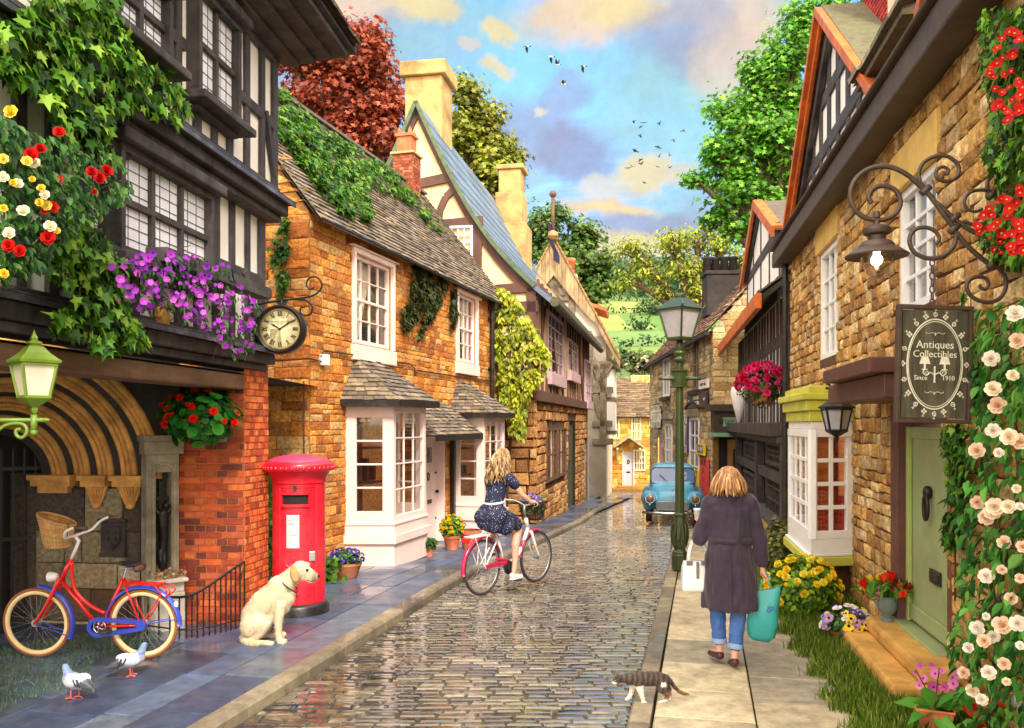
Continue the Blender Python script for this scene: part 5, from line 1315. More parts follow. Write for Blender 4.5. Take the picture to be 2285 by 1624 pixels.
t,hw,hh,w=sign('sold_sign','small square yellow sign above the red OPEN board',1566,1003,17,24,M_yel);k=MB();k.ball((0,hh*.1,w),(hw*.6,hh*.5,.012),10);k.build('disc',M_whiteink,t);text(t,'SOLD','lettering',hw*.6,(0,hh*.1,w+.014),M_violet)
t,hw,hh,w=sign('window_bill','narrow yellow bill tilted against the shop window',1556,1070,10,44,M_yel);text(t,'SALE','lettering',hw*.9,(0,0,w+.004),M_ink,rot=Matrix.Rotation(R(70),4,'Z'))
t,hw,hh,w=sign('open_sign','tall red board reading OPEN downwards beside the shop doorway',1573,1080,17,116,M_redsign)
for i,c in enumerate('OPEN'):text(t,c,'lettering',hh*.3,(0,hh*(.5-.36*i),w+.004),M_ink)
text(t,'SHOP','lettering',hw*.6,(0,hh*.86,w+.004),M_ink)
tg_=FSg.M@Matrix.Translation(((fu0+fu1)/2+.1,(fv0+fv1)/2,.442));
text(fo,'STEEP ANTIQUES','lettering',.17,(0,0,0),M_dark).matrix_local=FS.I@tg_
# --- black timbered house between shop and ironstone house
def WR(y):return 2.145+.176*y
nR=Vector((-.985,.173));FT=Frame((WR(14.25),14.25),nR)
ht=thing('black_timber_house','black timbered shop house with a white gabled dormer and a small paned shopfront','house',FT.M)
LT=-9.6
jv=FT.uv(1700,945)[1];hv=FT.uv(1700,722)[1]
wl=MB();panel(wl,LT,0,jv,hv+.1,0,[]);wl.build('wall',M_plaster,ht)
wl=MB();panel(wl,LT,0,-1,jv,-.05,[]);wl.build('shopfront_wall',pm('black brown shopfront paint',S(50,44,40),.55,nscale=4,namt=.4,bump=.3),ht)
tb=MB();u=-.06
while u>LT:
 k=U(.2,.28);tb.box(u-k/2,u+k/2,jv,hv+.1,.003,.022);u-=k+U(.2,.3)
for v in(.35,.7):tb.box(LT,0,lerp(jv,hv,v)-.1,lerp(jv,hv,v)+.1,.004,.03)
tb.build('timber_frame',M_timber,ht,bevel=.01)
jt=MB();jt.box(LT-.1,.0,jv-.22,jv+.02,-.1,.35);jt.box(LT-.05,0,jv-.34,jv-.225,-.1,.22);jt.build('jetty_beam',M_timber,ht,bevel=.02)
pr=MB();pv=hv+.06
tiles(pr,(LT-.2,pv,.5),(.0,pv,.5),(LT-.2,pv+1.0,-.9),(.0,pv+1.0,-.9),9,.3,[S(128,128,122),S(108,108,108),S(146,142,132)],th=.025);pr.build('roof',M_tile,ht)
fa=MB();fa.box(LT-.3,.02,pv-.26,pv+.0,.46,.56);fa.build('fascia',M_orangewood,ht,bevel=.01)
dxa,dxb=FT.uv(1667,HY,-.1)[0],FT.uv(1741,HY,-.1)[0];dmid=FT.uv(1697,HY,-.1)[0]
dtop=FT.uv(1694,470,-.1)[1];deave=FT.uv(1735,560,-.1)[1];deavL=FT.uv(1664,600,-.1)[1]
dw=MB();dm_=(dxa+dxb)/2;dev=(deave+deavL)/2
dw.prism([(dxa,pv+.2),(dxb,pv+.2),(dxb,dev),(dm_,dtop),(dxa,dev)],-3.5,-.1);dwo=dw.build('dormer',M_plaster,ht)
tb=MB()
for i in range(5):x=lerp(dxa+.08,dxb-.08,i/4);top_=dev+(dtop-dev)*(1-abs(x-dm_)/(dxb-dm_));tb.box(x-.06,x+.06,pv+.2,top_-.05,-.098,-.08)
tb.box(dxa,dxb,dev-.12,dev+.1,-.098,-.076);tb.box(dxa-.05,dxb+.05,pv+.12,pv+.34,-.098,-.03)
for s_ in(-1,1):tb.bar((dm_+s_*(dxb-dm_)*.98,dev,-.06),(dm_,dtop-.05,-.06),.16,.09,(0,0,1))
tb.box(dxb-.02,dxb+.04,pv+.2,dev,-1.1,-.7);tb.box(dxb-.02,dxb+.04,pv+.2,dev,-.3,-.1)
for v in(.25,.5,.75):tb.box(dxb-.02,dxb+.035,lerp(pv+.2,dev,v)-.05,lerp(pv+.2,dev,v)+.05,-3,-.1)
tb.build('dormer_timber',M_timber,dwo,bevel=.008)
rf=MB();ex=.16
sl=(dtop-dev)/(dxb-dm_);tiles(rf,(dxb+ex,dev-sl*ex,-3.6),(dxb+ex,dev-sl*ex,.06),(dm_,dtop+.1,-3.6),(dm_,dtop+.1,.06),12,.22,ROOF,th=.02)
tiles(rf,(dxa-ex,dev-sl*ex,.06),(dxa-ex,dev-sl*ex,-3.6),(dm_,dtop+.1,.06),(dm_,dtop+.1,-3.6),12,.22,ROOF,th=.02);rf.build('dormer_roof',M_tile,dwo)
bb=MB()
for s_,e in((1,dxb+ex),(-1,dxa-ex)):bb.bar((e,dev-sl*ex-.06,.06),(dm_,dtop+.06,.06),.2,.06,(0,0,1));bb.bar((e,dev-sl*ex,-.02),(dm_,dtop+.12,-.02),.09,.2,(0,0,1))
bb.build('bargeboard',M_orangewood,dwo)
def fr(x0,x1,yt,yb):return FT.rect(x0,x1,yt,yb,0)
sfr=MB()
for q in((1664,1688,985,1040),(1714,1755,985,1040),(1664,1688,1052,1150),(1714,1755,1052,1160)):
 window(ht,fr(*q),6,3,M_timber,M_darkglass,w0=.06,depth=.1,fw=.08,mw=.03)
for x in(1640,1652,1700,1760):u=FT.uv(x,HY)[0];sfr.box(u-.12,u+.12,-1,jv-.34,-.04,.14)
sfr.box(LT,0,FT.uv(1700,1046)[1]-.1,FT.uv(1700,1046)[1]+.1,-.04,.1)
sfr.build('shopfront_posts',M_timber,ht,bevel=.012)
pb=MB();pz=FT.uv(1740,1165)[1];pb.box(LT+1,0,-1,pz,-.04,.2,S(200,176,104));pb.box(LT+1,0,pz+.002,pz+.1,-.04,.26,S(80,76,74));pb.build('plinth',pm('worn plinth stone',(1,1,1),.85,nscale=5,namt=.35,bump=.4),ht,bevel=.01)
# --- ironstone house on the right with bay, green door and tall gables
FR=Frame((WR(14.15),14.15),nR)
hr=thing('ironstone_house','golden ironstone house with a canted white bay window, sage green door and orange edged gables','house',FR.M)
UE=12.4;GV=4.68
R1=FR.rect(1829,1870,548,796);R2=FR.rect(2005,2090,395,686)
bu0,bu1=FR.uv(1757,HY,.5)[0],FR.uv(1905,HY,0)[0];bum=FR.uv(1808,HY,.5)[0]
df=(FR.uv(2004,HY)[0],FR.uv(2128,HY)[0],-.1,FR.uv(2060,925)[1]+.1)
bv0,bv1,bv2=.56,2.0,2.42
hs=[R1,R2,(bu0+.1,bu1-.06,bv0,bv1),(df[0]+.1,df[1]-.1,0,df[3]-.12)]
wl=MB();panel(wl,0,UE,-.6,GV,0,hs,col=(1,1,1),mi=1)
for h in hs[:2]:reveal(wl,h,-.16,.0,S(214,166,92))
stones(wl,0.02,UE,-.5,GV,hs,(.085,.16),(.12,.32),.028,GOLD,gap=.012,jit=.014,pillow=.6)
wl.box(-.02,0,-.6,GV,-6,.0,S(150,104,60));wl.build('wall',[M_stone,M_tanmortar],hr)
for r,c in((R1,3),(R2,3)):
 fo=window(hr,r,c,4,M_white,M_glass,w0=.02,depth=.1,fw=.07,mw=.035 if c else .05,recess=.03,curtain=[(0,1,0,M_curtain)]if r is R1 else[(0,.3,0,M_curtain),(.62,1,0,M_curtain)])
 q=MB();a,b,cc,d=r;q.box(a-.12,b+.12,d+.003,d+.36,-.02,.045);q.build('lintel',pm('yellow lintel stone',S(222,182,98),.8,nscale=4,namt=.25,bump=.3),fo,bevel=.01)
pts=[(bu0-.35,0),(bu0,.5),(bum,.5),(bu1,.0)]
def prism_plan(mb,k,v0,v1):
 p=[(pts[0][0]-k,0),(pts[1][0]-k,pts[1][1]+k),(pts[2][0]+k,pts[2][1]+k),(pts[3][0]+k,0)]
 vs=[(u,v0,w)for u,w in p]+[(u,v1,w)for u,w in p]
 mb.add(vs,[(i,i+1,i+5,i+4)for i in range(3)]+[(3,2,1,0),(4,5,6,7)])
m=MB();prism_plan(m,.0,bv0,bv0+.16);prism_plan(m,.03,bv0-.03,bv0-.002);
for i,(p,q)in enumerate(zip(pts[1:],pts[2:])):pass
bo=m.build('bay_window',M_white,hr,bevel=.006);m=MB();prism_plan(m,-.01,bv1-.06,bv1+.02);m.build('head_board',M_white,bo,bevel=.006)
m=MB();prism_plan(m,.02,bv1+.023,bv1+.14);prism_plan(m,.06,bv1+.143,bv1+.26);prism_plan(m,.11,bv1+.263,bv1+.34);prism_plan(m,.03,bv1+.343,bv2)
m.build('cornice',M_limetrim,bo,bevel=.012);m=MB();prism_plan(m,.05,bv0-.14,bv0-.035);m.build('sill',M_limetrim,bo,bevel=.012)
m=MB();prism_plan(m,-.12,-.3,bv0-.15);m.build('bay_base',M_tanmortar,bo)
def facet(p,q,cols,rows,fw,mw):
 a,b=Vector((p[0],0,p[1])),Vector((q[0],0,q[1]));d=b-a;L_=d.length;d.normalize();nrm=Vector((-d.z,0,d.x))
 if d.cross(Vector((0,1,0))).dot(nrm)<0:nrm=-nrm
 M=Matrix(((d.x,0,nrm.x,a.x),(0,1,0,0),(d.z,0,nrm.z,a.z),(0,0,0,1)))
 fo=window(None,(0,L_,bv0+.163,bv1-.063),cols,rows,M_white,M_glass,w0=0,depth=.06,fw=fw,mw=mw,name='sash')
 for c_ in list(fo.children):
  if c_.name.startswith('dark_room'):bpy.data.objects.remove(c_);continue
  c_.parent=bo;c_.matrix_local=M
 fo.parent=bo;fo.matrix_local=M
facet(pts[0],pts[1],2,4,.085,.045);facet(pts[1],pts[2],4,4,.09,.045);facet(pts[2],pts[3],2,4,.085,.045)
sh_=MB();A0,A1=Vector((bum-.16,0,.44)),Vector((bu1-.3,0,-.1));sd2=A1-A0;sh_.add([A0+Vector((0,bv0+.1,0)),A1+Vector((0,bv0+.1,0)),A1+Vector((0,bv1-.08,0)),A0+Vector((0,bv1-.08,0))],[(0,1,2,3)])
for k in range(26):p=A0+Vector((.012,0,.006))+sd2*.12;v=bv0+.2+k*.048;sh_.bar(A0+sd2*.06+Vector((.02,v,.02)),A0+sd2*.3+Vector((.02,v,.02)),.02,.012)
sh_.build('wooden_shutter',pm('orange wood shutters',S(206,120,50),.6,nscale=3,namt=.45,stretch=(1,4,1),bump=0),bo)
m=MB();m.box(bu0-.2,bu1,bv0,bv1,-.55,-.5);m.box(bu0-.2,bu1,bv0+.1,bv0+.14,-.5,.1);m.build('room_wall',pm('orange wood shutters',S(196,116,50),.6,nscale=3,namt=.4,stretch=(1,6,1),bump=0),bo)
m=MB();n=30
for(a,b,v0,v1,tp)in((.1,.46,bv0+.12,bv0+.78,1),(.56,.98,bv0+.12,bv0+.62,1),(.54,.64,bv0+.12,bv1-.1,1)):
 vs=[tuple(A0+sd2*lerp(a,b,i/n)+Vector((.05+.012*math.sin(i*1.3),v,.05)))for i in range(n+1)for v in(v0,v1)]
 m.add(vs,[(2*i,2*i+2,2*i+3,2*i+1)for i in range(n)])
m.build('curtain',M_redcurtain,bo,smooth=True)
a,b,v0,v1=df;dv1=v1-.2
fm=MB();fm.box(a,a+.22,-.1,v1,-.3,.07);fm.box(b-.1,b,-.1,v1,-.3,.02);fm.box(a+.22,b-.12,v1-.16,v1,-.3,.068)
fm.box(a-.6,b+.05,v1+.02,v1+.2,-.02,.5);fm.box(a-.2,b+.1,v1+.203,v1+.32,-.02,.62)
fm.build('door_frame',pm('maroon brown frame',S(92,56,50),.55,nscale=3,namt=.35,bump=.15,stain=S(140,84,54),stscale=1.6,stamt=.5),hr,bevel=.01)
dd=MB();x0,x1=a+.225,b-.105;dd.box(x0,x1,.28,dv1,-.12,-.04);dd.box(x0,x0+.07,.28,dv1,-.039,.0,(1.2,1.2,.7));dd.box(x0+.071,x1,dv1-.1,dv1,-.039,-.01)
dd.box(x0+.02,x1,.31,.44,-.039,-.01)
do=dd.build('door',M_greendoor,hr,bevel=.008)
k=MB();xm=(x0+x1)/2+.02;kn=1.32
k.ball((xm,kn+.12,-.01),(.045,.06,.04),10);k.tube([(xm+.055*math.sin(t),kn+.1*math.cos(t)+.0,.005)for t in[2*PI*i/20 for i in range(20)]],.016,8,closed=True);k.build('knocker',M_iron,do,smooth=True)
k=MB();k.box(xm+.0,xm+.26,.72,.83,-.038,-.02);k.box(xm+.02,xm+.24,.745,.805,-.019,-.012);k.build('letterbox',M_blackpaint,do,bevel=.005)
th_=MB();th_.box(a+.1,b-.1,.0,.275,-.3,.1);th_.build('threshold',M_greendoor,hr,bevel=.012)
gt=MB();gt.box(-.25,UE,GV-.05,GV+.2,.0,.28);gt.box(-.15,UE,GV+.203,GV+.25,-.1,.34);gt.build('gutter',pm('brown black gutter board',S(78,62,50),.6,nscale=4,namt=.4,bump=.3,stain=S(46,42,34),stscale=3),hr,bevel=.03)
pw=MB();pw.tube([(.05,GV-.05,.1),(.05,-.3,.1)],.05,8);pw.build('downpipe',M_blackpaint,hr)
rf=MB();tiles(rf,(0,GV+.2,.1),(UE,GV+.2,.1),(0,GV+3.4,-3.6),(UE,GV+3.4,-3.6),20,.24,[S(134,130,104),S(112,110,92),S(150,144,116),S(98,96,82)],th=.025);rf.build('roof',M_tile,hr)
def gable(ua,ub,vap,name,back,over=.1,cross=True):
 um=(ua+ub)/2;v0=GV+.2;sl=(vap-v0)/(ub-um)
 g=MB();g.prism([(ua,v0),(ub,v0),(um,vap)],-back,-.06);go=g.build(name,M_plaster,hr)
 t=MB();n=int((ub-ua)/.55)
 for i in range(1,n):
  x=lerp(ua,ub,i/n);tp=v0+sl*((ub-um)-abs(x-um))-.1
  t.box(x-.095,x+.095,v0,tp,-.058,-.034)
 for v in(.36,.66):
  hw=(ub-um)*(1-v);vv=lerp(v0,vap,v);t.box(um-hw,um+hw,vv-.09,vv+.09,-.058,-.028)
 for s_ in(-1,1):t.bar((um+s_*(ub-um),v0,.0),(um,vap-.08,.0),.22,.08,(0,0,1))
 t.box(ua,ub,v0,v0+.22,-.058,.05);t.build('gable_timber',M_timber,go,bevel=.012)
 b_=MB()
 for s_,e in((1,ub+.15),(-1,ua-.15)):b_.bar((e,v0-sl*.15,over),(um,vap+.1,over),.19,.05,(0,0,1));b_.bar((e+s_*.06,v0-sl*.15+.03,over*.2),(um,vap+.16,over*.2),.1,.34,(0,0,1))
 b_.build('bargeboard',M_orangewood,go,bevel=.006)
 r_=MB();TL=[S(150,146,110),S(122,120,92),S(170,162,122),S(104,102,80)]
 tiles(r_,(ub+.2,v0-sl*.2+.1,-back),(ub+.2,v0-sl*.2+.1,over),(um,vap+.2,-back),(um,vap+.2,over),17,.22,TL,th=.042,wob=.006)
 tiles(r_,(ua-.2,v0-sl*.2+.1,over),(ua-.2,v0-sl*.2+.1,-back),(um,vap+.2,over),(um,vap+.2,-back),17,.22,TL,th=.042,wob=.006)
 r_.build('gable_roof',M_tile,go);return go
ga=FR.uv(1762,HY)[0];gb_=FR.uv(2000,HY)[0];gt_=FR.uv(1838,80)[1]
gable(ga+.25,gb_-.0,gt_,'gable',3.2)
g2=FR.uv(2040,HY)[0]
gable(FR.uv(2085,HY)[0],FR.uv(2085,HY)[0]+4.6,GV+2.6,'gable',3.4)
da,db=FR.uv(1985,HY,-.1)[0]-.1,FR.uv(2075,HY,-.1)[0];dt=FR.uv(2030,118,-.1)[1]+.12
dm=MB();dm.box(da,db,GV+.1,dt,-2.2,-.1,S(228,178,76));dmo=dm.build('dormer',pm('dormer cheek stone',(1,1,1),.85,nscale=4,namt=.35,bump=.4),hr)
window(None,(da+.05,db-.35,GV+.22,dt-.05),4,3,M_white,M_glass,w0=-.06,depth=.06,fw=.05,mw=.03).parent=dmo
dr_=MB();tiles(dr_,(da-.2,dt+.0,.2),(db+.2,dt+.0,.2),(da+.2,dt+.8,-2.2),(db+.0,dt+.8,-2.2),7,.3,[S(176,170,150),S(150,146,132),S(190,184,160)],th=.025);dr_.box(da-.15,db+.15,dt-.1,dt-.002,-.6,.16,S(90,74,56));dr_.build('dormer_roof',M_tile,dmo)
ch=MB();cp=FR.I@px(2040,60,10.2);cu,cw=cp.x,cp.z
ch.box(cu-.6,cu+.6,GV+1.5,GV+4.2,cw-.45,cw+.45,S(200,150,130));ch.T=Matrix.Translation((cu,0,cw+.455));RB=[S(176,48,40),S(196,62,48),S(150,40,38)];bricks(ch,-.6,.6,GV+1.5,GV+4.2,[],RB,gap=.014)
ch.T=Matrix(((0,0,-1,cu-.605),(0,1,0,0),(1,0,0,cw),(0,0,0,1)));bricks(ch,-.45,.45,GV+1.5,GV+4.2,[],RB,gap=.014);ch.T=None;ch.build('chimney',M_brick,hr)
stp=thing('stone_steps','two worn golden stone steps below the sage green door','steps',FR.M)
m=MB();m.box(df[0]+.0,df[1]+.25,-.02,.13,.0,.5);m.build('lower_tread',M_step,stp,bevel=.03)
m=MB();m.box(df[0]+.02,df[1]+.22,.133,.255,.0,.3);m.build('upper_tread',M_step,stp,bevel=.03)
# --- pillar box, lamp post, railing, clock, lanterns, scroll bracket, hanging sign
pb_=Frame((-2.27,9.08),(.2,-.98))
t=thing('pillar_box','red pillar box with a faded pink domed cap beside the brick pier','post box',pb_.M)
m=MB();rb=.275
m.lathe([(rb,.1),(rb,1.37),(rb+.015,1.38),(rb+.015,1.42),(rb+.03,1.45),(rb+.055,1.5),(rb+.075,1.52)],40,axis='y')
m.tube([(rb*math.sin(a),.1+.0,rb*math.cos(a))for a in[2*PI*i/40 for i in range(40)]],.012,6,closed=True)
for s_ in(-1,1):
 a=s_*.72;m.tube([((rb+.002)*math.sin(a),y,(rb+.002)*math.cos(a))for y in(.14,1.34)],.007,6)
m.tube([((rb+.004)*math.sin(a),1.34,(rb+.004)*math.cos(a))for a in np.linspace(-.72,.72,14)],.007,6)
body=m.build('body',M_redpaint,t,auto=40)
m=MB();m.lathe([(rb+.075,1.5),(rb+.1,1.51),(rb+.1,1.57),(rb+.085,1.585),(rb+.06,1.6)],40,axis='y')
for i in range(40):a=2*PI*i/40;m.ball(((rb+.098)*math.sin(a),1.535,(rb+.098)*math.cos(a)),(.02,.026,.012),6)
cap=m.build('cap_rim',M_redpaint,t,smooth=True)
m=MB();m.lathe([(rb+.08,1.586),(rb+.02,1.625),(.2,1.655),(.1,1.672),(0,1.678)],40,axis='y');m.build('domed_cap',M_pinkcap,t,smooth=True)
m=MB();m.lathe([(rb+.045,-.05),(rb+.04,.085),(rb+.02,.11),(rb,.12)],40,axis='y');m.build('base',M_blackpaint,t,auto=40)
def curve_plate(mb,a0,a1,y0,y1,r0,r1,n=10,col=None):
 A=[lerp(a0,a1,i/n)for i in range(n+1)]
 vs=[(r*math.sin(a),y,r*math.cos(a))for r in(r0,r1)for y in(y0,y1)for a in A];k=n+1
 fs=[(2*k+i,2*k+i+1,3*k+i+1,3*k+i)for i in range(n)]+[(i,2*k+i,2*k+i+1,i+1)[::-1]for i in range(n)]+[(k+i,k+i+1,3*k+i+1,3*k+i)[::-1]for i in range(n)]+[(0,k,3*k,2*k),(n,2*k+n,3*k+n,k+n)]
 mb.add(vs,fs,col)
m=MB();curve_plate(m,-.62,.42,1.14,1.165,rb,rb+.03);curve_plate(m,-.62,.42,1.265,1.29,rb,rb+.035);curve_plate(m,-.62,-.57,1.165,1.265,rb,rb+.025,3);curve_plate(m,.37,.42,1.165,1.265,rb,rb+.025,3);sl_=m.build('slot_frame',M_redpaint,t)
m=MB();curve_plate(m,-.57,.37,1.166,1.264,rb,rb+.006);m.build('slot_mouth',M_ink,sl_)
m=MB();curve_plate(m,-.16,-.04,1.3,1.36,rb,rb+.02,4);m.build('number_tablet',M_blackpaint,t)
m=MB();curve_plate(m,-.47,.12,.68,1.09,rb,rb+.012);nf=m.build('notice_frame',M_redpaint,t)
m=MB();curve_plate(m,-.40,.05,.715,1.055,rb+.0,rb+.016);nt_=m.build('notice',M_paper,nf)
Mn=Matrix.Rotation(-.175,4,'Y')
def ntext(s,y,sz,x=0):
 o=text(nf,s,'notice_text',sz,(0,0,0),M_ink,ext=.0005,align='LEFT');o.matrix_local=Mn@Matrix.Translation((-.055+x,y,rb+.0175))
ntext('Monday to Friday',1.0,.017);ntext('5.30pm',.965,.03);ntext('Saturday',.885,.017);ntext('12 noon',.85,.03);ntext('collections',.80,.014);ntext('from this box',.775,.014)
m=MB();a=.55;m.ball((rb*math.sin(a),.62,rb*math.cos(a)),(.035,.05,.02),8);m.box(rb*math.sin(a)-.03,rb*math.sin(a)+.03,.57,.67,rb*math.cos(a)-.01,rb*math.cos(a)+.018);m.build('lock',M_alu,t,bevel=.004)
m=MB();a=.3;m.box(rb*math.sin(a)-.06,rb*math.sin(a)+.06,.5,.525,rb*math.cos(a)-.02,rb*math.cos(a)+.035);m.build('door_handle',M_blackpaint,t,bevel=.004)
m=MB();R2_=rb+.004
def on(a,y,d=0):return((R2_+d)*math.sin(a),y,(R2_+d)*math.cos(a))
m.tube([on(a,.44+.0)for a in np.linspace(-.45,.15,10)],.012,6)
for k in range(5):a0=-.45+.15*k;m.ball(on(a0,.47+(.05 if k in(1,3)else .02)),.013,6)
for s_ in(-1,1):m.tube([on(-.15+s_*.3*math.sin(q),.455+.09*(1-abs(math.cos(q))**2)**.5*(1 if q<1.6 else 1))for q in np.linspace(0,1.5,8)][::-1],.011,6);m.tube([on(-.15+s_*.28*(1-q),.45+.1*math.sin(q*PI*.5))for q in np.linspace(0,1,8)],.011,6)
m.ball(on(-.15,.58),.016,6);m.box(on(-.15,.6)[0]-.006,on(-.15,.6)[0]+.006,.585,.615,on(-.15,.6)[2]-.01,on(-.15,.6)[2]+.006)
m.build('crown_relief',M_redpaint,t,smooth=True)
for i,c in enumerate('POST OFFICE'):
 a=-.55+i*.1;o=text(t,c,'relief_letter',.052,(0,0,0),M_redpaint,ext=.006);o.matrix_local=Matrix.Rotation(a,4,'Y')@Matrix.Translation((0,.21,rb+.003))
for i,c in enumerate('VIR'):
 a=-.36+i*.2;o=text(t,c,'relief_letter',.13,(0,0,0),M_redpaint,ext=.006);o.matrix_local=Matrix.Rotation(a,4,'Y')@Matrix.Translation((0,.335,rb+.002))
t=thing('lamp_post','dark green cast iron lamp post with ladder bar and glazed square lantern','street lamp',Matrix.Translation(px(1516,HY,11.7)-Vector((0,0,CH)))@Matrix.Rotation(R(40),4,'Z'))
m=MB()
m.lathe([(.115,0),(.115,.2),(.105,.215),(.105,.24),(.085,.26),(.075,.29),(.09,.3),(.11,.34),(.122,.42),(.112,.52),(.092,.62),(.078,.72),(.085,.735),(.085,.76),(.068,.78)],8,col=(1,1,1),a0=PI/8)
m.build('base',M_lamppaint,t,bevel=.004)
m=MB();
m.lathe([(.066,.75),(.05,2.5)],20);m.lathe([(.05,2.735),(.05,2.83),(.075,2.85),(.08,2.88),(.055,2.91),(.055,2.93),(.08,2.96),(.08,2.98),(.05,3.01),(.06,3.03),(.045,3.12),(.03,3.16)],20)
for k in range(10):
 a=2*PI*k/10;m.tube([((.1+.022*math.sin(q*PI))*math.cos(a+.25*q),(.1+.022*math.sin(q*PI))*math.sin(a+.25*q),.33+.3*q)for q in np.linspace(0,1,8)],.009,5)
m.build('column',M_lamppaint,t,auto=45)
m=MB();m.box(-.075,.075,-.075,.075,2.5,2.73);m.box(-.09,.09,-.09,.09,2.715,2.74);m.box(-.09,.09,-.09,.09,2.495,2.52)
d=Vector((math.cos(R(-40)),math.sin(R(-40)),0))
for s_ in(-1,1):m.tube([d*(s_*.08)+Vector((0,0,2.62)),d*(s_*.13)+Vector((0,0,2.62)),d*(s_*.25)+Vector((0,0,2.62))],[.045,.028,.02],10);m.ball(d*(s_*.265)+Vector((0,0,2.62)),.032,10)
m.build('ladder_bar',M_lamppaint,t,bevel=.006)
m=MB();h0,h1,w0_,w1_=3.17,3.56,.12,.2
cr=lambda w,h:[(-w,-w,h),(w,-w,h),(w,w,h),(-w,w,h)]
for a,b in zip(cr(w0_,h0),cr(w1_,h1)):m.bar(a,b,.026,.026)
for w,h in((w0_,h0),(w1_,h1)):
 q=cr(w,h)
 for a,b in zip(q,q[1:]+q[:1]):m.bar(a,b,.03,.03)
m.box(-w0_,w0_,-w0_,w0_,h0-.03,h0-.005);m.tube([(0,0,3.1),(0,0,h0)],.03,8)
for s_ in(-1,1):m.tube(bez(d*(s_*.05)+Vector((0,0,3.04)),d*(s_*.22)+Vector((0,0,3.02)),d*(s_*.22)+Vector((0,0,3.16)),d*(s_*.1)+Vector((0,0,3.15)),10),.006,5)
lf_=m.build('lantern_frame',M_lamppaint,t)
m=MB();a,b=cr(w0_-.006,h0),cr(w1_-.006,h1)
for i in range(4):m.add([a[i],a[(i+1)%4],b[(i+1)%4],b[i]],[(0,1,2,3)])
m.build('glass_panes',pm('hazy lamp panes',S(186,184,190),.22,nscale=3,namt=.25,bump=.05),lf_)
m=MB();m.lathe([(.035,h0),(.035,h0+.16),(.05,h0+.17),(.05,h0+.2),(.02,h0+.24)],10);m.build('burner',M_paleglass,lf_)
m=MB();q0,q1=cr(w1_+.03,h1+.016),cr(.07,h1+.17)
for i in range(4):m.add([q0[i],q0[(i+1)%4],q1[(i+1)%4],q1[i]],[(0,1,2,3)],(.55,.8,2.2))
m.lathe([(.075,h1+.17),(.08,h1+.185),(.075,h1+.21),(.05,h1+.23),(.02,h1+.245),(.03,h1+.27),(.035,h1+.285),(.018,h1+.31),(.01,h1+.35),(0,h1+.38)],14)
for a in cr(w1_+.02,h1+.01):m.tube([a,(a[0]*1.12,a[1]*1.12,a[2]+.04),(a[0]*1.1,a[1]*1.1,a[2]+.09)],[.015,.014,.004],6)
m.build('lantern_roof',M_lamppaint,t,auto=30)
RA=px(268,HY,7.75);
t=thing('railing','low black iron railing curving up beside the brick wall','railing')
m=MB();pts=[(px(x,HY,D).x,D,h)for x,D,h in((262,8.25,.36),(330,8.1,.37),(400,7.95,.38),(440,7.98,.42),(480,8.1,.5),(515,8.25,.58),(545,8.4,.64))]
sp_=smoothpath(pts,6)
for i,p in enumerate(sp_[::2]):m.tube([(p.x,p.y,-.03),(p.x,p.y,p.z)],.008,6)
m.build('bars',M_iron,t)
m=MB();m.tube(sp_,.014,6);m.tube([(p.x,p.y,.08)for p in sp_],.008,5);m.build('top_rail',M_iron,t)
FK=Frame((px(628,HY,8.62).x,8.62),(-.05,-1));kq=8.62/FPX;zc=px(628,735,8.62).z
KM=FK.M@Matrix.Translation((0,zc,0))
def kp(*pts):return[((x-628)*kq,(735-y)*kq,0)for x,y in pts]
t=thing('hanging_clock','round black rimmed clock with Roman numerals hanging from an iron scroll bracket','clock',KM)
m=MB();rr=52*kq
m.lathe([(rr*.86,.055),(rr*.9,.075),(rr*.97,.08),(rr*1.04,.06),(rr*1.06,.0),(rr*1.04,-.06),(rr*.95,-.08),(0,-.08)],48,axis='z',caps=False);m.build('case',M_iron,t,auto=50)
m=MB();m.lathe([(rr*.87,.05),(0,.05)],48);m.build('dial',pm('aged ivory dial',S(240,226,176),.5,nscale=5,namt=.06,bump=0,stain=S(214,186,120),stscale=3,stamt=.4),t)
m=MB();m.lathe([(rr*.87,.052),(rr*.87,.06),(rr*.82,.06),(rr*.82,.052)],48,caps=False);m.build('chapter_ring',pm('brass ring',S(190,160,96),.4,metal=.5),t)
m=MB()
for i,s_ in enumerate(['XII','I','II','III','IV','V','VI','VII','VIII','IX','X','XI']):
 a=-2*PI*i/12;m.T=Matrix.Rotation(a,4,'Z');hgt,y0=rr*.2,rr*.56
 ws={'I':.05,'V':.11,'X':.12};tot=sum(ws[c]for c in s_);x=-tot/2
 for c in s_:
  w_=ws[c]*rr;x0=x*rr;x+=ws[c]
  def ln(ax,ay,bx,by,th_):m.bar((x0+ax*w_,y0+ay*hgt,.0525),(x0+bx*w_,y0+by*hgt,.0525),th_*rr,.003,(0,0,1))
  if c=='I':ln(.5,0,.5,1,.03)
  elif c=='V':ln(.1,1,.5,0,.034);ln(.9,1,.5,0,.014)
  else:ln(.1,1,.9,0,.034);ln(.9,1,.1,0,.014)
  ln(0,0,1,0,.008);ln(0,1,1,1,.008)
m.T=None
for i in range(60):a=2*PI*i/60;m.bar((rr*.78*math.sin(a),rr*.78*math.cos(a),.0515),(rr*.81*math.sin(a),rr*.81*math.cos(a),.0515),.004,.002,(0,0,1))
m.build('numerals',M_ink,t)
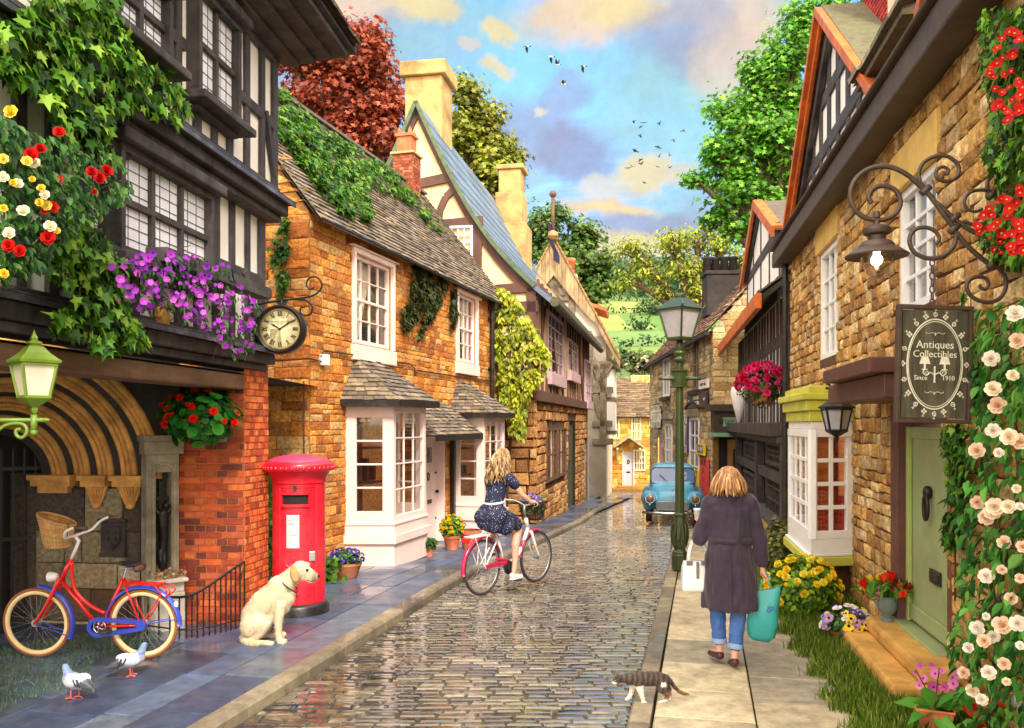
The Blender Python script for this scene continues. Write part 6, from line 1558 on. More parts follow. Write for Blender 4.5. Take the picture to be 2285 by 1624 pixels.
for a,L_,nm_ in((R(57),.62,'minute_hand'),(R(-59),.46,'hour_hand')):
 m=MB();e=Vector((math.sin(a),math.cos(a),0))*rr*L_;z=Vector((0,0,.058 if nm_=='minute_hand' else .055));m.bar(z-e*.1,z+e*.8,.012,.003,(0,0,1));m.bar(z+e*.6,z+e,.02,.003,(0,0,1),w2=.002);m.ball(z,(.012,.012,.004),8);m.build(nm_,M_ink,t)
text(t,'LONDON CLOCK CO','dial_lettering',rr*.085,(0,rr*.3,.052),M_ink,ext=.0005);text(t,'Est. 1893','dial_lettering',rr*.07,(0,rr*.21,.052),M_ink,ext=.0005)
m=MB()
for path in(kp((530,690),(560,682),(600,674),(640,669),(684,664),(706,656),(719,640),(714,624),(700,618),(687,625),(685,638),(693,646),(702,641)),kp((660,667),(684,671),(697,683),(695,699),(682,704),(671,697),(672,687),(681,686)),kp((600,675),(590,660),(575,655),(562,662),(560,676),(570,684),(580,679)),kp((575,683),(585,695),(580,707),(567,708),(562,698),(569,693)),kp((560,682),(552,660),(550,640),(560,628),(572,634),(570,648),(560,648)),kp((548,688),(535,660),(526,640),(528,622),(540,616),(549,624),(545,634),(538,632)),kp((545,690),(552,710),(566,720),(566,736),(554,742),(546,734),(551,727))):
 sp_=smoothpath(path,6);m.tube(sp_,[.012*(1-.35*i/len(sp_))for i in range(len(sp_))],8)
m.tube(kp((628,690),(628,668)),.014,8);m.tube([(kp((628,686))[0][0]+.03*math.cos(a),kp((628,686))[0][1]+.025*math.sin(a),0)for a in[2*PI*i/12 for i in range(12)]],.008,6,closed=True)
m.box(kp((524,0))[0][0]-.04,kp((532,0))[0][0],kp((0,745))[0][1],kp((0,610))[0][1],-.03,.03)
m.build('scroll_bracket',M_iron,t,smooth=True)
m=MB();m.T=FA.I;m.box(-3.75,-3.3,4.5,5.1,-.1,2.4);m.build('near_pier',M_greystone,th)
def lantern6(t,s,mat,glassm,n=6,roofcol=None,top=1.0):
 """a tapering glazed lantern, origin at its bottom centre, total height about 1 * s"""
 pts=lambda r,h:[(r*s*math.cos(2*PI*(k+.5)/n),r*s*math.sin(2*PI*(k+.5)/n),h*s)for k in range(n)]
 m=MB();a,b=pts(.19,.22),pts(.28,.62)
 for p,q in zip(a,b):m.bar(p,q,.03*s,.03*s)
 for L_ in(a,b):
  for p,q in zip(L_,L_[1:]+L_[:1]):m.bar(p,q,.035*s,.035*s)
 m.lathe([(r*s,h*s)for r,h in((.0,.0),(.03,.02),(.05,.06),(.035,.09),(.1,.13),(.2,.19),(.22,.21),(.2,.22))],n,a0=PI/n)
 fr_=m.build('lantern_frame',mat,t)
 g=MB();a,b=pts(.18,.225),pts(.27,.615)
 for i in range(n):g.add([a[i],a[(i+1)%n],b[(i+1)%n],b[i]],[(0,1,2,3)])
 g.build('glass_panes',glassm,fr_)
 r_=MB();r_.lathe([(r*s,h*s)for r,h in((.26,.61),(.33,.64),(.34,.67),(.3,.69),(.2,.76),(.12,.84),(.07,.86),(.1,.88),(.1,.9),(.04,.92),(.05,.95),(.02,1.0),(.0,1.06))],n,a0=PI/n)
 r_.build('lantern_roof',mat,t,bevel=.003);return fr_
LD=4.85;lp=px(76,925,LD)
t=thing('wall_lantern','lime green four sided lantern on a curled bracket in front of the archway','wall lamp',Matrix.Translation(lp)@Matrix.Rotation(R(48),4,'Z'))
lantern6(t,.46,M_lime,M_paleglass,4)
m=MB();m.T=Matrix.Rotation(R(-48),4,'Z');q=LD/FPX
g=lambda*P_:[((x-76)*q,0,(925-y)*q)for x,y in P_]
m.tube(g((-120,937),(100,937)),.012,8);m.tube(g((100,937),(112,937)),[.016,.002],8);m.tube(g((76,960),(76,925)),.018,8);m.ball(g((76,964))[0],.022,8)
m.tube(smoothpath(g((-60,1010),(-20,975),(10,950),(40,944),(56,950),(60,964),(50,976),(38,972),(36,960),(46,957)),6),.01,8)
m.box(g((-125,0))[0][0],g((-118,0))[0][0],-.05,.05,-.2,.12);m.build('scroll_bracket',M_lime,t,smooth=True)
LD=8.85;lp=px(1866,985,LD)
t=thing('wall_lantern','black six sided lantern hanging from a wall bracket by the white bay window','wall lamp',Matrix.Translation(lp))
lantern6(t,.54,M_iron,MATS['hazy lamp panes'],6)
m=MB();m.lathe([(.03,.1),(.04,.2),(.045,.28),(.02,.3)],10,(0,0,.04));m.build('candle_bulb',M_paleglass,t)
m=MB();q=LD/FPX;g=lambda*P_:[((x-1866)*q,0,(985-y)*q)for x,y in P_]
m.tube(g((1842,866),(1866,866),(1936,868)),.014,8);m.tube(smoothpath(g((1936,846),(1915,846),(1895,858),(1875,864),(1856,862),(1845,854),(1848,845),(1857,846),(1858,853)),6),.01,8);m.tube(smoothpath(g((1930,862),(1918,862),(1914,854),(1922,850),(1926,856)),5),.008,6)
m.tube(g((1866,880),(1866,866)),.01,6)
x0=g((1938,0))[0][0]
m.prism([(x0-.02,g((0,900))[0][2]),(x0+.03,g((0,868))[0][2]),(x0+.0,g((0,838))[0][2]),(x0-.03,g((0,868))[0][2])],0,.0)if False else m.tube(g((1938,905),(1938,890),(1938,870),(1938,850),(1938,838)),[.004,.03,.042,.03,.004],8)
m.box(x0,x0+.12,-.03,.03,g((0,880))[0][2],g((0,858))[0][2])
m.build('wall_bracket',M_iron,t,smooth=True)
BD=5.1;q=BD/FPX;BO=px(2000,600,BD);FH=Frame((BO.x,BD),(-.06,-1));HM=FH.M@Matrix.Translation((0,BO.z,0))
def z4(*P_):return[(((1960+x/3.1233)/1.1208-2000)*q,(600-(380+y/3.1233)/1.1208)*q,0)for x,y in P_]
t=thing('scroll_bracket','large brown wrought iron scroll bracket reaching out from the ironstone wall','bracket',HM)
m=MB();
for path,r_ in((z4((690,400),(665,350),(700,285),(780,262),(870,300),(908,385),(880,470),(800,522),(720,528),(620,500),(552,430),(525,330),(552,230),(630,150),(740,112),(850,122),(960,180),(1050,260),(1120,330),(1200,440),(1270,540),(1320,610),(1328,690),(1290,770),(1210,826),(1110,832),(1020,790),(980,720),(985,650),(1030,602),(1100,592),(1170,622),(1203,680),(1180,725)),.0155),(z4((1110,310),(1060,240),(1048,160),(1090,80),(1180,38),(1270,44),(1340,105),(1348,175),(1300,228),(1230,232),(1182,200),(1184,146),(1230,122),(1272,148),(1260,180),(1232,172)),.012),(z4((1180,400),(1290,505),(1400,592),(1500,648),(1640,690),(1800,700),(1880,700)),.0155),(z4((1380,545),(1470,575),(1570,550),(1636,470),(1638,390),(1590,322),(1500,308),(1424,332),(1392,400),(1420,458),(1480,474),(1530,452)),.011),(z4((1335,640),(1400,722),(1480,802),(1580,880),(1680,918),(1780,934),(1880,936)),.0155),(z4((1620,890),(1690,965),(1706,1060),(1660,1148),(1570,1180),(1470,1150),(1412,1080),(1422,1012),(1482,982),(1550,992),(1574,1040),(1550,1078),(1512,1062),(1512,1040)),.0125),(z4((1590,345),(1566,290),(1576,228),(1640,176),(1730,172),(1800,220),(1810,288),(1762,328),(1694,320),(1654,282),(1672,252)),.0115)):
 sp_=smoothpath(path,7);m.tube(sp_,[r_*(1-.25*max(0,i/len(sp_)-.6)/.4)for i in range(len(sp_))],8)
for c_ in((1100,300),(1320,520),(1315,605),(1605,885),(1600,345)):
 p=Vector(z4(c_)[0]);m.tube([p+Vector((-.025,-.02,0)),p+Vector((.025,.02,0))],.021,8);
for a in(-2.7,2.7):
 pass
bx=z4((1870,0))[0][0];m.box(bx,bx+.025,z4((0,1120))[0][1],z4((0,560))[0][1],-.03,.03)
m.build('scrollwork',M_brownIron,t,smooth=True)
lx,ly,_=z4((727,530))[0]
t2=thing('bracket_lamp','lit brown lamp with a wide brim and glass bell hanging from the scroll bracket','lamp',HM@Matrix.Translation((lx,ly,0)))
kz=lambda v:-(v-530)/3.1233/1.1208*q;kr=lambda v:v/3.1233/1.1208*q
m=MB();m.lathe([(kr(r),kz(h))for r,h in((22,462),(26,470),(26,510),(14,520),(20,535),(24,560),(70,575),(104,595),(108,615),(98,640),(68,655),(66,690),(110,700),(132,725),(136,745),(170,758),(236,808),(232,818),(150,775),(120,760),(60,755))],32,axis='y',caps=False);m.build('shade',M_brownIron,t2,auto=35)
m=MB();m.lathe([(kr(r),kz(h))for r,h in((128,765),(126,810),(112,880),(80,940),(40,975),(0,990))],28,axis='y',caps=False);m.build('glass_bell',glass('lamp bell glass',tint=(.95,.86,.8),refl=.3),t2,smooth=True)
m=MB();m.ball((0,kz(842),0),kr(46),16);m.lathe([(kr(26),kz(760)),(kr(26),kz(805))],12,axis='y');m.build('bulb',M_bulb,t2,smooth=True)
sx0,sy0,_=z4((1150,840))[0];
sw2,sh2=87*q,131*q;scx,scy=(2081-2000)*q,(600-813)*q
t3=thing('hanging_sign','dark wooden sign lettered Antiques Collectibles hanging on a chain from the scroll bracket','sign',HM@Matrix.Translation((scx,scy,0))@Matrix.Rotation(R(-1.2),4,'Z')@Matrix.Rotation(R(8),4,'Y'))
m=MB()
for i in range(6):x0=lerp(-sw2+.03,sw2-.03,i/6);x1=lerp(-sw2+.03,sw2-.03,(i+1)/6);k_=U(.75,1.2);m.box(x0+.001,x1-.001,-sh2+.03,sh2-.03,-.012,.006+U(-.001,.001),(k_,k_,k_))
m.build('board',M_darkwoodsign,t3)
m=MB();fwd=.018
m.box(-sw2,sw2,sh2-.024,sh2,-.025,fwd);m.box(-sw2,sw2,-sh2,-sh2+.024,-.025,fwd);m.box(-sw2,-sw2+.022,-sh2+.024,sh2-.024,-.025,fwd);m.box(sw2-.022,sw2,-sh2+.024,sh2-.024,-.025,fwd);m.build('frame',M_brownIron,t3,bevel=.003)
m=MB();ea,eb,zz=sw2*.74,sh2*.76,.0085
for k_,th2 in((1,.0042),(.95,.0022)):m.tube([(ea*k_*math.cos(a),eb*k_*math.sin(a),zz)for a in[2*PI*i/64 for i in range(64)]],th2,5,closed=True,flat=(1,1,.3))
for i in range(20):
 a=2*PI*i/20;ct,st_=math.cos(a),math.sin(a);c=Vector((ea*1.15*ct,eb*1.11*st_,zz))
 if abs(c.x)>sw2-.035:c.x=math.copysign(sw2-.035,c.x)
 if i%2==0:
  for dx,dy in((-.011,0),(.011,0),(0,.011),(0,-.011)):m.prism([(c.x+dx-.008,c.y+dy),(c.x+dx,c.y+dy-.008),(c.x+dx+.008,c.y+dy),(c.x+dx,c.y+dy+.008)],zz-.001,zz+.001)
 else:
  m.tube(spiral((c.x,c.y),.016,.003,a,1.6,20,zz),.0018,4);m.tube(spiral((c.x,c.y),.016,.006,a+PI,-1.0,14,zz),.0015,4)
 o_=c+Vector((ct*.018,st_*.022,0));
 for da in(-.6,0,.6):e=Vector((math.cos(a+da),math.sin(a+da),0))*.014;m.bar(o_,o_+e,.004,.002,(0,0,1),w2=.001)
for s_,yy in((1,eb*.66),(1,-eb*.66)):
 for d_ in(-1,1):m.tube(smoothpath([(0,yy,zz),(d_*.02,yy+.012,zz),(d_*.045,yy+.004,zz),(d_*.06,yy+.012,zz)],4),.0015,4)
 m.bar((0,yy-.006,zz),(0,yy+.016,zz),.005,.002,(0,0,1),w2=.001)
for d_ in(-1,1):
 m.prism([(d_*.062-.034,-.0),(d_*.062+.034,-.0),(d_*.062+.02,.045),(d_*.062-.02,.045)],zz-.001,zz+.001);m.bar((d_*.062,-.03,zz),(d_*.062,0,zz),.012,.002,(0,0,1));m.bar((d_*.062-.018,-.032,zz),(d_*.062+.018,-.032,zz),.006,.002,(0,0,1))
 m.tube(smoothpath([(d_*.062,-.032,zz),(d_*.072,-.05,zz),(d_*.05,-.068,zz),(d_*.028,-.05,zz),(0,-.065,zz)],5),.0035,5);m.tube(spiral((d_*.045,-.05),.015,.003,0,1.2*d_,14,zz),.002,4)
m.bar((0,-.02,zz),(0,-.1,zz),.009,.002,(0,0,1));m.ball((0,-.018,zz),(.006,.008,.002),6);m.ball((0,-.104,zz),(.007,.008,.002),6)
m.build('painted_ornament',M_whiteink,t3)
text(t3,'Antiques','lettering',.066,(0,eb*.43,zz),M_whiteink,ext=.0008);text(t3,'Collectibles','lettering',.058,(0,eb*.22,zz),M_whiteink,ext=.0008)
text(t3,'Since','lettering',.04,(-ea*.5,-eb*.31,zz),M_whiteink,ext=.0008);text(t3,'1910','lettering',.04,(ea*.5,-eb*.31,zz),M_whiteink,ext=.0008)
m=MB();tI=(HM@Matrix.Translation((scx,scy,0))@Matrix.Rotation(R(-1.2),4,'Z')@Matrix.Rotation(R(8),4,'Y')).inverted()@HM;m.T=tI
y=sy0;k_=0;yb=scy+sh2-.004;n=7;L_=(sy0-yb)/n
for i in range(n):
 yc=sy0-L_*(i+.5);e=L_*.62
 m.tube([(sx0+(.014*math.cos(a)if i%2==0 else 0),yc+e*math.sin(a)*(.9),.014*math.cos(a)if i%2 else 0)for a in[2*PI*j/16 for j in range(16)]],.0048,6,closed=True)
m.build('chain',M_brownIron,t3,smooth=True)
# --- blue saloon car
cp=px(1500,HY,21.3);cz=gz(21.3)-ROAD_DROP+.012
FCar=Frame((cp.x,cp.y),(-.185,-.98));
t=thing('parked_car','small rounded sky blue vintage saloon car facing up the lane behind the lamp post','car',FCar.M@Matrix.Translation((0,cz,0)))
b=MB()
def sect(zs):
 n=20;vs=[]
 for z,hw,y0,y1,p in zs:
  for k in range(n):
   a=2*PI*k/n;ca,sa=math.cos(a),math.sin(a)
   vs.append((hw*math.copysign(abs(ca)**p,ca),(y0+y1)/2+(y1-y0)/2*math.copysign(abs(sa)**p,sa),z))
 m=len(zs);fs=[(i*n+k,i*n+(k+1)%n,(i+1)*n+(k+1)%n,(i+1)*n+k)for i in range(m-1)for k in range(n)]+[tuple(range(n))[::-1],tuple(range((m-1)*n,m*n))]
 b.add(vs,fs)
sect([(-.02,.30,.36,.62,.7),(-.06,.40,.3,.74,.6),(-.2,.44,.28,.84,.55),(-.5,.5,.28,.9,.5),(-.95,.6,.28,.97,.5),(-1.1,.66,.28,.98,.5),(-2.4,.7,.28,.95,.5),(-3.1,.6,.3,.9,.55),(-3.6,.36,.4,.75,.7)])
sect([(-.86,.52,.7,1.0,.5),(-1.0,.58,.7,1.12,.5),(-1.2,.6,.7,1.34,.5),(-1.36,.58,.7,1.46,.5),(-1.7,.58,.7,1.5,.5),(-2.2,.57,.7,1.47,.5),(-2.6,.54,.7,1.32,.55),(-3.0,.46,.7,1.02,.6)])
for s_ in(-1,1):
 b.limb([(s_*.55,.62,-.1),(s_*.58,.64,-.3),(s_*.61,.62,-.6),(s_*.64,.56,-.95),(s_*.66,.5,-1.3)],[.15,.19,.2,.16,.1],14)
 b.limb([(s_*.6,.45,-.3),(s_*.62,.45,-.62)],[.14,.14],12)
 b.limb([(s_*.64,.55,-2.3),(s_*.64,.6,-2.7),(s_*.58,.55,-3.2)],[.12,.2,.16],12)
 b.limb([(s_*.66,.36,-.7),(s_*.68,.34,-1.6),(s_*.66,.36,-2.6)],[.08,.09,.08],8)
remeshed(b,'body',M_carpaint,t,vox=.025,smooth=5)
def rrect(hw,hh,r,n=5):return[(sx*(hw-r)+r*math.cos(a),sy*(hh-r)+r*math.sin(a))for sx,sy,a0 in((1,1,0),(-1,1,PI/2),(-1,-1,PI),(1,-1,3*PI/2))for a in[a0+PI/2*i/n for i in range(n+1)]]
Mw=Matrix.Translation((0,1.2,-.97))@Matrix.Rotation(R(-33),4,'X')
def bulge(mb,pts,z0,z1,M,cur=.16):
 n=len(pts);f=lambda p,z:M@Vector((p[0],p[1],z-cur*p[0]**2))
 mb.add([f(p,z0)for p in pts]+[f(p,z1)for p in pts]+[f((0,0),z1)],[(i,(i+1)%n,n+(i+1)%n,n+i)for i in range(n)]+[(n+i,n+(i+1)%n,2*n)for i in range(n)])
g=MB();bulge(g,rrect(.54,.225,.1),-.16,.012,Mw,.3);wr=g.build('windscreen',M_carglass,t,auto=30)
g=MB();pts=rrect(.555,.24,.11,8);g.tube([Mw@Vector((p[0],p[1],.012-.3*p[0]**2))for p in pts],.016,6,closed=True);g.build('windscreen_rubber',M_blackpaint,wr)
g=MB()
for s_ in(-1,1):g.bar(Mw@Vector((s_*.12,-.22,.03)),Mw@Vector((s_*.34,.02,-.005)),.012,.01)
g.build('wipers',M_blackpaint,wr)
for s_ in(-1,1):
 g=MB();g.lathe([(.125,-.06),(.125,.015),(.115,.03),(.1,.03)],24,axis='z',caps=False);g.T=None
 hl=g.build('headlight',M_chrome,t,auto=40);hl.location=(s_*.555,.655,.055)
 g=MB();g.lathe([(.102,.01),(.09,.045),(.05,.062),(0,.068)],24,axis='z');g.build('lens',pm('headlight lens',S(120,104,92),.08,nscale=9,namt=.4,bump=.1,coat=.5),hl,smooth=True)
 g=MB();g.ball((s_*.56,.5,.07),(.03,.03,.02),10);g.build('side_lamp',M_chrome,t,smooth=True)
g=MB()
for i in range(9):g.box(-.36,.36,.4+i*.019,.411+i*.019,-.02,.045)
g.tube([(p[0],.48+p[1],.04)for p in rrect(.385,.1,.06)],.014,6,closed=True);g.box(-.37,.37,.395,.565,-.03,.012,(.2,.2,.2));g.build('grille',pm('painted grille',S(160,168,172),.4,metal=.4,namt=.2,bump=0),t)
g=MB();g.tube([(x,.3,.13-.22*(abs(x)/.74)**3)for x in np.linspace(-.74,.74,15)],.034,8,flat=(1,1,.6));g.build('bumper',M_chrome,t,smooth=True)
g=MB();g.box(-.008,.008,.7,.735,.0,.03);g.ball((0,.735,.0),(.03,.02,.02),8);g.box(-.01,.01,.88,.93,-.5,-.2);g.build('bonnet_badge',M_chrome,t)
for s_ in(-1,1):
 for z in(-.62,-2.75):
  g=MB();g.lathe([(.17,-.07),(.26,-.075),(.285,-.05),(.285,.05),(.26,.075),(.17,.07)],28,axis='x',caps=False);w_=g.build('wheel',M_rubber,t,auto=50);w_.location=(s_*.6,.285,z)
  g=MB();g.lathe([(.18,.03),(.15,.06),(.06,.07),(0,.08)]if s_>0 else[(.18,-.03),(.15,-.06),(.06,-.07),(0,-.08)],20,axis='x');g.build('hub_cap',M_alu,w_,smooth=True)
def wheel(t,c,r,tyre_m,rim_m,tr=.018,rimw=.016,rims=None):
 ring=lambda rad:[(c[0]+rad*math.cos(a),0,c[1]+rad*math.sin(a))for a in[2*PI*i/48 for i in range(48)]]
 m=MB();m.tube(ring(r-tr),tr,8,closed=True);w_=m.build('wheel',tyre_m,t,smooth=True)
 m=MB();rr=r-tr*2
 m.tube(ring(rr-rimw*.3),rimw,6,closed=True,flat=(1,.8,1));m.build('rim',rim_m,w_,smooth=True)
 m=MB()
 for k in range(28):
  a=2*PI*k/28;b_=a+(.9 if k%2 else-.9);y=.025 if(k//2)%2 else-.025
  m.tube([(c[0]+rr*math.cos(a),0,c[1]+rr*math.sin(a)),(c[0]+.025*math.cos(b_),y,c[1]+.025*math.sin(b_))],.0013,3)
 m.build('spokes',pm('dull steel spoke',S(150,150,154),.6,metal=.2,bump=0,namt=.1),w_)
 m=MB();m.tube([(c[0],-.05,c[1]),(c[0],-.03,c[1]),(c[0],.03,c[1]),(c[0],.05,c[1])],[.018,.024,.024,.018],10);m.lathe([(.03,-.035),(.03,-.028)],12,(c[0],0,c[1]),'y');m.lathe([(.03,.028),(.03,.035)],12,(c[0],0,c[1]),'y');m.build('hub',M_alu,w_,auto=40)
 return w_
def guard(t,c,r,a0,a1,m_,name='mudguard',w=.03):
 m=MB();n=24;pr=[(-w,-.012),(-w*.6,.004),(0,.01),(w*.6,.004),(w,-.012)]
 vs=[]
 for i in range(n+1):
  a=lerp(a0,a1,i/n)
  vs+=[(c[0]+(r+dz)*math.cos(a),y,c[1]+(r+dz)*math.sin(a))for y,dz in pr]+[(c[0]+(r+dz-.004)*math.cos(a),y,c[1]+(r+dz-.004)*math.sin(a))for y,dz in pr[::-1]]
 k=10;m.add(vs,[(i*k+j,i*k+(j+1)%k,(i+1)*k+(j+1)%k,(i+1)*k+j)for i in range(n)for j in range(k)]+[tuple(range(k)),tuple(range(n*k,n*k+k))[::-1]])
 return m.build(name,m_,t,smooth=True)
rk=7.2/FPX
FBk=px(322,HY,7.25);RBM=Matrix(((-1,0,0,FBk.x),(0,-1,0,FBk.y),(0,0,1,.0),(0,0,0,1)))@Matrix.Rotation(R(-3),4,'Z')@Matrix.Rotation(R(-3),4,'X')
t=thing('bicycle','red step through bicycle with cream rims, blue mudguards and a wicker basket','bicycle',RBM)
def q4(zx,zy,y=0.0):return Vector(((322-zx*.328)*rk,y,(1470-(1142+zy*.328))*rk))
rh,fh=(0.0,.30),((322-76)*rk,.30)
wheel(t,rh,.30,M_brownrubber,M_creamrim,.016,.022);wheel(t,fh,.30,M_brownrubber,M_creamrim,.016,.022)
bb=q4(690,775);ht_=q4(487,315);crn=q4(410,470);st=q4(850,440);rhv,fhv=Vector((0,0,.3)),Vector((fh[0],0,.3))
m=MB();m.tube([ht_,ht_.lerp(crn,.5),crn],.02,10)
m.tube(smoothpath([q4(490,335),q4(490,430),q4(505,520),q4(550,585),q4(620,640),q4(715,690)],5),.0155,10)
m.tube([q4(415,465),q4(530,610),q4(655,770)],.0165,10);m.tube([bb,q4(770,610),st],.0165,10);m.tube([q4(535,610),q4(555,600)],.012,8)
for y in(-.045,.045):
 m.tube([bb+Vector((0,y*.5,0)),rhv+Vector((0,y,0))],.01,8);m.tube([st+Vector((0,y*.4,-.01)),rhv+Vector((0,y,0))],.009,8)
m.tube([bb+Vector((0,-.04,0)),bb+Vector((0,.04,0))],.022,10);m.build('frame',M_bikered,t,smooth=True)
m=MB()
for y in(-.045,.045):m.tube(smoothpath([crn+Vector((0,y*.7,.02)),crn.lerp(fhv,.5)+Vector((-.012,y,0)),fhv+Vector((0,y,0))],5),[.016]*6+[.011]*5,8)
m.tube([crn+Vector((0,-.04,.02)),crn+Vector((0,.04,.02))],.016,8);m.build('fork',M_bikered,t,smooth=True)
guard(t,fh,.325,R(98),R(-28)+2*PI-2*PI,M_bikeblue)if False else guard(t,fh,.325,R(95),R(205),M_bikeblue);guard(t,rh,.325,R(8),R(182),M_bikeblue)
for c_,a in((fh,R(200)),(rh,R(170))):
 for y in(-.03,.03):m=MB();m.tube([(c_[0],y*1.5,c_[1]),(c_[0]+.325*math.cos(a),y,c_[1]+.325*math.sin(a))],.004,6);m.build('mudguard_stay',M_bikeblue,t)
m=MB();n=20;pts=[]
for i in range(n+1):a=PI/2+PI*i/n;pts.append((-(bb.x)*-1+.095*-math.cos(a)*1,bb.z+.085*math.sin(a)))
pts=[(bb.x+.1*math.cos(a),bb.z+.085*math.sin(a))for a in np.linspace(-PI/2,PI/2,14)]+[(.0+.045*math.cos(a),.3+.045*math.sin(a))for a in np.linspace(PI/2,3*PI/2,10)]
m.T=Matrix(((1,0,0,0),(0,0,-1,0),(0,1,0,0),(0,0,0,1)))
inner=[(bb.x+.065*math.cos(a),bb.z+.05*math.sin(a))for a in np.linspace(-PI/2,PI/2,14)]+[(.05+.02*math.cos(a),.3+.02*math.sin(a))for a in np.linspace(PI/2,3*PI/2,10)]
n=len(pts)
for z0,z1 in((-.062,-.03),):
 vs=[(*p,z)for z in(z0,z1)for p in pts]+[(*p,z)for z in(z0,z1)for p in inner]
 m.add(vs,[(i,(i+1)%n,n+(i+1)%n,n+i)for i in range(n)]+[(n+i,n+(i+1)%n,3*n+(i+1)%n,3*n+i)for i in range(n)]+[(i,2*n+i,2*n+(i+1)%n,(i+1)%n)for i in range(n)])
m.T=None;cg=m.build('chain_guard',M_bikeblue,t,auto=40);
m=MB();m.lathe([(.06,.04),(.06,.046),(.045,.046),(.045,.04)],24,(bb.x,0,bb.z),'y',caps=False)
for k in range(5):a=2*PI*k/5;m.bar((bb.x,.043,bb.z),(bb.x+.05*math.cos(a),.043,bb.z+.05*math.sin(a)),.012,.004,(0,1,0))
for s_,e in((1,q4(760,790,.07)),(-1,q4(600,765,-.07))):m.tube([bb+Vector((0,s_*.065,0)),e],.009,8)
m.build('crankset',M_chrome,t,smooth=True)
for s_,e in((1,q4(760,790,.07)),(-1,q4(600,765,-.07))):g=MB();g.box(e.x-.04,e.x+.04,min(e.y,e.y+s_*.09),max(e.y,e.y+s_*.09),e.z-.012,e.z+.012);g.build('pedal',M_rubber if s_>0 else M_alu,t,bevel=.004)
m=MB();m.tube([st,q4(872,370)],.012,8);m.build('seat_post',M_chrome,t)
m=MB();sd_=q4(890,345);m.ball(sd_+Vector((-.03,0,0)),(.08,.075,.022),12);m.limb([sd_,sd_+Vector((.08,0,.006))],[.03,.018],10);remeshed(m,'saddle',M_blackleather,t,vox=.008,smooth=3)
m=MB();m.tube([q4(905,360,y)for y in np.linspace(-.01,.01,3)],.02,6)
for k in range(5):m.tube([(q4(895+k*9,365).x,.03*math.cos(a),q4(900,372).z+.02*math.sin(a))for a in[2*PI*i/10 for i in range(10)]],.003,4,closed=True)
m.build('saddle_springs',M_chrome,t)
m=MB();c_=q4(968,372);m.limb([c_+Vector((0,-.05,0)),c_+Vector((0,.05,0))],[.03,.03],12);m.build('saddle_bag',M_leather,t,smooth=True)
m=MB()
for y in(-.05,0,.05):m.tube([q4(872,470,y),q4(1000,478,y),q4(1130,486,y)],.006,6)
for y in(-.05,.05):m.tube(smoothpath([q4(1130,486,y),q4(1178,500,y),q4(1190,530,y),q4(1160,560,y)],4),.006,6);m.tube([q4(1085,484,y),q4(1132,540,y*1.0),Vector((0,y,.3))],.006,6)
for zx in(900,980,1060,1120):m.tube([q4(zx,478,-.05),q4(zx,478,.05)],.005,6)
m.tube([q4(1160,560,-.05),q4(1160,560,.05)],.006,6);m.build('rear_rack',M_bikered,t)
m=MB();c_=q4(1212,622);m.ball(c_,(.02,.025,.03),8);m.build('tail_lamp',M_bikewhite,t)
m=MB();m.tube([ht_,ht_+(ht_-crn).normalized()*.1,q4(545,190),q4(520,160)],.014,8)
gl=q4(640,62);
for s_ in(1,-1):m.tube(smoothpath([q4(520,155,0),q4(525,150,s_*.1),q4(545,140,s_*.2),q4(575,95,s_*.26),q4(620,68,s_*.27),q4(650,62,s_*.27)],5),.0115,8)
m.build('handlebar',M_bikewhite,t,smooth=True)
for s_ in(1,-1):g=MB();g.tube([q4(645,62,s_*.27),q4(660,62,s_*.27),q4(730,66,s_*.27)],.017,10);g.build('grip',M_leather,t,smooth=True)
m=MB();m.tube(smoothpath([q4(470,170),q4(440,300),q4(400,450),q4(330,620),q4(250,760,.05)],5),.003,4);m.tube(smoothpath([q4(560,130,.2),q4(520,60,.1),q4(430,130,0),q4(440,300),q4(420,440)],5),.003,4);m.build('brake_cable',M_ink,t)
m=MB();c_=q4(350,440);m.lathe([(.0,-.05),(.03,-.04),(.042,0),(.044,.03),(.036,.035)],14,axis='x');hl=m.build('headlamp',M_bikewhite,t,smooth=True);hl.location=c_;g=MB();g.tube([q4(372,465),q4(380,495),q4(405,480)],.006,6);g.build('lamp_bracket',M_chrome,t)
bc=q4(392,120);m=MB();n=26;lev=11
bas=lambda k,a:(bc.x+(lerp(.098,.152,k))*math.cos(a),(lerp(.075,.11,k))*math.sin(a),bc.z+lerp(-.135,.09,k)+.05*k*math.cos(a))
for j in range(lev*2):
 k=j/(lev*2-1);m.tube([Vector(bas(k,2*PI*i/40))+Vector((math.cos(2*PI*i/40),math.sin(2*PI*i/40),0))*.004*(1 if(i+j)%2 else-1)for i in range(40)],.0052,5,closed=True,col=tuple(v*U(.7,1.2)for v in(1,1,1)))
for i in range(n):a=2*PI*i/n;m.tube([bas(0,a),bas(.5,a),bas(1,a)],.005,5,col=(.7,.7,.7))
m.tube([bas(1.03,2*PI*i/40)for i in range(40)],.012,6,closed=True,col=(.8,.8,.8));m.add([bas(.02,2*PI*i/20)for i in range(20)],[tuple(range(20))],(.6,.6,.6))
m.build('basket',M_wicker,t,smooth=True)
A_,B_=Vector((-.36,10.3,0)),Vector((.317,11.15,0));fd=(B_-A_).normalized();WB=(B_-A_).length
RZ=gz(10.6)-ROAD_DROP+.012
CYM=Matrix(((fd.x,-fd.y,0,A_.x),(fd.y,fd.x,0,A_.y),(0,0,1,RZ),(0,0,0,1)))
t=thing('bicycle','white and crimson bicycle with a black wire basket, ridden by the woman','bicycle',CYM)
rh,fh=(0.0,.34),(WB,.34)
wheel(t,rh,.34,M_rubber,M_alu,.018,.012);wheel(t,fh,.34,M_rubber,M_alu,.018,.012)
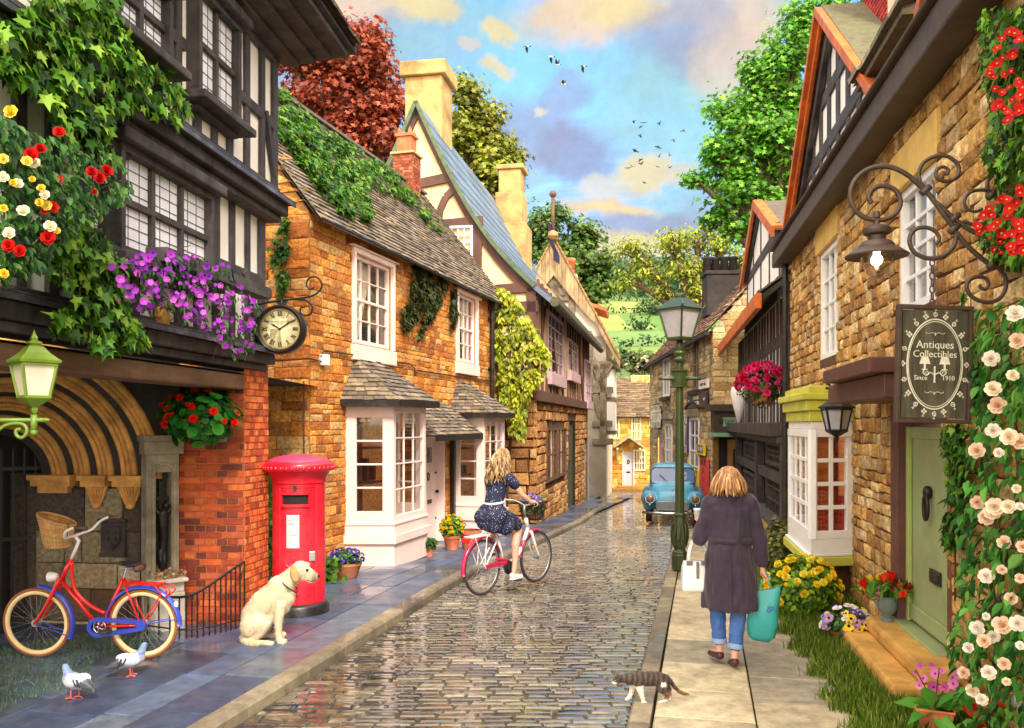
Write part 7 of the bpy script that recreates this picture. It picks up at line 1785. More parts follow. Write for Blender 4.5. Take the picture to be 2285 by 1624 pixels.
bb=Vector((.43,0,.29));st=Vector((.27,0,.74));ht_=Vector((.86,0,.86));crn=Vector((.93,0,.68));rhv,fhv=Vector((0,0,.34)),Vector((WB,0,.34))
m=MB();m.tube([ht_,crn],.024,10);m.tube(smoothpath([crn+Vector((-.02,0,.06)),Vector((.78,0,.5)),Vector((.62,0,.36)),bb+Vector((.02,0,.02))],5),.026,10);m.tube([bb,st],.018,10)
for y in(-.05,.05):m.tube([bb+Vector((0,y*.6,0)),rhv+Vector((0,y,0))],.013,8);m.tube([st+Vector((.015,y*.4,-.05)),rhv+Vector((0,y,0))],.011,8)
m.tube([bb+Vector((0,-.045,0)),bb+Vector((0,.045,0))],.026,10);m.build('frame',M_bikewhite,t,smooth=True)
m=MB()
for y in(-.05,.05):m.tube(smoothpath([crn+Vector((.005,y*.7,0)),crn.lerp(fhv,.5)+Vector((-.015,y,0)),fhv+Vector((0,y,0))],5),[.02]*6+[.013]*5,8)
m.tube([crn+Vector((0,-.04,0)),crn+Vector((0,.04,0))],.02,8);m.build('fork',M_bikewhite,t,smooth=True)
guard(t,rh,.365,R(20),R(190),M_crimson);guard(t,fh,.365,R(85),R(175),M_crimson)
m=MB();m.bar((.0,-.058,.35),(.4,-.058,.36),.05,.03,(0,1,0));m.tube([(.2,-.055,.42),(.43,-.055,.38)],.018,8);m.build('chain_case',M_crimson,t,bevel=.006)
m=MB();m.lathe([(.085,-.065),(.085,-.055),(.03,-.05)],24,(bb.x,0,bb.z),'y');m.lathe([(.05,-.05),(.055,-.09),(.0,-.095)],16,(bb.x,0,bb.z),'y');m.build('chain_ring',pm('dark grey metal',S(70,70,74),.4,metal=.6),t,auto=40)
pr_=bb+Vector((.06,-.11,-.15));pl_=bb+Vector((-.06,.11,.15))
m=MB();m.tube([bb+Vector((0,-.07,0)),pr_+Vector((0,.02,0))],.01,8);m.tube([bb+Vector((0,.07,0)),pl_+Vector((0,-.02,0))],.01,8);m.build('cranks',M_alu,t)
for p,s_ in((pr_,-1),(pl_,1)):g=MB();g.box(p.x-.05,p.x+.05,min(p.y,p.y+s_*.09),max(p.y,p.y+s_*.09),p.z-.012,p.z+.012);g.build('pedal',M_rubber,t,bevel=.004)
m=MB();m.tube([st,st+(st-bb).normalized()*.14],.013,8);m.build('seat_post',M_alu,t)
sd_=Vector((.2,0,.885));m=MB();m.ball(sd_+Vector((-.04,0,0)),(.1,.1,.035),12);m.limb([sd_,sd_+Vector((.12,0,.005))],[.045,.024],10);remeshed(m,'saddle',M_blackleather,t,vox=.01,smooth=3)
m=MB()
for y in(-.04,.04):m.tube([(sd_.x-.08,y,sd_.z-.03-.012*i)for i in range(5)],[.02,.024,.02,.024,.02],8)
m.build('saddle_springs',M_blackpaint,t)
m=MB()
for y in(-.06,0,.06):m.tube([(.12,y,.735),(-.26,y,.725)],.007,6)
for y in(-.06,.06):m.tube([(-.2,y,.725),(-.03,y,.36)],.006,6);m.tube([(.02,y,.73),(-.02,y,.37)],.006,6)
for x in(.1,-.05,-.2,-.26):m.tube([(x,-.06,.73),(x,.06,.73)],.006,6)
m.build('rear_rack',M_bikewhite,t)
m=MB();m.box(-.33,-.27,-.045,.045,.66,.72);m.build('rear_lamp',pm('red lamp lens',S(214,40,30),.2,coat=.4,bump=0,namt=.05),t,bevel=.01)
m=MB();hs_t=Vector((.84,0,1.02));m.tube([ht_,Vector((.83,0,.97)),hs_t],.016,8)
for s_ in(1,-1):m.tube(smoothpath([hs_t,hs_t+Vector((.03,s_*.1,.03)),hs_t+Vector((.02,s_*.22,.06)),hs_t+Vector((-.08,s_*.28,.06)),hs_t+Vector((-.2,s_*.3,.045))],5),.012,8)
m.build('handlebar',M_alu,t,smooth=True)
for s_ in(1,-1):g=MB();g.tube([hs_t+Vector((-.09,s_*.283,.06)),hs_t+Vector((-.2,s_*.3,.045))],.018,10);g.build('grip',M_blackleather,t,smooth=True)
for k_,(x,z)in enumerate(((1.06,.46),)):g=MB();g.ball((x,0.03,z),(.012,.02,.03),8);g.build('spoke_reflector',pm('amber reflector',S(250,180,20),.2,coat=.4,bump=0),t)
m=MB();bo_=Vector((1.0,0,.83))
bc_=lambda i,j,k:bo_+Vector((lerp(-.1,.1,i)*lerp(.8,1.15,k),lerp(-.13,.13,j)*lerp(.8,1.15,k),lerp(0,.24,k)))
for k in np.linspace(0,1,13):
 for a,b in(((0,0),(1,0)),((1,0),(1,1)),((1,1),(0,1)),((0,1),(0,0))):m.tube([bc_(*a,k),bc_(*b,k)],.003 if k<1 else .007,4)
for j in np.linspace(0,1,12):
 for p in((j,0),(j,1),(0,j),(1,j)):m.tube([bc_(*p,0),bc_(*p,1)],.003,4)
 m.tube([bc_(j,0,0),bc_(j,1,0)],.003,4)
m.build('wire_basket',M_blackpaint,t)
# --- people and animals
def fingers(b,palm,d,up,curl,r=.0085,L_=.075,side=1,grip=None):
 """four unequal fingers bent about the curl axis plus a thumb leaving the side of the palm"""
 d,up=Vector(d).normalized(),Vector(up).normalized();w=d.cross(up)
 for i,(o,k)in enumerate(((-.03,.92),(-.01,1.05),(.011,1.0),(.03,.8))):
  p=palm+w*o+d*.035;a=0;pts=[p]
  for j,s_ in enumerate((.42,.33,.25)):
   a+=curl*(1,1.1,.8)[j];p=p+(d*math.cos(a)-up*math.sin(a))*L_*k*s_;pts.append(p)
  b.limb(pts,[r,r*.95,r*.88,r*.75],8)
 p0=palm+w*(-.03*side)-d*.01;p1=p0+(w*(-.7*side)+d*.5-up*.35).normalized()*.035;p2=p1+(w*(-.1*side)+d*.8-up*.55).normalized()*.03
 b.limb([p0,p1,p2],[r*1.3,r*1.15,r*.85],8)
def head(b,c,f,up,s=1.0):
 """head with brow, nose, lips, chin and ears; c = centre of the skull, f = facing"""
 f,up=Vector(f).normalized(),Vector(up).normalized();l=up.cross(f).normalized();Rm=Matrix((l,f,up)).transposed().to_3x3()
 def P(x,y,z):return c+(l*x+f*y+up*z)*s
 b.ball(P(0,-.012,.03),Vector((.074,.094,.088))*s,16,rot=Rm);b.ball(P(0,.03,-.035),Vector((.056,.062,.075))*s,14,rot=Rm);b.ball(P(0,.06,-.088),Vector((.026,.024,.022))*s,10,rot=Rm)
 b.limb([P(0,.085,.012),P(0,.108,-.022)],[.009*s,.015*s],8);b.ball(P(0,.092,-.055),Vector((.024,.012,.007))*s,8,rot=Rm);b.ball(P(0,.09,-.066),Vector((.02,.011,.007))*s,8,rot=Rm)
 for k in(-1,1):b.ball(P(k*.03,.078,.022),Vector((.02,.012,.006))*s,8,rot=Rm);b.ball(P(k*.074,-.005,-.005),Vector((.008,.018,.028))*s,8,rot=Rm);b.ball(P(k*.038,.055,-.02),Vector((.022,.022,.022))*s,8,rot=Rm)
 return P
def eyes(t,P,parent):
 m=MB()
 for k in(-1,1):m.ball(P(k*.03,.082,.01),.0105,8)
 m.build('eyes',pm('eye white',S(236,232,228),.2,bump=0,namt=.02),parent,smooth=True)
 m=MB()
 for k in(-1,1):m.ball(P(k*.03,.0885,.01),.0055,8)
 m.build('irises',pm('iris',S(70,84,92),.2,bump=0),parent,smooth=True)
def strands(name,parent,roots,col,r=.009,mats=None):
 m=MB()
 for pts in roots:
  k=U(.7,1.25);c=tuple(v*k for v in rnd.choice(col));n=len(pts);m.tube(pts,[r*(1-.6*(i/n)**2)for i in range(n)],5,col=c)
 return m.build(name,M_hair,parent,smooth=True)
t=thing('person','woman in a navy spotted dress with long curly blonde hair riding the white bicycle','person',CYM)
V=Vector;b=MB()
hip=V((.2,0,.98));ch_=V((.3,0,1.3));nk=V((.36,0,1.475));hd=V((.40,0,1.645))
b.limb([hip,V((.22,0,1.1)),V((.27,0,1.24)),V((.31,0,1.36))],[.125,.105,.105,.11],16)
b.limb([V((.2,.07,.95)),V((.2,-.07,.95))],[.12,.12],14);b.limb([V((.33,.15,1.4)),V((.33,-.15,1.4))],[.055,.055],12)
b.limb([V((.33,0,1.4)),nk,hd+V((-.02,0,-.06))],[.07,.048,.05],12)
P_=head(b,hd,(1,-.12,-.04),(0,0,1))
for s_ in(1,-1):
 sh_,el,wr=V((.33,s_*.175,1.395)),V((.46,s_*.25,1.2)),V((.60,s_*.285,1.1))
 b.limb([sh_,sh_.lerp(el,.5),el],[.05,.043,.036],12);b.limb([el,el.lerp(wr,.4),wr],[.036,.034,.024],12)
 palm=wr+V((.05,s_*.005,.0));b.limb([wr,palm],[.024,.026],10);fingers(b,palm,(.95,0,-.25),(0,0,1),.95,side=s_)
for s_,ped,kn in((-1,pr_+V((0,-.045,.02)),V((.56,-.11,.74))),(1,pl_+V((0,.045,.02)),V((.52,.11,.94)))):
 hj=V((.22,s_*.085,.94));an=ped+V((-.07,0,.085))
 b.limb([hj,hj.lerp(kn,.5),kn],[.088,.076,.056],14);b.limb([kn,kn.lerp(an,.35)+V((-.025,0,0)),kn.lerp(an,.7),an],[.054,.053,.038,.03],12)
 b.limb([an+V((-.03,0,-.035)),an+V((.05,0,-.05)),an+V((.13,0,-.068))],[.028,.03,.02],10)
body=remeshed(b,'body',M_skin,t,vox=.0085,smooth=3);eyes(t,P_,t)
dcol=lambda co,n:S(46,54,98)
b=MB()
b.limb([V((.2,.075,.965)),V((.2,-.075,.965))],[.137,.137],16);b.limb([hip,V((.22,0,1.1)),V((.27,0,1.24)),V((.31,0,1.36))],[.138,.117,.118,.12],16);b.limb([V((.325,.13,1.405)),V((.325,-.13,1.405))],[.06,.06],12)
for s_ in(1,-1):b.limb([V((.33,s_*.16,1.4)),V((.375,s_*.205,1.33))],[.07,.066],12);b.limb([V((.22,s_*.085,.94)),V((.4,s_*.105,.88)),V((.5,s_*.11,.82))],[.115,.1,.095],14)
b.limb([V((.4,.1,.86)),V((.4,-.1,.85))],[.095,.1],12);b.limb([V((.14,.1,.93)),V((.14,-.1,.93)),],[.12,.12],12);b.limb([V((.12,.08,.86)),V((.12,-.09,.84))],[.09,.1],12);b.limb([V((.3,.11,.82)),V((.3,-.13,.80))],[.09,.095],12)
dress=remeshed(b,'dress',pm('navy dress cloth',S(30,36,72),.85,nscale=10,namt=.2,bump=.25,bscale=60,col=False),t,vox=.01,smooth=3,fold=(.006,14,5))
m=MB();dm_=dress.data;idx=[rnd.randrange(len(dm_.polygons))for _ in range(900)]
for i in idx:
 p=dm_.polygons[i];c_,n_=p.center,p.normal
 a=n_.orthogonal().normalized();bq=n_.cross(a);r_=.0036
 m.add([c_+n_*.0012+(a*math.cos(q)+bq*math.sin(q))*r_ for q in[2*PI*i_/6 for i_ in range(6)]],[(0,1,2,3,4,5)])
m.build('dress_spots',M_whiteink,dress)
m=MB();m.tube([(.225+.128*math.cos(a)*.95,.135*math.sin(a),1.115+.02*math.cos(a))for a in[2*PI*i/30 for i in range(30)]],.013,6,closed=True,flat=(.6,.6,1.2));m.build('belt',M_bikewhite,t,smooth=True)
for s_,ped in((-1,pr_+V((0,-.045,.02))),(1,pl_+V((0,.045,.02)))):
 an=ped+V((-.07,0,.085));m=MB();m.limb([an+V((-.035,0,-.045)),an+V((.04,0,-.062)),an+V((.14,0,-.073))],[.036,.036,.026],12);m.box(an.x-.06,an.x+.15,an.y-.03,an.y+.03,an.z-.098,an.z-.08);remeshed(m,'shoe',M_bagwhite,t,vox=.008,smooth=2)
HC=[S(176,140,94),S(146,112,72),S(204,170,122),S(118,88,56)]
rts=[]
for i in range(230):
 a=U(0,2*PI);e=U(.05,1.45);d_=V((math.cos(a)*math.cos(e),math.sin(a)*math.cos(e),math.sin(e)))
 if d_.x>.45 and d_.z<.75:continue
 p=hd+V((-.012,0,.03))+V((d_.x*.098,d_.y*.085,d_.z*.098));L_=U(.28,.42)*(1 if d_.x<.3 else .7);ph=U(0,6);out=V((d_.x,d_.y,0));out=out.normalized()if out.length>.01 else V((-1,0,0))
 if out.x>.3:out=V((.1,math.copysign(1,out.y),0)).normalized()
 pts=[p];n=12
 for j in range(n):q=j/n;pts.append(p+out*(.035*math.sin(min(1,q*2)*PI/2)+.035*q)+V((-.10*q,0,-L_*q**1.1))+V((math.cos(ph+j*1.15),math.sin(ph+j*1.15),0))*.013*min(1,q*3))
 rts.append(pts)
strands('hair',t,rts,HC,.0105)
m=MB();m.ball(hd+V((-.016,0,.035)),(.09,.083,.095),14,S(134,102,64));m.build('hair_crown',M_hair,t,smooth=True)
bk=thing('flower_bunch','small bunch of lilac and white flowers lying in the bicycle basket','flowers',CYM)
n=160;Pp=np.array([(1.0,0,1.02)])+NR.uniform(-1,1,(n,3))*[.1,.13,.1];scatter('foliage',M_leaf,bk,[scatter_arrays(leaf_t(.4),Pp,unit(n)+[0,0,.6],NR.uniform(.05,.1,n),pal(n,S(96,130,50),S(130,160,70),S(70,104,44)))])
n=44;Pp=np.array([(.98,-.02,1.11)])+NR.uniform(-1,1,(n,3))*[.08,.12,.05];scatter('blossoms',M_petal,bk,[scatter_arrays(round_t(),Pp,unit(n)+[0,0,.8],NR.uniform(.035,.06,n),pal(n,S(140,100,190),S(240,236,240),S(170,130,210),var=.1))])
# ---- woman walking away on the flagstones (x right as seen from behind, y forward, z up)
wp=px(1628,HY,7.0);WM=Matrix.Translation((wp.x,7.0,.0))@Matrix.Rotation(R(-10),4,'Z')
t=thing('person','woman with short fair hair walking away in a dark purple coat and blue jeans','person',WM)
b=MB();hd=V((-.01,.02,1.515))
b.limb([V((0,0,.92)),V((0,.0,1.1)),V((0,.01,1.25)),V((0,.01,1.34))],[.125,.11,.12,.11],16);b.limb([V((.14,0,1.345)),V((-.14,0,1.345))],[.06,.06],12);b.limb([V((0,0,1.34)),V((0,.01,1.42)),hd],[.075,.05,.05],12)
P_=head(b,hd,(-.1,1,-.02),(0,0,1),.98)
LH,LA=V((-.085,.05,.86)),V((-.075,.10,.13));RH,RA_=V((.08,0,.86)),V((.035,-.03,.115))
for hj,kn,an,fo in((LH,V((-.095,.13,.49)),LA,V((-.5,.9,-.35))),(RH,V((.075,.06,.48)),RA_,V((-.15,1,-.55)))):
 b.limb([hj,hj.lerp(kn,.5),kn],[.088,.075,.056],14);b.limb([kn,kn.lerp(an,.35)+V((0,-.02,0)),an],[.055,.054,.032],12)
 f_=V(fo).normalized();b.limb([an+V((0,-.02,-.035)),an+f_*.07+V((0,0,-.03)),an+f_*.14+V((0,0,-.025))],[.03,.03,.02],10)
lel,lwr=V((-.235,.02,1.05)),V((-.215,.2,1.135));rel,rwr=V((.235,-.01,1.06)),V((.262,.03,.83))
for sh_,el,wr in((V((-.175,0,1.335)),lel,lwr),(V((.175,0,1.335)),rel,rwr)):b.limb([sh_,sh_.lerp(el,.5),el],[.052,.046,.038],12);b.limb([el,el.lerp(wr,.4),wr],[.038,.034,.025],12)
pal_=lwr+V((-.02,.055,.03));b.limb([lwr,pal_],[.024,.027],10);fingers(b,pal_,(-.3,.6,.6),(-.4,-.7,.5),.7,side=-1)
pal_=rwr+V((.005,.005,-.06));b.limb([rwr,pal_],[.024,.027],10);fingers(b,pal_,(0,.1,-1),(-1,0,0),.95,side=1)
remeshed(b,'body',M_skin,t,vox=.009,smooth=3);eyes(t,P_,t)
b=MB()
def ringsec(secs,n=28):
 vs=[]
 for z,rx,ry,cx,cy in secs:
  for k in range(n):a=2*PI*k/n;vs.append((cx+rx*math.cos(a),cy+ry*math.sin(a),z))
 m=len(secs);b.add(vs,[(i*n+k,i*n+(k+1)%n,(i+1)*n+(k+1)%n,(i+1)*n+k)for i in range(m-1)for k in range(n)]+[tuple(range(n))[::-1],tuple(range((m-1)*n,m*n))])
ringsec([(.475,.235,.19,.012,.03),(.52,.235,.19,.012,.03),(.7,.215,.175,.008,.02),(.9,.19,.155,.0,.01),(1.03,.163,.13,0,0),(1.08,.165,.132,0,0),(1.2,.185,.14,0,.005),(1.3,.2,.13,0,.005),(1.355,.185,.1,0,.005),(1.385,.1,.08,0,.005),(1.43,.075,.072,0,.01)])
for sh_,el,wr in((V((-.175,0,1.325)),lel,lwr),(V((.175,0,1.325)),rel,rwr)):
 b.limb([sh_,sh_.lerp(el,.5),el],[.072,.064,.058],14);b.limb([el,el.lerp(wr,.5),el.lerp(wr,.86)],[.058,.053,.046],14)
b.limb([V((.15,0,1.345)),V((0,0,1.37)),V((-.15,0,1.345))],[.085,.095,.085],14);b.limb([V((0,.005,1.36)),V((0,.01,1.43))],[.088,.078],14)
coat=remeshed(b,'coat',pm('dark purple gabardine',S(58,46,66),.8,nscale=6,namt=.4,bump=.6,bscale=16,bdist=.012,col=False,sheen=.2),t,vox=.009,smooth=3,fold=(.022,10,2.6))
m=MB();m.tube([(.168*math.cos(a),.137*math.sin(a),1.045)for a in[2*PI*i/32 for i in range(32)]],.02,6,closed=True,flat=(.5,.5,1.3));m.build('belt',coat.data.materials[0],coat,smooth=True)
m=MB();m.tube([(.094*math.cos(a),.01+.09*math.sin(a),1.42+.012*math.sin(a))for a in[2*PI*i/24 for i in range(24)]],.045,8,closed=True,flat=(.4,.4,1.1));m.build('collar',pm('navy collar cloth',S(56,50,76),.85,namt=.2),coat,smooth=True);m=MB();m.tube([(0,-.134,1.03),(.003,-.16,.8),(.006,-.168,.52)],.004,5);m.build('back_seam',MATS['navy collar cloth'],coat)
b=MB()
for hj,kn,an in((LH,V((-.095,.13,.49)),LA),(RH,V((.075,.06,.48)),RA_)):b.limb([hj,hj.lerp(kn,.5),kn],[.098,.086,.07],14);b.limb([kn,kn.lerp(an,.4)+V((0,-.018,0)),kn.lerp(an,.82)],[.068,.064,.056],14)
jn_=remeshed(b,'jeans',M_denim,t,vox=.008,smooth=2,fold=(.007,14,22))
m=MB()
for kn,an in((V((-.095,.13,.49)),LA),(V((.075,.06,.48)),RA_)):p,q=kn.lerp(an,.78),kn.lerp(an,.9);m.tube([p,p.lerp(q,.1),p.lerp(q,.9),q],[.057,.0625,.0625,.057],16)
m.build('turned_cuffs',pm('pale denim',S(150,178,220),.85,namt=.15),jn_,smooth=True)
for an,fo in((LA,V((-.5,.9,-.35))),(RA_,V((-.15,1,-.55)))):
 f_=V(fo).normalized();m=MB();m.limb([an+V((0,-.03,-.055)),an+f_*.06+V((0,0,-.045)),an+f_*.15+V((0,0,-.03))],[.037,.037,.026],12);remeshed(m,'shoe',pm('maroon leather shoe',S(82,40,46),.4,namt=.2,col=False),t,vox=.008,smooth=2)
HB=[S(196,146,94),S(172,120,74),S(216,174,124),S(146,98,60)]
rts=[]
for i in range(260):
 a=U(0,2*PI);e=U(-.05,1.5);d_=V((math.cos(a)*math.cos(e),math.sin(a)*math.cos(e),math.sin(e)))
 if d_.y>.55 and d_.z<.75:continue
 p=hd+V((0,-.012,.035))+V((d_.x*.09,d_.y*.1,d_.z*.096));out=V((d_.x,d_.y,0));out=out.normalized()if out.length>.01 else V((0,-1,0));L_=.05+.13*max(0,d_.z)+U(.03,.08);pts=[p];n=8;ph=U(0,6)
 for j in range(1,n+1):q=j/n;pts.append(p+out*(.055*math.sin(q*PI/2)+.02*max(0,q-.7))+V((0,0,-L_*q**1.3))+V((math.cos(ph+q*4),math.sin(ph+q*4),0))*.006*q)
 rts.append(pts)
strands('hair',t,rts,HB,.011);m=MB();m.ball(hd+V((0,-.016,.035)),(.092,.1,.1),16,S(188,134,82));m.build('hair_crown',M_hair,t,smooth=True)
m=MB();m.tube([(lwr.x+.029*math.cos(a),lwr.y-.02+.02*math.sin(a),lwr.z-.01+.025*math.sin(a))for a in[2*PI*i/14 for i in range(14)]],.007,6,closed=True);m.build('wrist_watch',M_blackleather,t)
pc=lwr+V((-.035,.1,.09));cpt=thing('paper_cup','small white paper cup in the raised hand of the woman walking','cup',WM@Matrix.Translation(pc));m=MB();m.lathe([(.024,-.05),(.032,.03),(.034,.032),(.034,.036),(.03,.045),(0,.046)],16);m.build('cup_body',M_bagwhite,cpt,smooth=True)
hb=thing('handbag','white leather handbag hanging from the bent left arm of the walking woman','bag',WM@Matrix.Translation((-.265,.1,.73))@Matrix.Rotation(R(8),4,'Z'))
m=MB();vs=[]
for z,w_,d_ in((-.13,.125,.06),(-.1,.128,.064),(.06,.12,.045),(.12,.108,.03)):vs+=[(-w_,-d_,z),(-w_*.5,-d_*1.15,z),(w_*.5,-d_*1.15,z),(w_,-d_,z),(w_,d_,z),(w_*.5,d_*1.15,z),(-w_*.5,d_*1.15,z),(-w_,d_,z)]
m.add(vs,[(i*8+k,i*8+(k+1)%8,i*8+8+(k+1)%8,i*8+8+k)for i in range(3)for k in range(8)]+[tuple(range(8))[::-1]]);m.add([(-.1,-.02,.1),(.1,-.02,.1),(.1,.02,.1),(-.1,.02,.1)],[(0,1,2,3)],(.2,.2,.24));m.build('bag_body',M_bagwhite,hb,bevel=.012)
m=MB()
for y in(-.03,.03):m.tube(smoothpath([(-.07,y,.1),(-.06,y,.2),(-.02,y*.5,.3),(.03,y*.5,.31),(.08,y,.2),(.085,y,.1)],5),.008,6,flat=(1.2,.6,1))
m.build('handles',M_bagwhite,hb,smooth=True);m=MB();m.box(-.012,.012,-.07,-.055,-.02,.12);m.box(-.09,-.04,-.055,-.04,.09,.125);m.box(.03,.09,-.055,-.04,.09,.125);m.build('flap_strap',pm('grey strap leather',S(120,118,122),.5),hb,bevel=.003)
cb=thing('carrier_bag','translucent teal plastic carrier bag hanging from her right hand','bag',WM@Matrix.Translation((.268,.035,.46))@Matrix.Rotation(R(-6),4,'Z')@Matrix.Rotation(R(5),4,'Y'))
m=MB();vs=[];n=16
for z,w_,d_ in((-.24,.07,.035),(-.2,.11,.055),(-.1,.125,.065),(.04,.115,.06),(.16,.12,.03),(.18,.12,.02)):
 for k in range(n):a=2*PI*k/n;f_=1+.1*noise.noise(V((k*1.7,z*14,3)));vs.append((w_*math.copysign(abs(math.cos(a))**.6,math.cos(a))*f_,d_*math.copysign(abs(math.sin(a))**.6,math.sin(a))*f_,z+(.05*math.cos(a)if z>.15 else 0)))
m.add(vs,[(i*n+k,i*n+(k+1)%n,(i+1)*n+(k+1)%n,(i+1)*n+k)for i in range(5)for k in range(n)]+[tuple(range(n))[::-1]]);bb_=m.build('bag_body',M_teal,cb,smooth=True)
m=MB()
for s_ in(-1,1):m.tube(smoothpath([(-.05,s_*.02,.15),(-.03,s_*.012,.24),(0,0,.32),(.03,s_*.012,.24),(.06,s_*.02,.17)],5),.007,6,flat=(1,.5,1))
m.build('handles',M_teal,cb,smooth=True);text(cb,'dh','bag_logo',.07,(.05,-.068,.04),pm('blue print',S(46,90,190),.6,namt=.05,bump=0),rot=Matrix.Rotation(PI/2,4,'X')@Matrix.Rotation(R(30),4,'Z'))
# ---- sitting labrador (x to the right, y away, z up)
kD=.000681*1.0;DG=px(590,HY,7.85);DM=Matrix.Translation((DG.x,7.85,0))
t=thing('dog','pale yellow labrador sitting on the pavement in front of the red pillar box','dog',DM)
def dz_(zx,zy,y=0.0):return V(((zx-700)*kD,y,(1362-zy)*kD))
dr_=lambda r:r*kD
b=MB()
b.limb([dz_(500,1165),dz_(560,1000),dz_(690,850),dz_(830,750),dz_(900,700)],[dr_(115),dr_(160),dr_(180),dr_(178),dr_(170)],18)
b.limb([dz_(900,720),dz_(985,770),dz_(960,880)],[dr_(165),dr_(130),dr_(100)],16);b.limb([dz_(900,640),dz_(1000,560),dz_(1110,450),dz_(1160,400)],[dr_(165),dr_(130),dr_(108),dr_(100)],16)
b.ball(dz_(1185,385),(dr_(112),dr_(112),dr_(105)),16);b.limb([dz_(1230,400),dz_(1310,445),dz_(1395,492)],[dr_(88),dr_(62),dr_(46)],14);b.limb([dz_(1240,460),dz_(1330,515),dz_(1380,530)],[dr_(60),dr_(38),dr_(26)],12);b.ball(dz_(1270,330),(dr_(45),dr_(70),dr_(30)),10)
b.limb([dz_(900,800),dz_(850,1000),dz_(720,1040)],[dr_(150),dr_(110),dr_(110)],14)
for y,ox,oz in((-.085,0,0),(.07,-75,-38)):
 b.limb([dz_(945+ox,850+oz,y*.8),dz_(930+ox,1010+oz,y),dz_(925+ox,1130+oz,y),dz_(928+ox,1250+oz,y),dz_(945+ox,1315+oz,y)],[dr_(85),dr_(58),dr_(46),dr_(38),dr_(42)],14)
 for k in(-1,0,1):b.limb([dz_(950+ox,1330+oz,y+k*.018),dz_(1015+ox,1338+oz,y+k*.02)],[dr_(30),dr_(27)],8)
for y in(-.1,.1):
 b.limb([dz_(560,1120,y*.8),dz_(680,1080,y*1.1),dz_(770,1085,y*1.15)],[dr_(140),dr_(115),dr_(68)],16);b.limb([dz_(770,1090,y*1.15),dz_(690,1200,y*1.15),dz_(560,1310,y*1.05)],[dr_(66),dr_(60),dr_(36)],12);b.limb([dz_(540,1325,y*1.05),dz_(680,1338,y*1.2),dz_(800,1338,y*1.3)],[dr_(34),dr_(28),dr_(32)],12)
 for k in(-1,0,1):b.limb([dz_(800,1342,y*1.3+k*.016),dz_(865,1344,y*1.3+k*.018)],[dr_(26),dr_(22)],8)
b.limb([dz_(430,1290,-.02),dz_(500,1325,-.1),dz_(600,1335,-.16),dz_(715,1340,-.19)],[dr_(52),dr_(44),dr_(36),dr_(14)],12)
def dogcol(co,n):
 x,z=co.x/kD+700,1362-co.z/kD
 c_=V(S(226,212,180));k=.5+.5*noise.noise(co*14)
 c_=c_.lerp(V(S(206,182,140)),.5*k)
 if z<560 and x>1340:c_=c_.lerp(V(S(120,96,78)),min(.75,(x-1340)/60))
 if x>560 and x<760 and z>1300 and co.y<-.14:c_=c_.lerp(V(S(206,160,104)),.6)
 return tuple(c_)
fur(remeshed(b,'body',M_fur,t,vox=.010,smooth=3,colfn=dogcol),26000,.024,M_fur,(-.35,0,-1),'coat_fur')
for y in(-.09,.085):
 m=MB();m.limb([dz_(1120,350,y*.85),dz_(1130,420,y*1.05),dz_(1150,500,y*1.1),dz_(1165,540,y*1.05)],[dr_(42),dr_(58),dr_(46),dr_(16)],12);
 for i,v in enumerate(m.v):m.v[i]=(v[0],y+(v[1]-y)*.38,v[2])
 remeshed(m,'ear',pm('tan ear fur',S(196,150,98),.8,nscale=50,namt=.2,bump=.3,bscale=120,col=False),t,vox=.007,smooth=3)
m=MB();m.ball(dz_(1428,488),(dr_(26),dr_(30),dr_(26)),10);m.build('nose',M_ink,t,smooth=True)
m=MB()
for y in(-.058,.058):m.ball(dz_(1300,392,y),(dr_(22),dr_(16),dr_(20)),10)
m.build('eyes',pm('dark eye',S(28,20,16),.1,bump=0),t,smooth=True)
m=MB();m.tube([dz_(1400,548,-.02),dz_(1340,548,-.032),dz_(1285,535,-.045)],.003,5);m.build('mouth_line',M_ink,t)
m=MB();c0=dz_(1030,600);ax=(dz_(1110,470)-dz_(960,640)).normalized();sx_=V((0,1,0));sy_=ax.cross(sx_).normalized()
m.tube([c0+sx_*dr_(142)*math.cos(a)+sy_*dr_(152)*math.sin(a)for a in[2*PI*i/30 for i in range(30)]],.0065,6,closed=True);m.tube([dz_(1135,690,-.03),dz_(1150,775,-.02)],.005,5);m.build('collar',pm('olive collar webbing',S(58,56,44),.7),t,smooth=True)
# ---- tabby and white cat walking left
kC=.000327*1.02;CG=px(1438,HY,6.12);CMt=Matrix.Translation((CG.x,6.12,.0))@Matrix.Rotation(R(4),4,'Z')
t=thing('cat','tabby and white cat walking off the pavement over the kerb','cat',CMt)
def cz_(zx,zy,y=0.0):return V(((zx-950)*kC,y,(1012-zy)*kC))
cr_=lambda r:r*kC
b=MB()
b.limb([cz_(560,500),cz_(700,500),cz_(860,510),cz_(1050,505),cz_(1250,510),cz_(1390,530)],[cr_(118),cr_(135),cr_(148),cr_(150),cr_(142),cr_(105)],18);b.limb([cz_(600,520),cz_(480,490),cz_(390,500)],[cr_(112),cr_(92),cr_(82)],14)
b.ball(cz_(350,515),(cr_(92),cr_(92),cr_(86)),14);b.limb([cz_(320,545),cz_(275,580)],[cr_(58),cr_(42)],12)
for y in(-.026,.026):b.limb([cz_(375,450,y),cz_(368,395,y*1.25),cz_(366,370,y*1.35)],[cr_(46),cr_(26),cr_(8)],8)
b.limb([cz_(760,580,-.02),cz_(810,690,-.032),cz_(850,830,-.032),cz_(885,950,-.032)],[cr_(95),cr_(66),cr_(42),cr_(32)],12);b.limb([cz_(885,980,-.032),cz_(935,985,-.032)][::-1]+[cz_(865,990,-.032)],[cr_(26),cr_(30),cr_(26)],10)
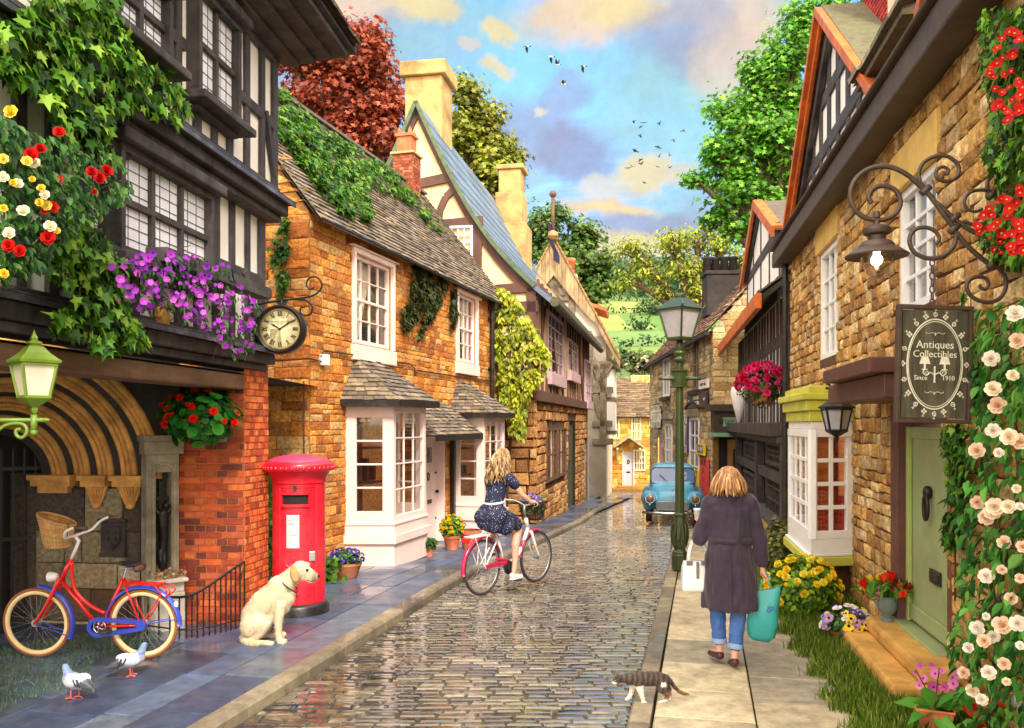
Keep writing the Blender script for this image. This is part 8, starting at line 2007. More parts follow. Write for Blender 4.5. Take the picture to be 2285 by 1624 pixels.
b.limb([cz_(690,600,.025),cz_(690,730,.035),cz_(660,850,.035),cz_(610,945,.035),cz_(560,985,.035)],[cr_(85),cr_(56),cr_(38),cr_(32),cr_(28)],12)
b.limb([cz_(1290,560,-.02),cz_(1290,690,-.036),cz_(1390,800,-.036),cz_(1415,870,-.034),cz_(1360,950,-.034),cz_(1250,990,-.034)],[cr_(130),cr_(112),cr_(66),cr_(44),cr_(34),cr_(28)],12)
b.limb([cz_(1380,560,.025),cz_(1430,690,.036),cz_(1510,780,.036),cz_(1505,880,.034),cz_(1490,990,.034),cz_(1450,998,.034)],[cr_(110),cr_(84),cr_(46),cr_(34),cr_(28),cr_(26)],12)
b.limb([cz_(1410,480),cz_(1500,570),cz_(1590,700),cz_(1700,800),cz_(1800,850),cz_(1890,862)],[cr_(60),cr_(46),cr_(40),cr_(38),cr_(36),cr_(26)],10)
def catcol(co,n):
 x,z=co.x/kC+950,1012-co.z/kC
 st=math.sin(x*.055+2.2*noise.noise(co*18)+z*.008)
 c_=V(S(92,74,62)).lerp(V(S(40,32,30)),.5+.5*st)
 if z>760 and x>1200:c_=c_.lerp(V(S(160,108,62)),.5)
 wob=30*noise.noise(co*30)
 w_=(z+wob>620 and x<900)or z+wob>930 or(x<330+wob and z>545)or(x<520 and z+wob>570)or(abs(x-1310)<55+wob and abs(z-580)<45)or(z>690+wob and 880<x<1180)
 return S(238,228,214)if w_ else tuple(c_)
fur(remeshed(b,'body',M_fur,t,vox=.0048,smooth=3,colfn=catcol),16000,.013,M_fur,(1,0,-.5),'coat_fur')
m=MB()
for y in(-.022,.022):m.ball(cz_(292,520,y),(cr_(16),cr_(14),cr_(14)),8)
m.build('eyes',pm('green cat eye',S(150,160,70),.1,bump=0),t,smooth=True);m=MB();m.ball(cz_(236,575),(cr_(14),cr_(18),cr_(12)),8);m.build('nose',pm('pink nose',S(206,130,120),.5),t)
# ---- pigeons
def pigeon(label,x,y,D,rz,headup):
 t=thing('pigeon',label,'pigeon',Matrix.Translation(px(x,HY,D)-V((0,0,CH)))@Matrix.Rotation(rz,4,'Z'),'pigeons on the pavement')
 b=MB();b.limb([V((-.06,0,.115)),V((0,0,.125)),V((.055,0,.14))],[.042,.06,.052],14);b.limb([V((.06,0,.15)),V((.085,0,.19+headup*.5)),V((.095,0,.215+headup))],[.045,.028,.024],12);b.ball(V((.1,0,.222+headup)),(.026,.022,.022),10);b.limb([V((-.08,0,.105)),V((-.17,0,.075))],[.036,.014],10)
 def pc_(co,n):
  if co.z>.185:return S(120,146,176)
  if co.x>.05 and co.z>.14:return S(110,118,190)if co.z>.165 else S(150,150,176)
  return S(168,178,196)if co.x>-.09 else S(96,100,114)
 remeshed(b,'body',M_fur,t,vox=.005,smooth=2,colfn=pc_)
 for s_ in(-1,1):
  m=MB();m.ball(V((-.02,s_*.048,.135)),(.085,.018,.04),12,S(190,198,212),Matrix.Rotation(R(12),3,'Y'));m.limb([V((-.08,s_*.04,.12)),V((-.18,s_*.018,.09))],[.024,.008],8,S(60,64,74))
  for q in(-.05,-.082):m.limb([V((q,s_*.06,.155)),V((q-.02,s_*.062,.115))],[.008,.006],6,S(40,40,48))
  m.build('wing',M_fur,t,smooth=True)
 m=MB()
 for s_ in(-1,1):
  m.tube([(.0+s_*.012,s_*.025,.08),(.005+s_*.012,s_*.025,.012)],.006,6)
  for a in(-.5,0,.5,PI):m.tube([(.005+s_*.012,s_*.025,.01),(.005+s_*.012+.035*math.cos(a),s_*.025+.035*math.sin(a),.005)],.004,5)
 m.build('feet',pm('coral pigeon foot',S(220,96,90),.6),t)
 m=MB();m.limb([V((.12,0,.22+headup)),V((.145,0,.212+headup))],[.007,.003],6);m.ball(V((.11,.019,.228+headup)),.004,6);m.ball(V((.11,-.019,.228+headup)),.004,6);m.build('beak',M_ink,t)
pigeon('pale pigeon walking at the bottom corner of the blue pavement',168,1556,6.2,R(158),.0)
pigeon('grey and white pigeon by the rear wheel of the red bicycle',292,1506,6.75,R(35),.01)
# ---- birds in the sky
def bird(name,label,x,y,D,span,rz,flap,roll,group,cols,pitch=0):
 M=Matrix.Translation(px(x,y,D))@Matrix.Rotation(rz,4,'Z')@Matrix.Rotation(pitch,4,'Y')@Matrix.Rotation(roll,4,'X')
 t=thing(name,label,'bird',M,group);s=span
 m=MB();m.limb([V((-.2,0,0))*s,V((-.05,0,0))*s,V((.12,0,.01))*s,V((.22,0,.02))*s],[.03*s,.065*s,.06*s,.03*s],10,cols[0]);m.ball(V((.25,0,.025))*s,.04*s,8,cols[1]);m.limb([V((.28,0,.025))*s,V((.34,0,.02))*s],[.014*s,.004*s],6,cols[1]);m.prism([(-.18*s,-.02*s),(-.18*s,.02*s),(-.34*s,.07*s),(-.34*s,-.07*s)][::-1],-.008*s,.008*s,cols[1])
 m.build('bird_body',M_fur,t,smooth=False)
 for s_ in(-1,1):
  m=MB();z=lambda f:math.sin(flap)*f;c_=math.cos(flap)
  pts=[(.12,.03),(.13,.2),(.07,.36),(-.06,.5),(-.1,.4),(-.12,.22),(-.08,.03)]
  top=[V((x_,s_*y_*c_,y_*math.sin(flap)+.012))*s for x_,y_ in pts];bot=[v-V((0,0,.02*s))for v in top];n=7
  m.add(top+bot,[tuple(range(n)),tuple(range(n,2*n))[::-1]]+[(i,(i+1)%n,n+(i+1)%n,n+i)for i in range(n)],cols[2]);m.build('wing',M_fur,t)
 return t
LW=(S(226,220,206),S(40,36,40),S(46,42,50));
for i,(x,y,rz,fl,ro,lb)in enumerate(((1175,104,2.7,-.75,.5,'first of the five black and white lapwings, nearest the chimney'),(1229,127,2.7,-.9,.3,'black and white lapwing with drooped wings, second from the chimney'),(1243,145,2.5,1.0,-.2,'black and white lapwing lifting its wings between its neighbours'),(1300,148,2.8,-.7,.5,'black and white lapwing farthest from the chimney'),(1257,188,2.8,.7,-.3,'black and white lapwing flying lowest of the five'))):bird('lapwing',lb,x,y,42,.62,rz,fl,ro,'lapwings crossing the sky',LW,R(-8))
JK=(S(40,46,56),)*3
for i,(x,y)in enumerate(((1414,270),(1436,274),(1430,282),(1470,277),(1525,291),(1427,301),(1502,312),(1414,333),(1420,338),(1468,328),(1493,347),(1470,350),(1429,356),(1429,366),(1410,371),(1401,375),(1466,372),(1493,374),(1438,407))):bird('flying_bird','small dark bird in the loose flock above the far trees',x,y,95,.85,U(0,6),U(-.6,.9),U(-.6,.6),'small dark birds flocking above the far trees',JK,U(-.4,.4))
# --- trees, climbers, pots and flowers
class Plant:
 def __init__(s,name,label,cat,base,group=None):s.b=Vector(base);s.t=thing(name,label,cat,s.b.copy(),group)
 def leaves(s,parts,name='foliage',mat=None):
  o_=np.array(s.b);return scatter(name,mat or M_leaf,s.t,[(V_-o_,L_,S_,c_)for V_,L_,S_,c_ in parts])
 def mesh(s,mb,name,mat,**k):
  b=s.b;mb.v=[(v[0]-b.x,v[1]-b.y,v[2]-b.z)for v in mb.v];return mb.build(name,mat,s.t,**k)
 def blooms(s,name,meshes,P_,N_,sz):
  for p,n in zip(P_,N_):
   o=bpy.data.objects.new(name,rnd.choice(meshes));C.objects.link(o);o.parent=s.t
   q=Vector(n).to_track_quat('Z','Y').to_matrix().to_4x4()@Matrix.Rotation(U(0,6.3),4,'Z')
   o.matrix_local=Matrix.Translation(Vector(p)-s.b)@q@Matrix.Scale(sz*rnd.choice((U(.45,.8),U(.8,1.05),U(.95,1.2))),4)
def bloom(name,rings,col,core=None,corer=.12,corez=.05):
 m=MB()
 for j,(n,r,tl,L_,w_,z)in enumerate(rings):
  for k in range(n):
   a=2*PI*(k+.5*j)/n+U(-.15,.15);M=Matrix.Rotation(a,4,'Z')@Matrix.Translation((0,r,z))@Matrix.Rotation(tl+U(-.12,.12),4,'X')
   m.T=M;kk=U(.82,1.1);c=tuple(min(1,v*kk)for v in(rnd.choice(col)if isinstance(col,list)else col))
   m.add([(-w_*.25,0,0),(w_*.25,0,0),(w_*.55,L_*.55,.04*L_),(w_*.35,L_*.95,.02),(0,L_*1.04,-.03*L_),(-w_*.35,L_*.95,.02),(-w_*.55,L_*.55,.04*L_),(0,L_*.5,-.1*L_)],[(0,1,7),(1,2,7),(2,3,4,7),(4,5,6,7),(6,0,7)],c)
 m.T=None
 if core:m.ball((0,0,corez),(corer,corer,corer*.6),8,core)
 return m.mesh(name,[M_petal],True)
def rose(c):return bloom('rose',[(7,.1,.25,.42,.42,0),(6,.07,.75,.36,.4,.03),(5,.03,1.15,.32,.34,.06),(4,.0,1.4,.28,.28,.08)],c)
def flat5(c,core):return bloom('flower',[(5,.04,.2,.46,.5,0)],c,core,.12)
def trumpet(c,core):return bloom('flower',[(5,.1,.35,.42,.52,.1),(5,.02,1.3,.3,.2,-.15)],c,core,.1,.05)
def pansy(c,core):return bloom('pansy',[(2,.03,.15,.5,.6,-.02),(3,.03,.1,.45,.55,.02)],c,core,.16,.03)
def tulip(c):return bloom('tulip',[(3,.13,1.32,.62,.42,0),(3,.09,1.45,.58,.4,.02)],c)
def cluster(c):return bloom('flower',[(9,.1,.0,.34,.3,0),(8,.05,.6,.34,.3,.06),(5,.02,1.2,.3,.26,.1)],c)
def inpoly(P_,x,y):
 r_=False;j=len(P_)-1
 for i in range(len(P_)):
  (a,b),(c,d)=P_[i],P_[j]
  if(b>y)!=(d>y)and x<(c-a)*(y-b)/(d-b)+a:r_=not r_
  j=i
 return r_
def samp(poly,n):
 xs_,ys_=[p[0]for p in poly],[p[1]for p in poly];out=[]
 while len(out)<n:
  x,y=U(min(xs_),max(xs_)),U(min(ys_),max(ys_))
  if inpoly(poly,x,y):out.append((x,y))
 return out
def onwall(fr,pts,w0,w1):return[fr.P(*fr.uv(x,y,w_),w_)for x,y in pts for w_ in(U(w0,w1),)]
def clumpy(pts,keep=.75,f=.035,seed=0):
 return[p for p in pts if noise.noise(Vector((p[0]*f,p[1]*f,seed)))>-.12*keep or rnd.random()<.12]
def tone(W):return np.array([.95+.75*noise.noise(Vector(p)*4.0)for p in W])
def nrmw(n,fr,up=.25):return[fr.n*U(.5,1.2)+Vector((U(-.5,.5),U(-.5,.5),U(-.3,.6)+up))for _ in range(n)]
def stems(pl,fr,paths,r_=.012,w=.03,mat=None):
 for P_ in paths:m=MB();q=smoothpath(onwall(fr,P_,w,w+.02),4);m.tube(q,[r_*(1-.5*i/len(q))for i in range(len(q))],5);pl.mesh(m,'stem',mat or M_stem,smooth=True)
def tree(label,bx,D,blobs,cols,size,n,tr,tmpl=None,gap=.55,name='tree',rz=1.0,limb=1.0,base_z=None,group=None,D2=None):
 k=D/FPX;base=Vector((px(bx,HY,D).x,D,gz(D)-.1 if base_z is None else base_z));pl=Plant(name,label,'tree',base,group)
 cs=[px(x,y,D)+Vector((0,U(-.5,.5)*min(rx,ry)*k,0))for x,y,rx,ry in blobs];cen=sum(cs,Vector())/len(cs)
 fork=base.lerp(Vector((cen.x,cen.y,min(c.z for c in cs))),.8);m=MB()
 m.tube(smoothpath([base,base.lerp(fork,.5)+Vector((U(-.2,.2),0,0)),fork],5),[tr*(1.15-.5*i/11)for i in range(11)],9)
 P_,N_,K_=[],[],[];tot=sum(b[2]*b[3]for b in blobs)
 for c,(x,y,rx,ry)in zip(cs,blobs):
  R_=Vector((rx*k,(rx+ry)/2*k*rz,ry*k));q=bez(fork,fork.lerp(c,.4)+Vector((0,0,.2*(c-fork).length)),c.lerp(fork,.2),c,8)
  m.tube(q,[tr*limb*(.5-.38*i/8)for i in range(9)],6)
  nc=max(6,int(30*(rx*ry)/3000));per=int(n*rx*ry/tot/nc)
  for _ in range(nc):
   d=Vector((rnd.gauss(0,1),rnd.gauss(0,1),rnd.gauss(0,1))).normalized();s_=c+Vector((d.x*R_.x,d.y*R_.y,d.z*R_.z))*U(.35,1.08)
   m.tube(bez(q[5],q[6].lerp(s_,.4),s_.lerp(c,.2)+Vector((0,0,.05)),s_,5),[tr*limb*(.13-.02*i)for i in range(6)],4)
   sd_=size*gap*(min(R_)/size)**.55
   kt=U(.6,1.3)
   for _ in range(per):K_.append(kt);o=Vector((rnd.gauss(0,1),rnd.gauss(0,1),rnd.gauss(0,.7)))*sd_;P_.append(s_+o);N_.append((o.x+U(-.3,.3),o.y+U(-.3,.3),abs(o.z)+size))
 pl.mesh(m,'trunk',M_bark,smooth=True);K_=np.array(K_);pl.leaves([scatter_arrays(tmpl or maple_t(),P_,N_,NR.uniform(size*.55,size*1.3,len(P_)),np.clip(pal(len(P_),*cols)*K_[:,None],0,1),down=(0,0,-.7))],'crown')
GR=[S(84,148,44),S(112,170,54),S(66,124,40),S(134,186,70)]
tree('tall copper red maple behind the ivied stone tile roof',745,27,[(700,60,28,34),(770,95,50,44),(830,85,40,40),(680,130,50,46),(745,160,60,50),(820,165,60,50),(880,230,40,40),(660,215,50,50),(730,245,66,50),(815,255,64,50),(690,300,60,40),(780,320,70,44),(860,320,50,40)],[S(166,72,46),S(190,94,60),S(140,54,38),S(204,116,78)],.17,15000,.3,gap=.75)
tree('olive green tree behind the slate roofed house, between its chimneys',1062,40,[(1035,205,34,34),(1060,255,48,46),(1095,320,50,50),(1030,310,40,54),(1110,390,44,46),(1060,395,50,50),(1140,350,20,20)],[S(158,166,50),S(134,148,42),S(182,184,74),S(108,124,40)],.24,10000,.3,gap=.7)
tree('dark green tree behind the finial pole of the boarded gable',1270,62,[(1220,485,36,34),(1205,540,34,46),(1255,560,50,50),(1305,525,36,36),(1300,590,48,46),(1340,590,26,34),(1340,640,26,28),(1290,660,50,46),(1240,640,40,40)],[S(86,128,50),S(110,150,60),S(66,104,44),S(140,170,72)],.34,10000,.35,gap=.7)
tree('airy yellow green tree with bare limbs showing above the lamp post',1600,58,[(1410,550,30,30),(1445,600,38,30),(1400,620,26,24),(1500,540,44,34),(1560,520,36,30),(1620,540,40,36),(1520,600,44,36),(1590,600,50,40),(1655,580,28,40),(1480,650,30,20),(1560,660,44,30),(1640,650,36,36)],[S(186,200,62),S(160,178,54),S(204,212,92),S(134,156,56)],.34,5200,.45,tmpl=leaf_t(.5),gap=.65,limb=1.5)
tree('big bright green maple rising behind the right hand roofs',1790,27,[(1800,30,44,44),(1860,15,44,34),(1930,10,40,24),(1765,110,52,50),(1690,150,40,30),(1730,200,70,50),(1640,235,46,36),(1790,230,50,60),(1680,290,66,50),(1600,330,46,30),(1555,395,36,18),(1640,370,60,40),(1740,330,60,60),(1640,440,54,40),(1710,440,54,40),(1660,500,50,30),(1600,480,30,22),(1770,400,40,50)],[S(92,168,38),S(118,192,50),S(72,138,32),S(146,206,74)],.17,15000,.38,gap=.8)
tree('small white flowering garden tree beside the far stone shop',1480,57,[(1430,790,20,20),(1448,815,18,24),(1420,818,14,16)],[S(120,140,84),S(196,198,160),S(104,130,70)],.3,1200,.12,tmpl=quad_t())
def climber(name,label,fr,polys,n,size,cols,w,tmpl,paths,r_=.015,keep=.8,base=None,cat='climber',var=.25,seed=0):
 pts=[p for poly,k in polys for p in clumpy(samp(poly,int(n*k*1.25)),keep,seed=seed)];W=onwall(fr,pts,*w)
 pl=Plant(name,label,cat,base or onwall(fr,[paths[0][0]],0,0)[0]);pl.leaves([scatter_arrays(tmpl,W,nrmw(len(W),fr),NR.uniform(size*.5,size*1.35,len(W)),np.clip(pal(len(W),*cols,var=var)*tone(W)[:,None],0,1),down=(0,0,-1))])
 stems(pl,fr,paths,r_,w[0]*.7);return pl
YG=[S(196,206,40),S(170,186,36),S(216,220,84),S(132,156,36)]
climber('climbing_shrub','yellow green leafy shrub climbing the wall past the second bay window',Frame((-.1,19.7),(.05,-1)),[([(1112,640),(1150,660),(1185,720),(1225,790),(1215,840),(1180,870),(1165,980),(1130,960),(1112,860),(1105,740)],1)],5200,.13,YG,(.05,.5),leaf_t(.55),[[(1130,1150),(1140,900),(1120,760),(1118,680)],[(1140,900),(1180,830),(1215,800)],[(1140,880),(1160,760),(1170,720)]],.03)
IV=[S(58,112,30),S(84,146,40),S(128,168,52),S(44,88,28)]
e0,r0=FD.P(0,EV-.12,.2),FD.P(0,RV,RW);pn=(FD.r).cross(r0-e0).normalized()
if pn.z<0:pn=-pn
def onroof(x,y,h):
 d=Vector(((x-CX)/FPX,1,(HY-y)/FPX));o=Vector((0,0,CH));return o+d*((e0-o).dot(pn)/d.dot(pn))+pn*h
pts=clumpy(samp([(612,205),(700,295),(840,372),(905,425),(985,530),(960,515),(905,458),(845,425),(800,430),(815,500),(790,495),(750,480),(712,440),(660,370),(612,305)],8500),.6)
W=[onroof(x,y,U(.02,.2))for x,y in pts];pl=Plant('roof_ivy','dense green ivy mat spreading over the stone tile cottage roof','ivy',onroof(700,380,0));pl.leaves([scatter_arrays(ivy_t(),W,[pn+Vector((U(-.6,.6),U(-.6,.6),U(-.2,.5)))for _ in W],NR.uniform(.06,.13,len(W)),pal(len(W),*IV),down=(0,0,-1))])
m=MB()
for P_ in([(612,260),(700,350),(800,430)],[(650,270),(780,370),(900,440),(975,520)]):m.tube(smoothpath([onroof(x,y,.03)for x,y in P_],5),.015,5)
pl.mesh(m,'stem',M_stem)
for lb,P_,pth in(('dark hanging ivy strands between the two upper cottage windows',[([(925,570),(955,590),(930,690),(905,745),(895,700),(915,660)],1),([(985,610),(1000,640),(960,720),(930,760),(950,690)],.7),([(1015,640),(1020,700),(1008,740),(1005,680)],.3),([(960,600),(975,640),(920,720),(915,690)],.6)],[[(930,575),(925,680),(900,745)],[(990,615),(965,700),(935,765)]]),):climber('wall_ivy',lb,FD,P_,900,.1,[S(70,84,30),S(52,70,26),S(96,104,38)],(.02,.09),ivy_t(),pth,.008,cat='ivy')
climber('wall_ivy','thin green ivy trailing down the cottage gable above the clock',FDg,[([(600,560),(640,470),(648,520),(640,660),(622,700),(618,620),(604,590)],1)],420,.075,IV,(.03,.08),ivy_t(),[[(625,700),(630,600),(642,470)]],.006,cat='ivy')
climber('hedge','narrow leafy green hedge behind the red pillar box',FDg,[([(588,1050),(604,1040),(720,1240),(770,1250),(770,1330),(588,1330)],1)],2600,.07,IV,(.1,.5),quad_t(),[[(640,1320),(640,1200)]],.02,cat='hedge')
IV2=[S(88,150,30),S(118,176,40),S(150,196,66),S(58,110,28),S(48,88,26)]
pl=climber('climbing_ivy','big leaved bright green ivy climbing over the black and white timber house',FA,[([(30,60),(90,-10),(272,-10),(285,90),(325,140),(388,155),(425,250),(395,285),(320,240),(262,255),(240,310),(262,350),(245,365),(195,330),(130,300),(100,215),(45,190)],1),([(110,480),(210,500),(280,590),(265,640),(285,700),(330,740),(325,770),(225,780),(165,740),(110,745),(150,640),(85,590)],.75),([(0,40),(45,60),(35,200),(0,190)],.1)],2000,.085,IV2,(.16,.42),ivy_t(),[[(230,780),(200,600),(150,480),(190,330),(160,180),(200,0)],[(190,330),(300,240),(410,250)],[(160,180),(60,120),(0,90)],[(200,600),(270,690)]],.016,base=None,cat='ivy')
pl=climber('rose_bush','climbing rose with yellow, cream and red blooms in front of the timber wall',FA,[([(-20,240),(60,290),(200,320),(290,380),(285,440),(215,480),(150,530),(90,590),(-20,640)],1)],2700,.055,[S(52,104,50),S(76,134,58),S(40,82,44),S(104,150,66)],(.25,.6),leaf_t(.6),[[(-20,660),(70,560),(160,450),(280,400)],[(-20,600),(60,420),(130,310)]],.012,cat='roses')
def at_(fr,w,*P_):return onwall(fr,P_,w,w+.04)
nA=lambda k:[Vector((U(.1,.7),-1,U(-.1,.5)))for _ in range(k)]
for nm_,ms,P_,sz in(('rose',[rose(S(246,214,66)),rose(S(250,226,110))],((8,355),(30,408),(8,465),(88,452),(104,458),(72,400),(128,515),(10,610),(60,360),(92,420),(25,250)),.064),('rose',[rose(S(250,240,214))],((6,395),(40,410),(76,362),(112,505),(100,435),(20,520),(52,470)),.06),('rose',[rose(S(214,26,20)),rose(S(196,16,18))],((132,295),(90,332),(204,384),(238,382),(132,400),(210,428),(118,462),(100,470),(108,530),(20,548),(70,345),(222,398),(45,560)),.064)):
 W=at_(FA,.62,*P_);pl.blooms(nm_,ms,W,nA(len(W)),sz)
pet=[(245,600),(330,560),(430,570),(520,600),(575,680),(565,780),(520,800),(475,740),(420,720),(330,690),(268,690)]
pl=climber('window_box_petunias','mass of purple petunias tumbling from a window box under the leaded bay',FA,[(pet,1)],1000,.06,[S(52,96,44),S(76,124,54),S(40,76,40)],(.2,.45),leaf_t(.5),[[(300,640),(330,690),(345,740)],[(470,640),(490,740),(475,800)],[(540,680),(555,780)],[(420,620),(400,560),(425,548)]],.006,cat='flowers')
W=onwall(FA,clumpy(samp(pet,120),.5)[:90],.3,.52);pl.blooms('petunia',[trumpet(S(170,50,190),S(100,30,150)),trumpet(S(196,80,206),S(240,220,246)),trumpet(S(140,40,180),S(80,24,120))],W,nA(len(W)),.056)
k=200;W=onwall(FA,clumpy(samp(pet,k*2),.5)[:k],.26,.5);tag(pl.leaves([scatter_arrays(round_t(5),W,nA(len(W)),NR.uniform(.03,.055,len(W)),pal(len(W),S(160,50,186),S(130,36,160),S(196,90,206)))],'petunia_blossoms',M_petal),kind='stuff')
m=MB();a,b=FA.uv(290,640)[0],FA.uv(540,660)[0];m.T=FA.M;m.box(a,b,3.22,3.33,.12,.3);m.T=None;pl.mesh(m,'window_box',M_timber,bevel=.006)
nR_=lambda k:[Vector((-.6+U(-.4,.4),-.9,U(-.1,.6)))for _ in range(k)]
pl=climber('climbing_rose','red single flowered climbing rose high on the ironstone wall above the scroll bracket',FR,[([(2190,20),(2300,10),(2300,580),(2230,570),(2180,540),(2200,480),(2240,440),(2200,340),(2215,260),(2190,150)],1)],1500,.075,IV2,(.05,.3),ivy_t(),[[(2250,600),(2230,400),(2250,200),(2230,60)],[(2240,300),(2215,200)]],.01,cat='roses')
RD=[flat5(S(222,24,26),S(250,190,60)),flat5(S(200,16,24),S(246,200,80))]
W=onwall(FR,samp([(2225,70),(2284,60),(2284,270),(2230,270),(2190,200),(2200,150)],40)+samp([(2175,500),(2230,440),(2284,410),(2284,560),(2230,570),(2190,545)],42),.3,.4);pl.blooms('rose',RD,W,nR_(len(W)),.05)
pl=climber('climbing_rose','blush white climbing rose with large glossy leaves beside the green door',FR,[([(2175,690),(2300,650),(2300,1700),(2150,1640),(2120,1440),(2150,1280),(2140,1100),(2165,950)],1)],1350,.085,[S(62,140,50),S(84,164,56),S(38,104,40),S(112,182,74)],(.05,.4),leaf_t(.62),[[(2200,1640),(2230,1300),(2200,1000),(2240,700)],[(2230,1300),(2270,1100),(2260,900)],[(2200,1400),(2140,1450)]],.014,keep=1.0,seed=3,cat='roses',base=FR.P(FR.uv(2200,1600)[0],0,.2))
W=onwall(FR,[(2258,838),(2215,868),(2225,905),(2215,960),(2250,975),(2180,1005),(2228,1010),(2275,985),(2265,700),(2220,1130),(2250,1130),(2180,1120),(2200,1155),(2215,1140),(2268,1090),(2275,1130),(2240,1210),(2235,1270),(2200,1285),(2215,1420),(2200,1375),(2235,1395),(2270,1390),(2180,1400),(2160,1445),(2195,1430),(2240,1480),(2205,1500),(2150,1500),(2275,1440),(2190,1560),(2255,1335),(2275,1290),(2245,1520),(2170,1540),(2280,1220),(2210,800),(2270,760)],.4,.48);pl.blooms('rose',[rose(S(252,236,214)),rose(S(250,222,198)),rose(S(252,244,234))],W,nR_(len(W)),.08)
climber('wall_ivy','dark green ivy creeping round the maroon door frame',FR,[([(2100,950),(2150,940),(2160,1000),(2150,1120),(2130,1230),(2105,1200),(2120,1080)],1),([(2150,640),(2175,760),(2200,900),(2180,930),(2160,800)],.5)],620,.075,IV,(.08,.16),ivy_t(),[[(2130,1340),(2130,1100),(2120,960)],[(2170,900),(2165,660)]],.007,cat='ivy')
def bush(name,label,c,R_,n,size,cols,tmpl,cat='bush',ms=None,nb=0,bs=.1,base=None,group=None,zmin=-9,up=.4):
 pl=Plant(name,label,cat,base if base is not None else(c[0],c[1],gz(c[1])),group);d=unit(n)*(NR.uniform(.25,1,(n,1))**.5);P_=np.array(c)+d*np.array(R_)*(1+.25*np.array([noise.noise(Vector(v)*2.3)for v in d])[:,None]);P_[:,2]=np.maximum(P_[:,2],zmin)
 pl.leaves([scatter_arrays(tmpl,P_,d+[0,0,up],NR.uniform(size*.6,size*1.3,n),np.clip(pal(n,*cols)*tone(P_*2)[:,None],0,1))])
 if ms:
  d=unit(nb*3);d=d[(d[:,2]>-.35)&(d[:,1]<.35)][:nb];pl.blooms('flower',ms,np.array(c)+d*np.array(R_)*1.03,d+[0,-.5,.4],bs)
 m=MB()
 for _ in range(6):q=Vector(c)+Vector((U(-.6,.6)*R_[0],U(-.6,.6)*R_[1],U(0,.5)*R_[2]));m.tube([Vector((c[0],c[1],c[2]-R_[2]*.95)),Vector(c).lerp(q,.3),q],[.008,.006,.003],4)
 pl.mesh(m,'stem',M_greenstem);return pl
c=px(1735,1225,11.6);bush('shrub','small dark box shrub between the black shopfront and the white bay window',c,(.24,.24,.42),3200,.05,[S(96,112,40),S(140,146,70),S(62,82,34),S(180,176,110)],quad_t())
c=px(1788,1338,8.9);bush('yellow_flower_bush','bushy green plant covered in yellow globe flowers beneath the bay window',(c.x,c.y,.28),(.38,.3,.32),2300,.075,[S(132,178,40),S(160,200,60),S(96,146,36)],leaf_t(.55),'flowers',[cluster(S(255,232,40)),cluster(S(255,240,90)),cluster(S(255,214,24))],62,.095)
def pot(pl,prof,c,mat=None,n=24):
 m=MB();m.lathe(prof,n,c,caps=False);o=pl.mesh(m,'pot',mat or M_terra,auto=40);m=MB();r_,h=prof[-1];m.lathe([(r_*.97,h-.03),(0,h-.025)],n,c);pl.mesh(m,'soil',M_soil)
def potted(name,label,c,prof,R_,dz,n,size,cols,ms,nb,bs,tmpl=None,mat=None,cat='potted plant',up=.5):
 c=Vector(c);pl=bush(name,label,(c.x,c.y,c.z+prof[-1][1]+dz),R_,n,size,cols,tmpl or leaf_t(.55),cat,ms,nb,bs,base=c,zmin=c.z+.02,up=up);pot(pl,prof,c,mat);return pl
GL=[S(70,124,52),S(98,150,66),S(52,96,44)]
g=lambda x,D:(px(x,HY,D).x,D,gz(D))
potted('pansy_pot','terracotta bowl of deep blue pansies against the bay window plinth',g(772,11.15),[(.0,0),(.13,0),(.15,.02),(.195,.16),(.205,.17),(.205,.2),(.19,.2)],(.22,.2,.11),.06,500,.07,GL,[pansy(S(60,54,160),S(240,200,40)),pansy(S(84,80,190),S(30,24,70)),pansy(S(48,44,130),S(230,200,60))],34,.085)
potted('fern_pot','little terracotta pot of green leaves by the pale pink door',g(957,13.6),[(0,0),(.06,0),(.085,.14),(.09,.17),(.08,.17)],(.13,.13,.08),.04,260,.08,GL,None,0,0)
potted('yellow_pot_plant','terracotta pot of small yellow daisies beside the large empty pot',g(1008,14.6),[(0,0),(.1,0),(.14,.2),(.15,.2),(.15,.25),(.135,.25)],(.2,.2,.2),.14,800,.07,[S(120,180,40),S(150,200,60),S(90,146,36)],[cluster(S(250,210,20))],50,.06)
pl=Plant('terracotta_pot','large empty terracotta pot in front of the second bay window','pot',g(1049,14.75));pot(pl,[(0,0),(.13,0),(.18,.26),(.2,.27),(.2,.33),(.18,.33)],pl.b)
PN=[S(250,214,30),S(250,226,60)]
potted('pansy_bowl','wide terracotta bowl of yellow, white and lilac pansies on the grass',g(1893,7.85),[(0,0),(.12,0),(.175,.09),(.18,.1),(.165,.1)],(.23,.19,.14),.07,500,.06,GL,[pansy(PN[0],S(40,20,20)),pansy(PN[1],S(50,24,20)),pansy(S(150,150,222),S(240,220,80)),pansy(S(244,240,244),S(240,200,60)),pansy(S(96,70,160),S(240,200,60)),pansy(S(206,160,206),S(90,40,90))],46,.08)
vc=px(1979,HY,7.55);vc=Vector((vc.x,7.55,.257))
pl=Plant('tulip_urn','grey blue urn of mixed tulips standing on the upper stone step','flower vase',vc);m=MB();m.lathe([(0,0),(.06,0),(.06,.015),(.03,.03),(.035,.045),(.075,.09),(.088,.15),(.075,.19),(.085,.215),(.07,.215),(.06,.15)],24,vc,caps=False)
for s_ in(-1,1):m.tube(smoothpath([vc+Vector((s_*.075,0,.19)),vc+Vector((s_*.115,0,.18)),vc+Vector((s_*.085,0,.12))],5),.008,6)
pl.mesh(m,'urn',pm('grey blue glazed stone',S(112,128,128),.5,nscale=9,namt=.3),auto=40)
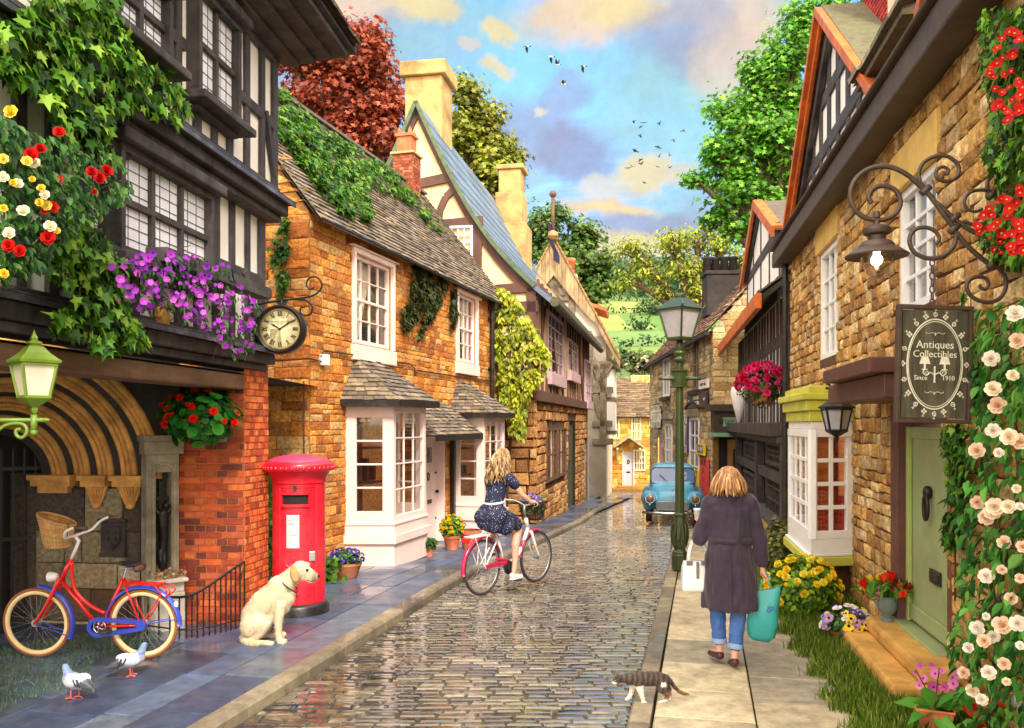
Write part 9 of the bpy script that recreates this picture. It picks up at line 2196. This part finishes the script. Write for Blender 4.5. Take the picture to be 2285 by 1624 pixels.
TL=[tulip(S(222,30,24)),tulip(S(244,206,60)),tulip(S(240,150,180)),tulip(S(150,14,40)),tulip(S(236,84,40))]
def tulips(pl,c,R_,n,sz,ms,z0):
 m=MB();P_=[]
 for i in range(n):a=2.4*i;r_=(i+.5)/n;q=Vector(c)+Vector((R_[0]*r_**.5*math.cos(a),R_[1]*r_**.5*math.sin(a),R_[2]*(1-r_*.6)+U(-.02,.02)));P_.append(q);m.tube(bez(z0+Vector((U(-.02,.02),U(-.02,.02),0)),z0.lerp(q,.4)+Vector((0,0,.04)),q-Vector((0,0,.04)),q,5),.005,5)
 pl.mesh(m,'stem',M_greenstem);pl.blooms('tulip',ms,P_,[(p-z0).normalized()+Vector((0,0,.5))for p in P_],sz)
 k=90;L_=[z0+Vector((U(-1,1)*R_[0],U(-1,1)*R_[1],U(-.02,.5)*R_[2]))for _ in range(k)];pl.leaves([scatter_arrays(leaf_t(.3),L_,unit(k)+[0,-.3,.3],NR.uniform(.09,.16,k),pal(k,S(84,150,50),S(110,176,70)),down=(0,0,1))])
tulips(pl,vc+Vector((0,0,.17)),(.2,.15,.2),24,.12,TL,vc+Vector((0,0,.2)))
oc=Vector(g(2085,5.5));pl=Plant('orchid_pot','square terracotta pot of pink orchids at the foot of the stone steps','potted plant',oc);m=MB();m.lathe([(0,0),(.1,0),(.155,.16),(.165,.165),(.165,.18),(.15,.18)],4,oc,caps=False,a0=R(20));pl.mesh(m,'pot',M_terra,bevel=.01)
k=16;P_=[oc+Vector((U(-.05,.05),U(-.05,.05),.17))for _ in range(k)];pl.leaves([scatter_arrays(leaf_t(.42),P_,unit(k)*[1,1,.2]+[0,0,.8],NR.uniform(.16,.27,k),pal(k,S(84,160,50),S(110,184,70)))]);P_=[px(x,y,5.5)+Vector((0,U(-.05,.05),0))for x,y in((2042,1500),(2060,1490),(2045,1525),(2062,1515),(2075,1482),(2090,1505),(2100,1495),(2086,1535),(2102,1530),(2118,1520),(2120,1545),(2130,1500))]
m=MB()
for q in((2042,1495),(2095,1490),(2125,1510)):m.tube(smoothpath([oc+Vector((0,0,.17)),oc.lerp(px(*q,5.5),.6)+Vector((0,0,.08)),px(*q,5.5)],5),.004,5)
pl.mesh(m,'stem',M_stem);pl.blooms('orchid',[flat5(S(206,90,170),S(170,30,110)),flat5(S(222,130,190),S(180,40,120))],P_,nR_(len(P_)),.062)
tc_=Vector(g(2255,5.15));pl=Plant('tulip_clump','clump of open red, yellow and white tulips under the blush white rose','flowers',tc_);tulips(pl,tc_+Vector((0,0,.17)),(.24,.14,.1),13,.15,[TL[0],TL[4],tulip(S(246,160,24)),tulip(S(246,240,240))],tc_)
def basket(label,c,R_,ms,nb,bs,hook,cols,tmpl,size,n,name='hanging_basket'):
 pl=bush(name,label,c,R_,n,size,cols,tmpl,'hanging basket',ms,nb,bs,base=c);m=MB();c=Vector(c);m.lathe([(0,-R_[2]*.9),(R_[0]*.3,-R_[2]*.8),(R_[0]*.5,-R_[2]*.4),(R_[0]*.55,-.02)],18,c,caps=False);pl.mesh(m,'basket',M_wicker,smooth=True);m=MB()
 for k in range(3):a=2*PI*k/3;m.tube([c+Vector((R_[0]*.5*math.cos(a),R_[0]*.5*math.sin(a),0)),Vector(hook)],.004,4)
 pl.mesh(m,'chain',M_iron);return pl
c=px(446,930,8.1);basket('hanging basket of red geraniums with round green leaves below the jetty',c,(.36,.26,.25),[cluster(S(232,26,20)),cluster(S(246,40,26))],24,.095,c+Vector((0,0,.46)),[S(50,140,44),S(70,164,52),S(38,112,40)],round_t(9),.095,560)
c=FT.P(FT.uv(1708,850,.35)[0],FT.uv(1708,860,.35)[1],.4);basket('hanging basket of magenta fuchsias on the black timbered front',c,(.42,.36,.38),[cluster(S(222,30,110)),cluster(S(206,20,70)),cluster(S(236,70,140))],80,.14,c+Vector((0,0,.7)),[S(84,120,44),S(60,92,36),S(150,90,70)],leaf_t(.5),.09,900)
c=FT.P(FT.uv(1648,900,.3)[0],FT.uv(1648,905,.3)[1],.3);pl=Plant('wall_planter','white cone wall planter with a pink flower at the end of the black front','planter',c);m=MB();m.lathe([(.02,-.45),(.14,.0),(.2,.3),(.17,.45)],14,c);pl.mesh(m,'cone',M_white,smooth=True);pl.blooms('flower',[cluster(S(230,60,110))],[c+Vector((0,-.05,.5))],[(0,-1,.6)],.3)
c=FB.P((nu0+nu1)/2,.54,.14);pl=Plant('flower_tray','row of tiny pink and cream dried flowers on the white buttress ledge','flowers',c);k=130;P_=[FB.P(U(nu0+.02,nu1+.02),.5+U(0,.07),U(.06,.24))for _ in range(k)];pl.leaves([scatter_arrays(round_t(6),P_,unit(k)+[0,-.5,.6],NR.uniform(.02,.04,k),pal(k,S(214,150,130),S(230,206,170),S(160,110,70)))],'dried_flowers')
cr=Plant('statue','dark bronze crucifix figure with raised arms in the stone niche','statue',FB.P(nm,.56,.04));b=MB();T_=FB.M@Matrix.Translation((nm,0,.05));b.T=T_
b.limb([(0,.72,0),(.01,.86,.01),(.0,1.0,.03),(-.005,1.12,.03)],[.03,.035,.045,.05],10);b.ball((.02,1.2,.05),(.03,.036,.032),10)
for s_ in(-1,1):b.limb([(s_*.05,1.13,.03),(s_*.09,1.2,.03),(s_*.115,1.3,.03)],[.02,.016,.012],8);b.limb([(s_*.02,.76,0),(s_*.02,.66,.02),(s_*.01,.56,.01)],[.028,.022,.014],8)
o=remeshed(b,'figure',M_iron,None,vox=.008,smooth=2);o.data.transform(Matrix.Translation(-cr.b));o.parent=cr.t
m=MB();m.T=T_;m.box(-.02,.02,.52,1.44,-.05,-.02);m.box(-.12,.12,1.24,1.285,-.05,-.02);m.T=None;cr.mesh(m,'cross',M_iron,bevel=.004)
bpy.context.view_layer.update()
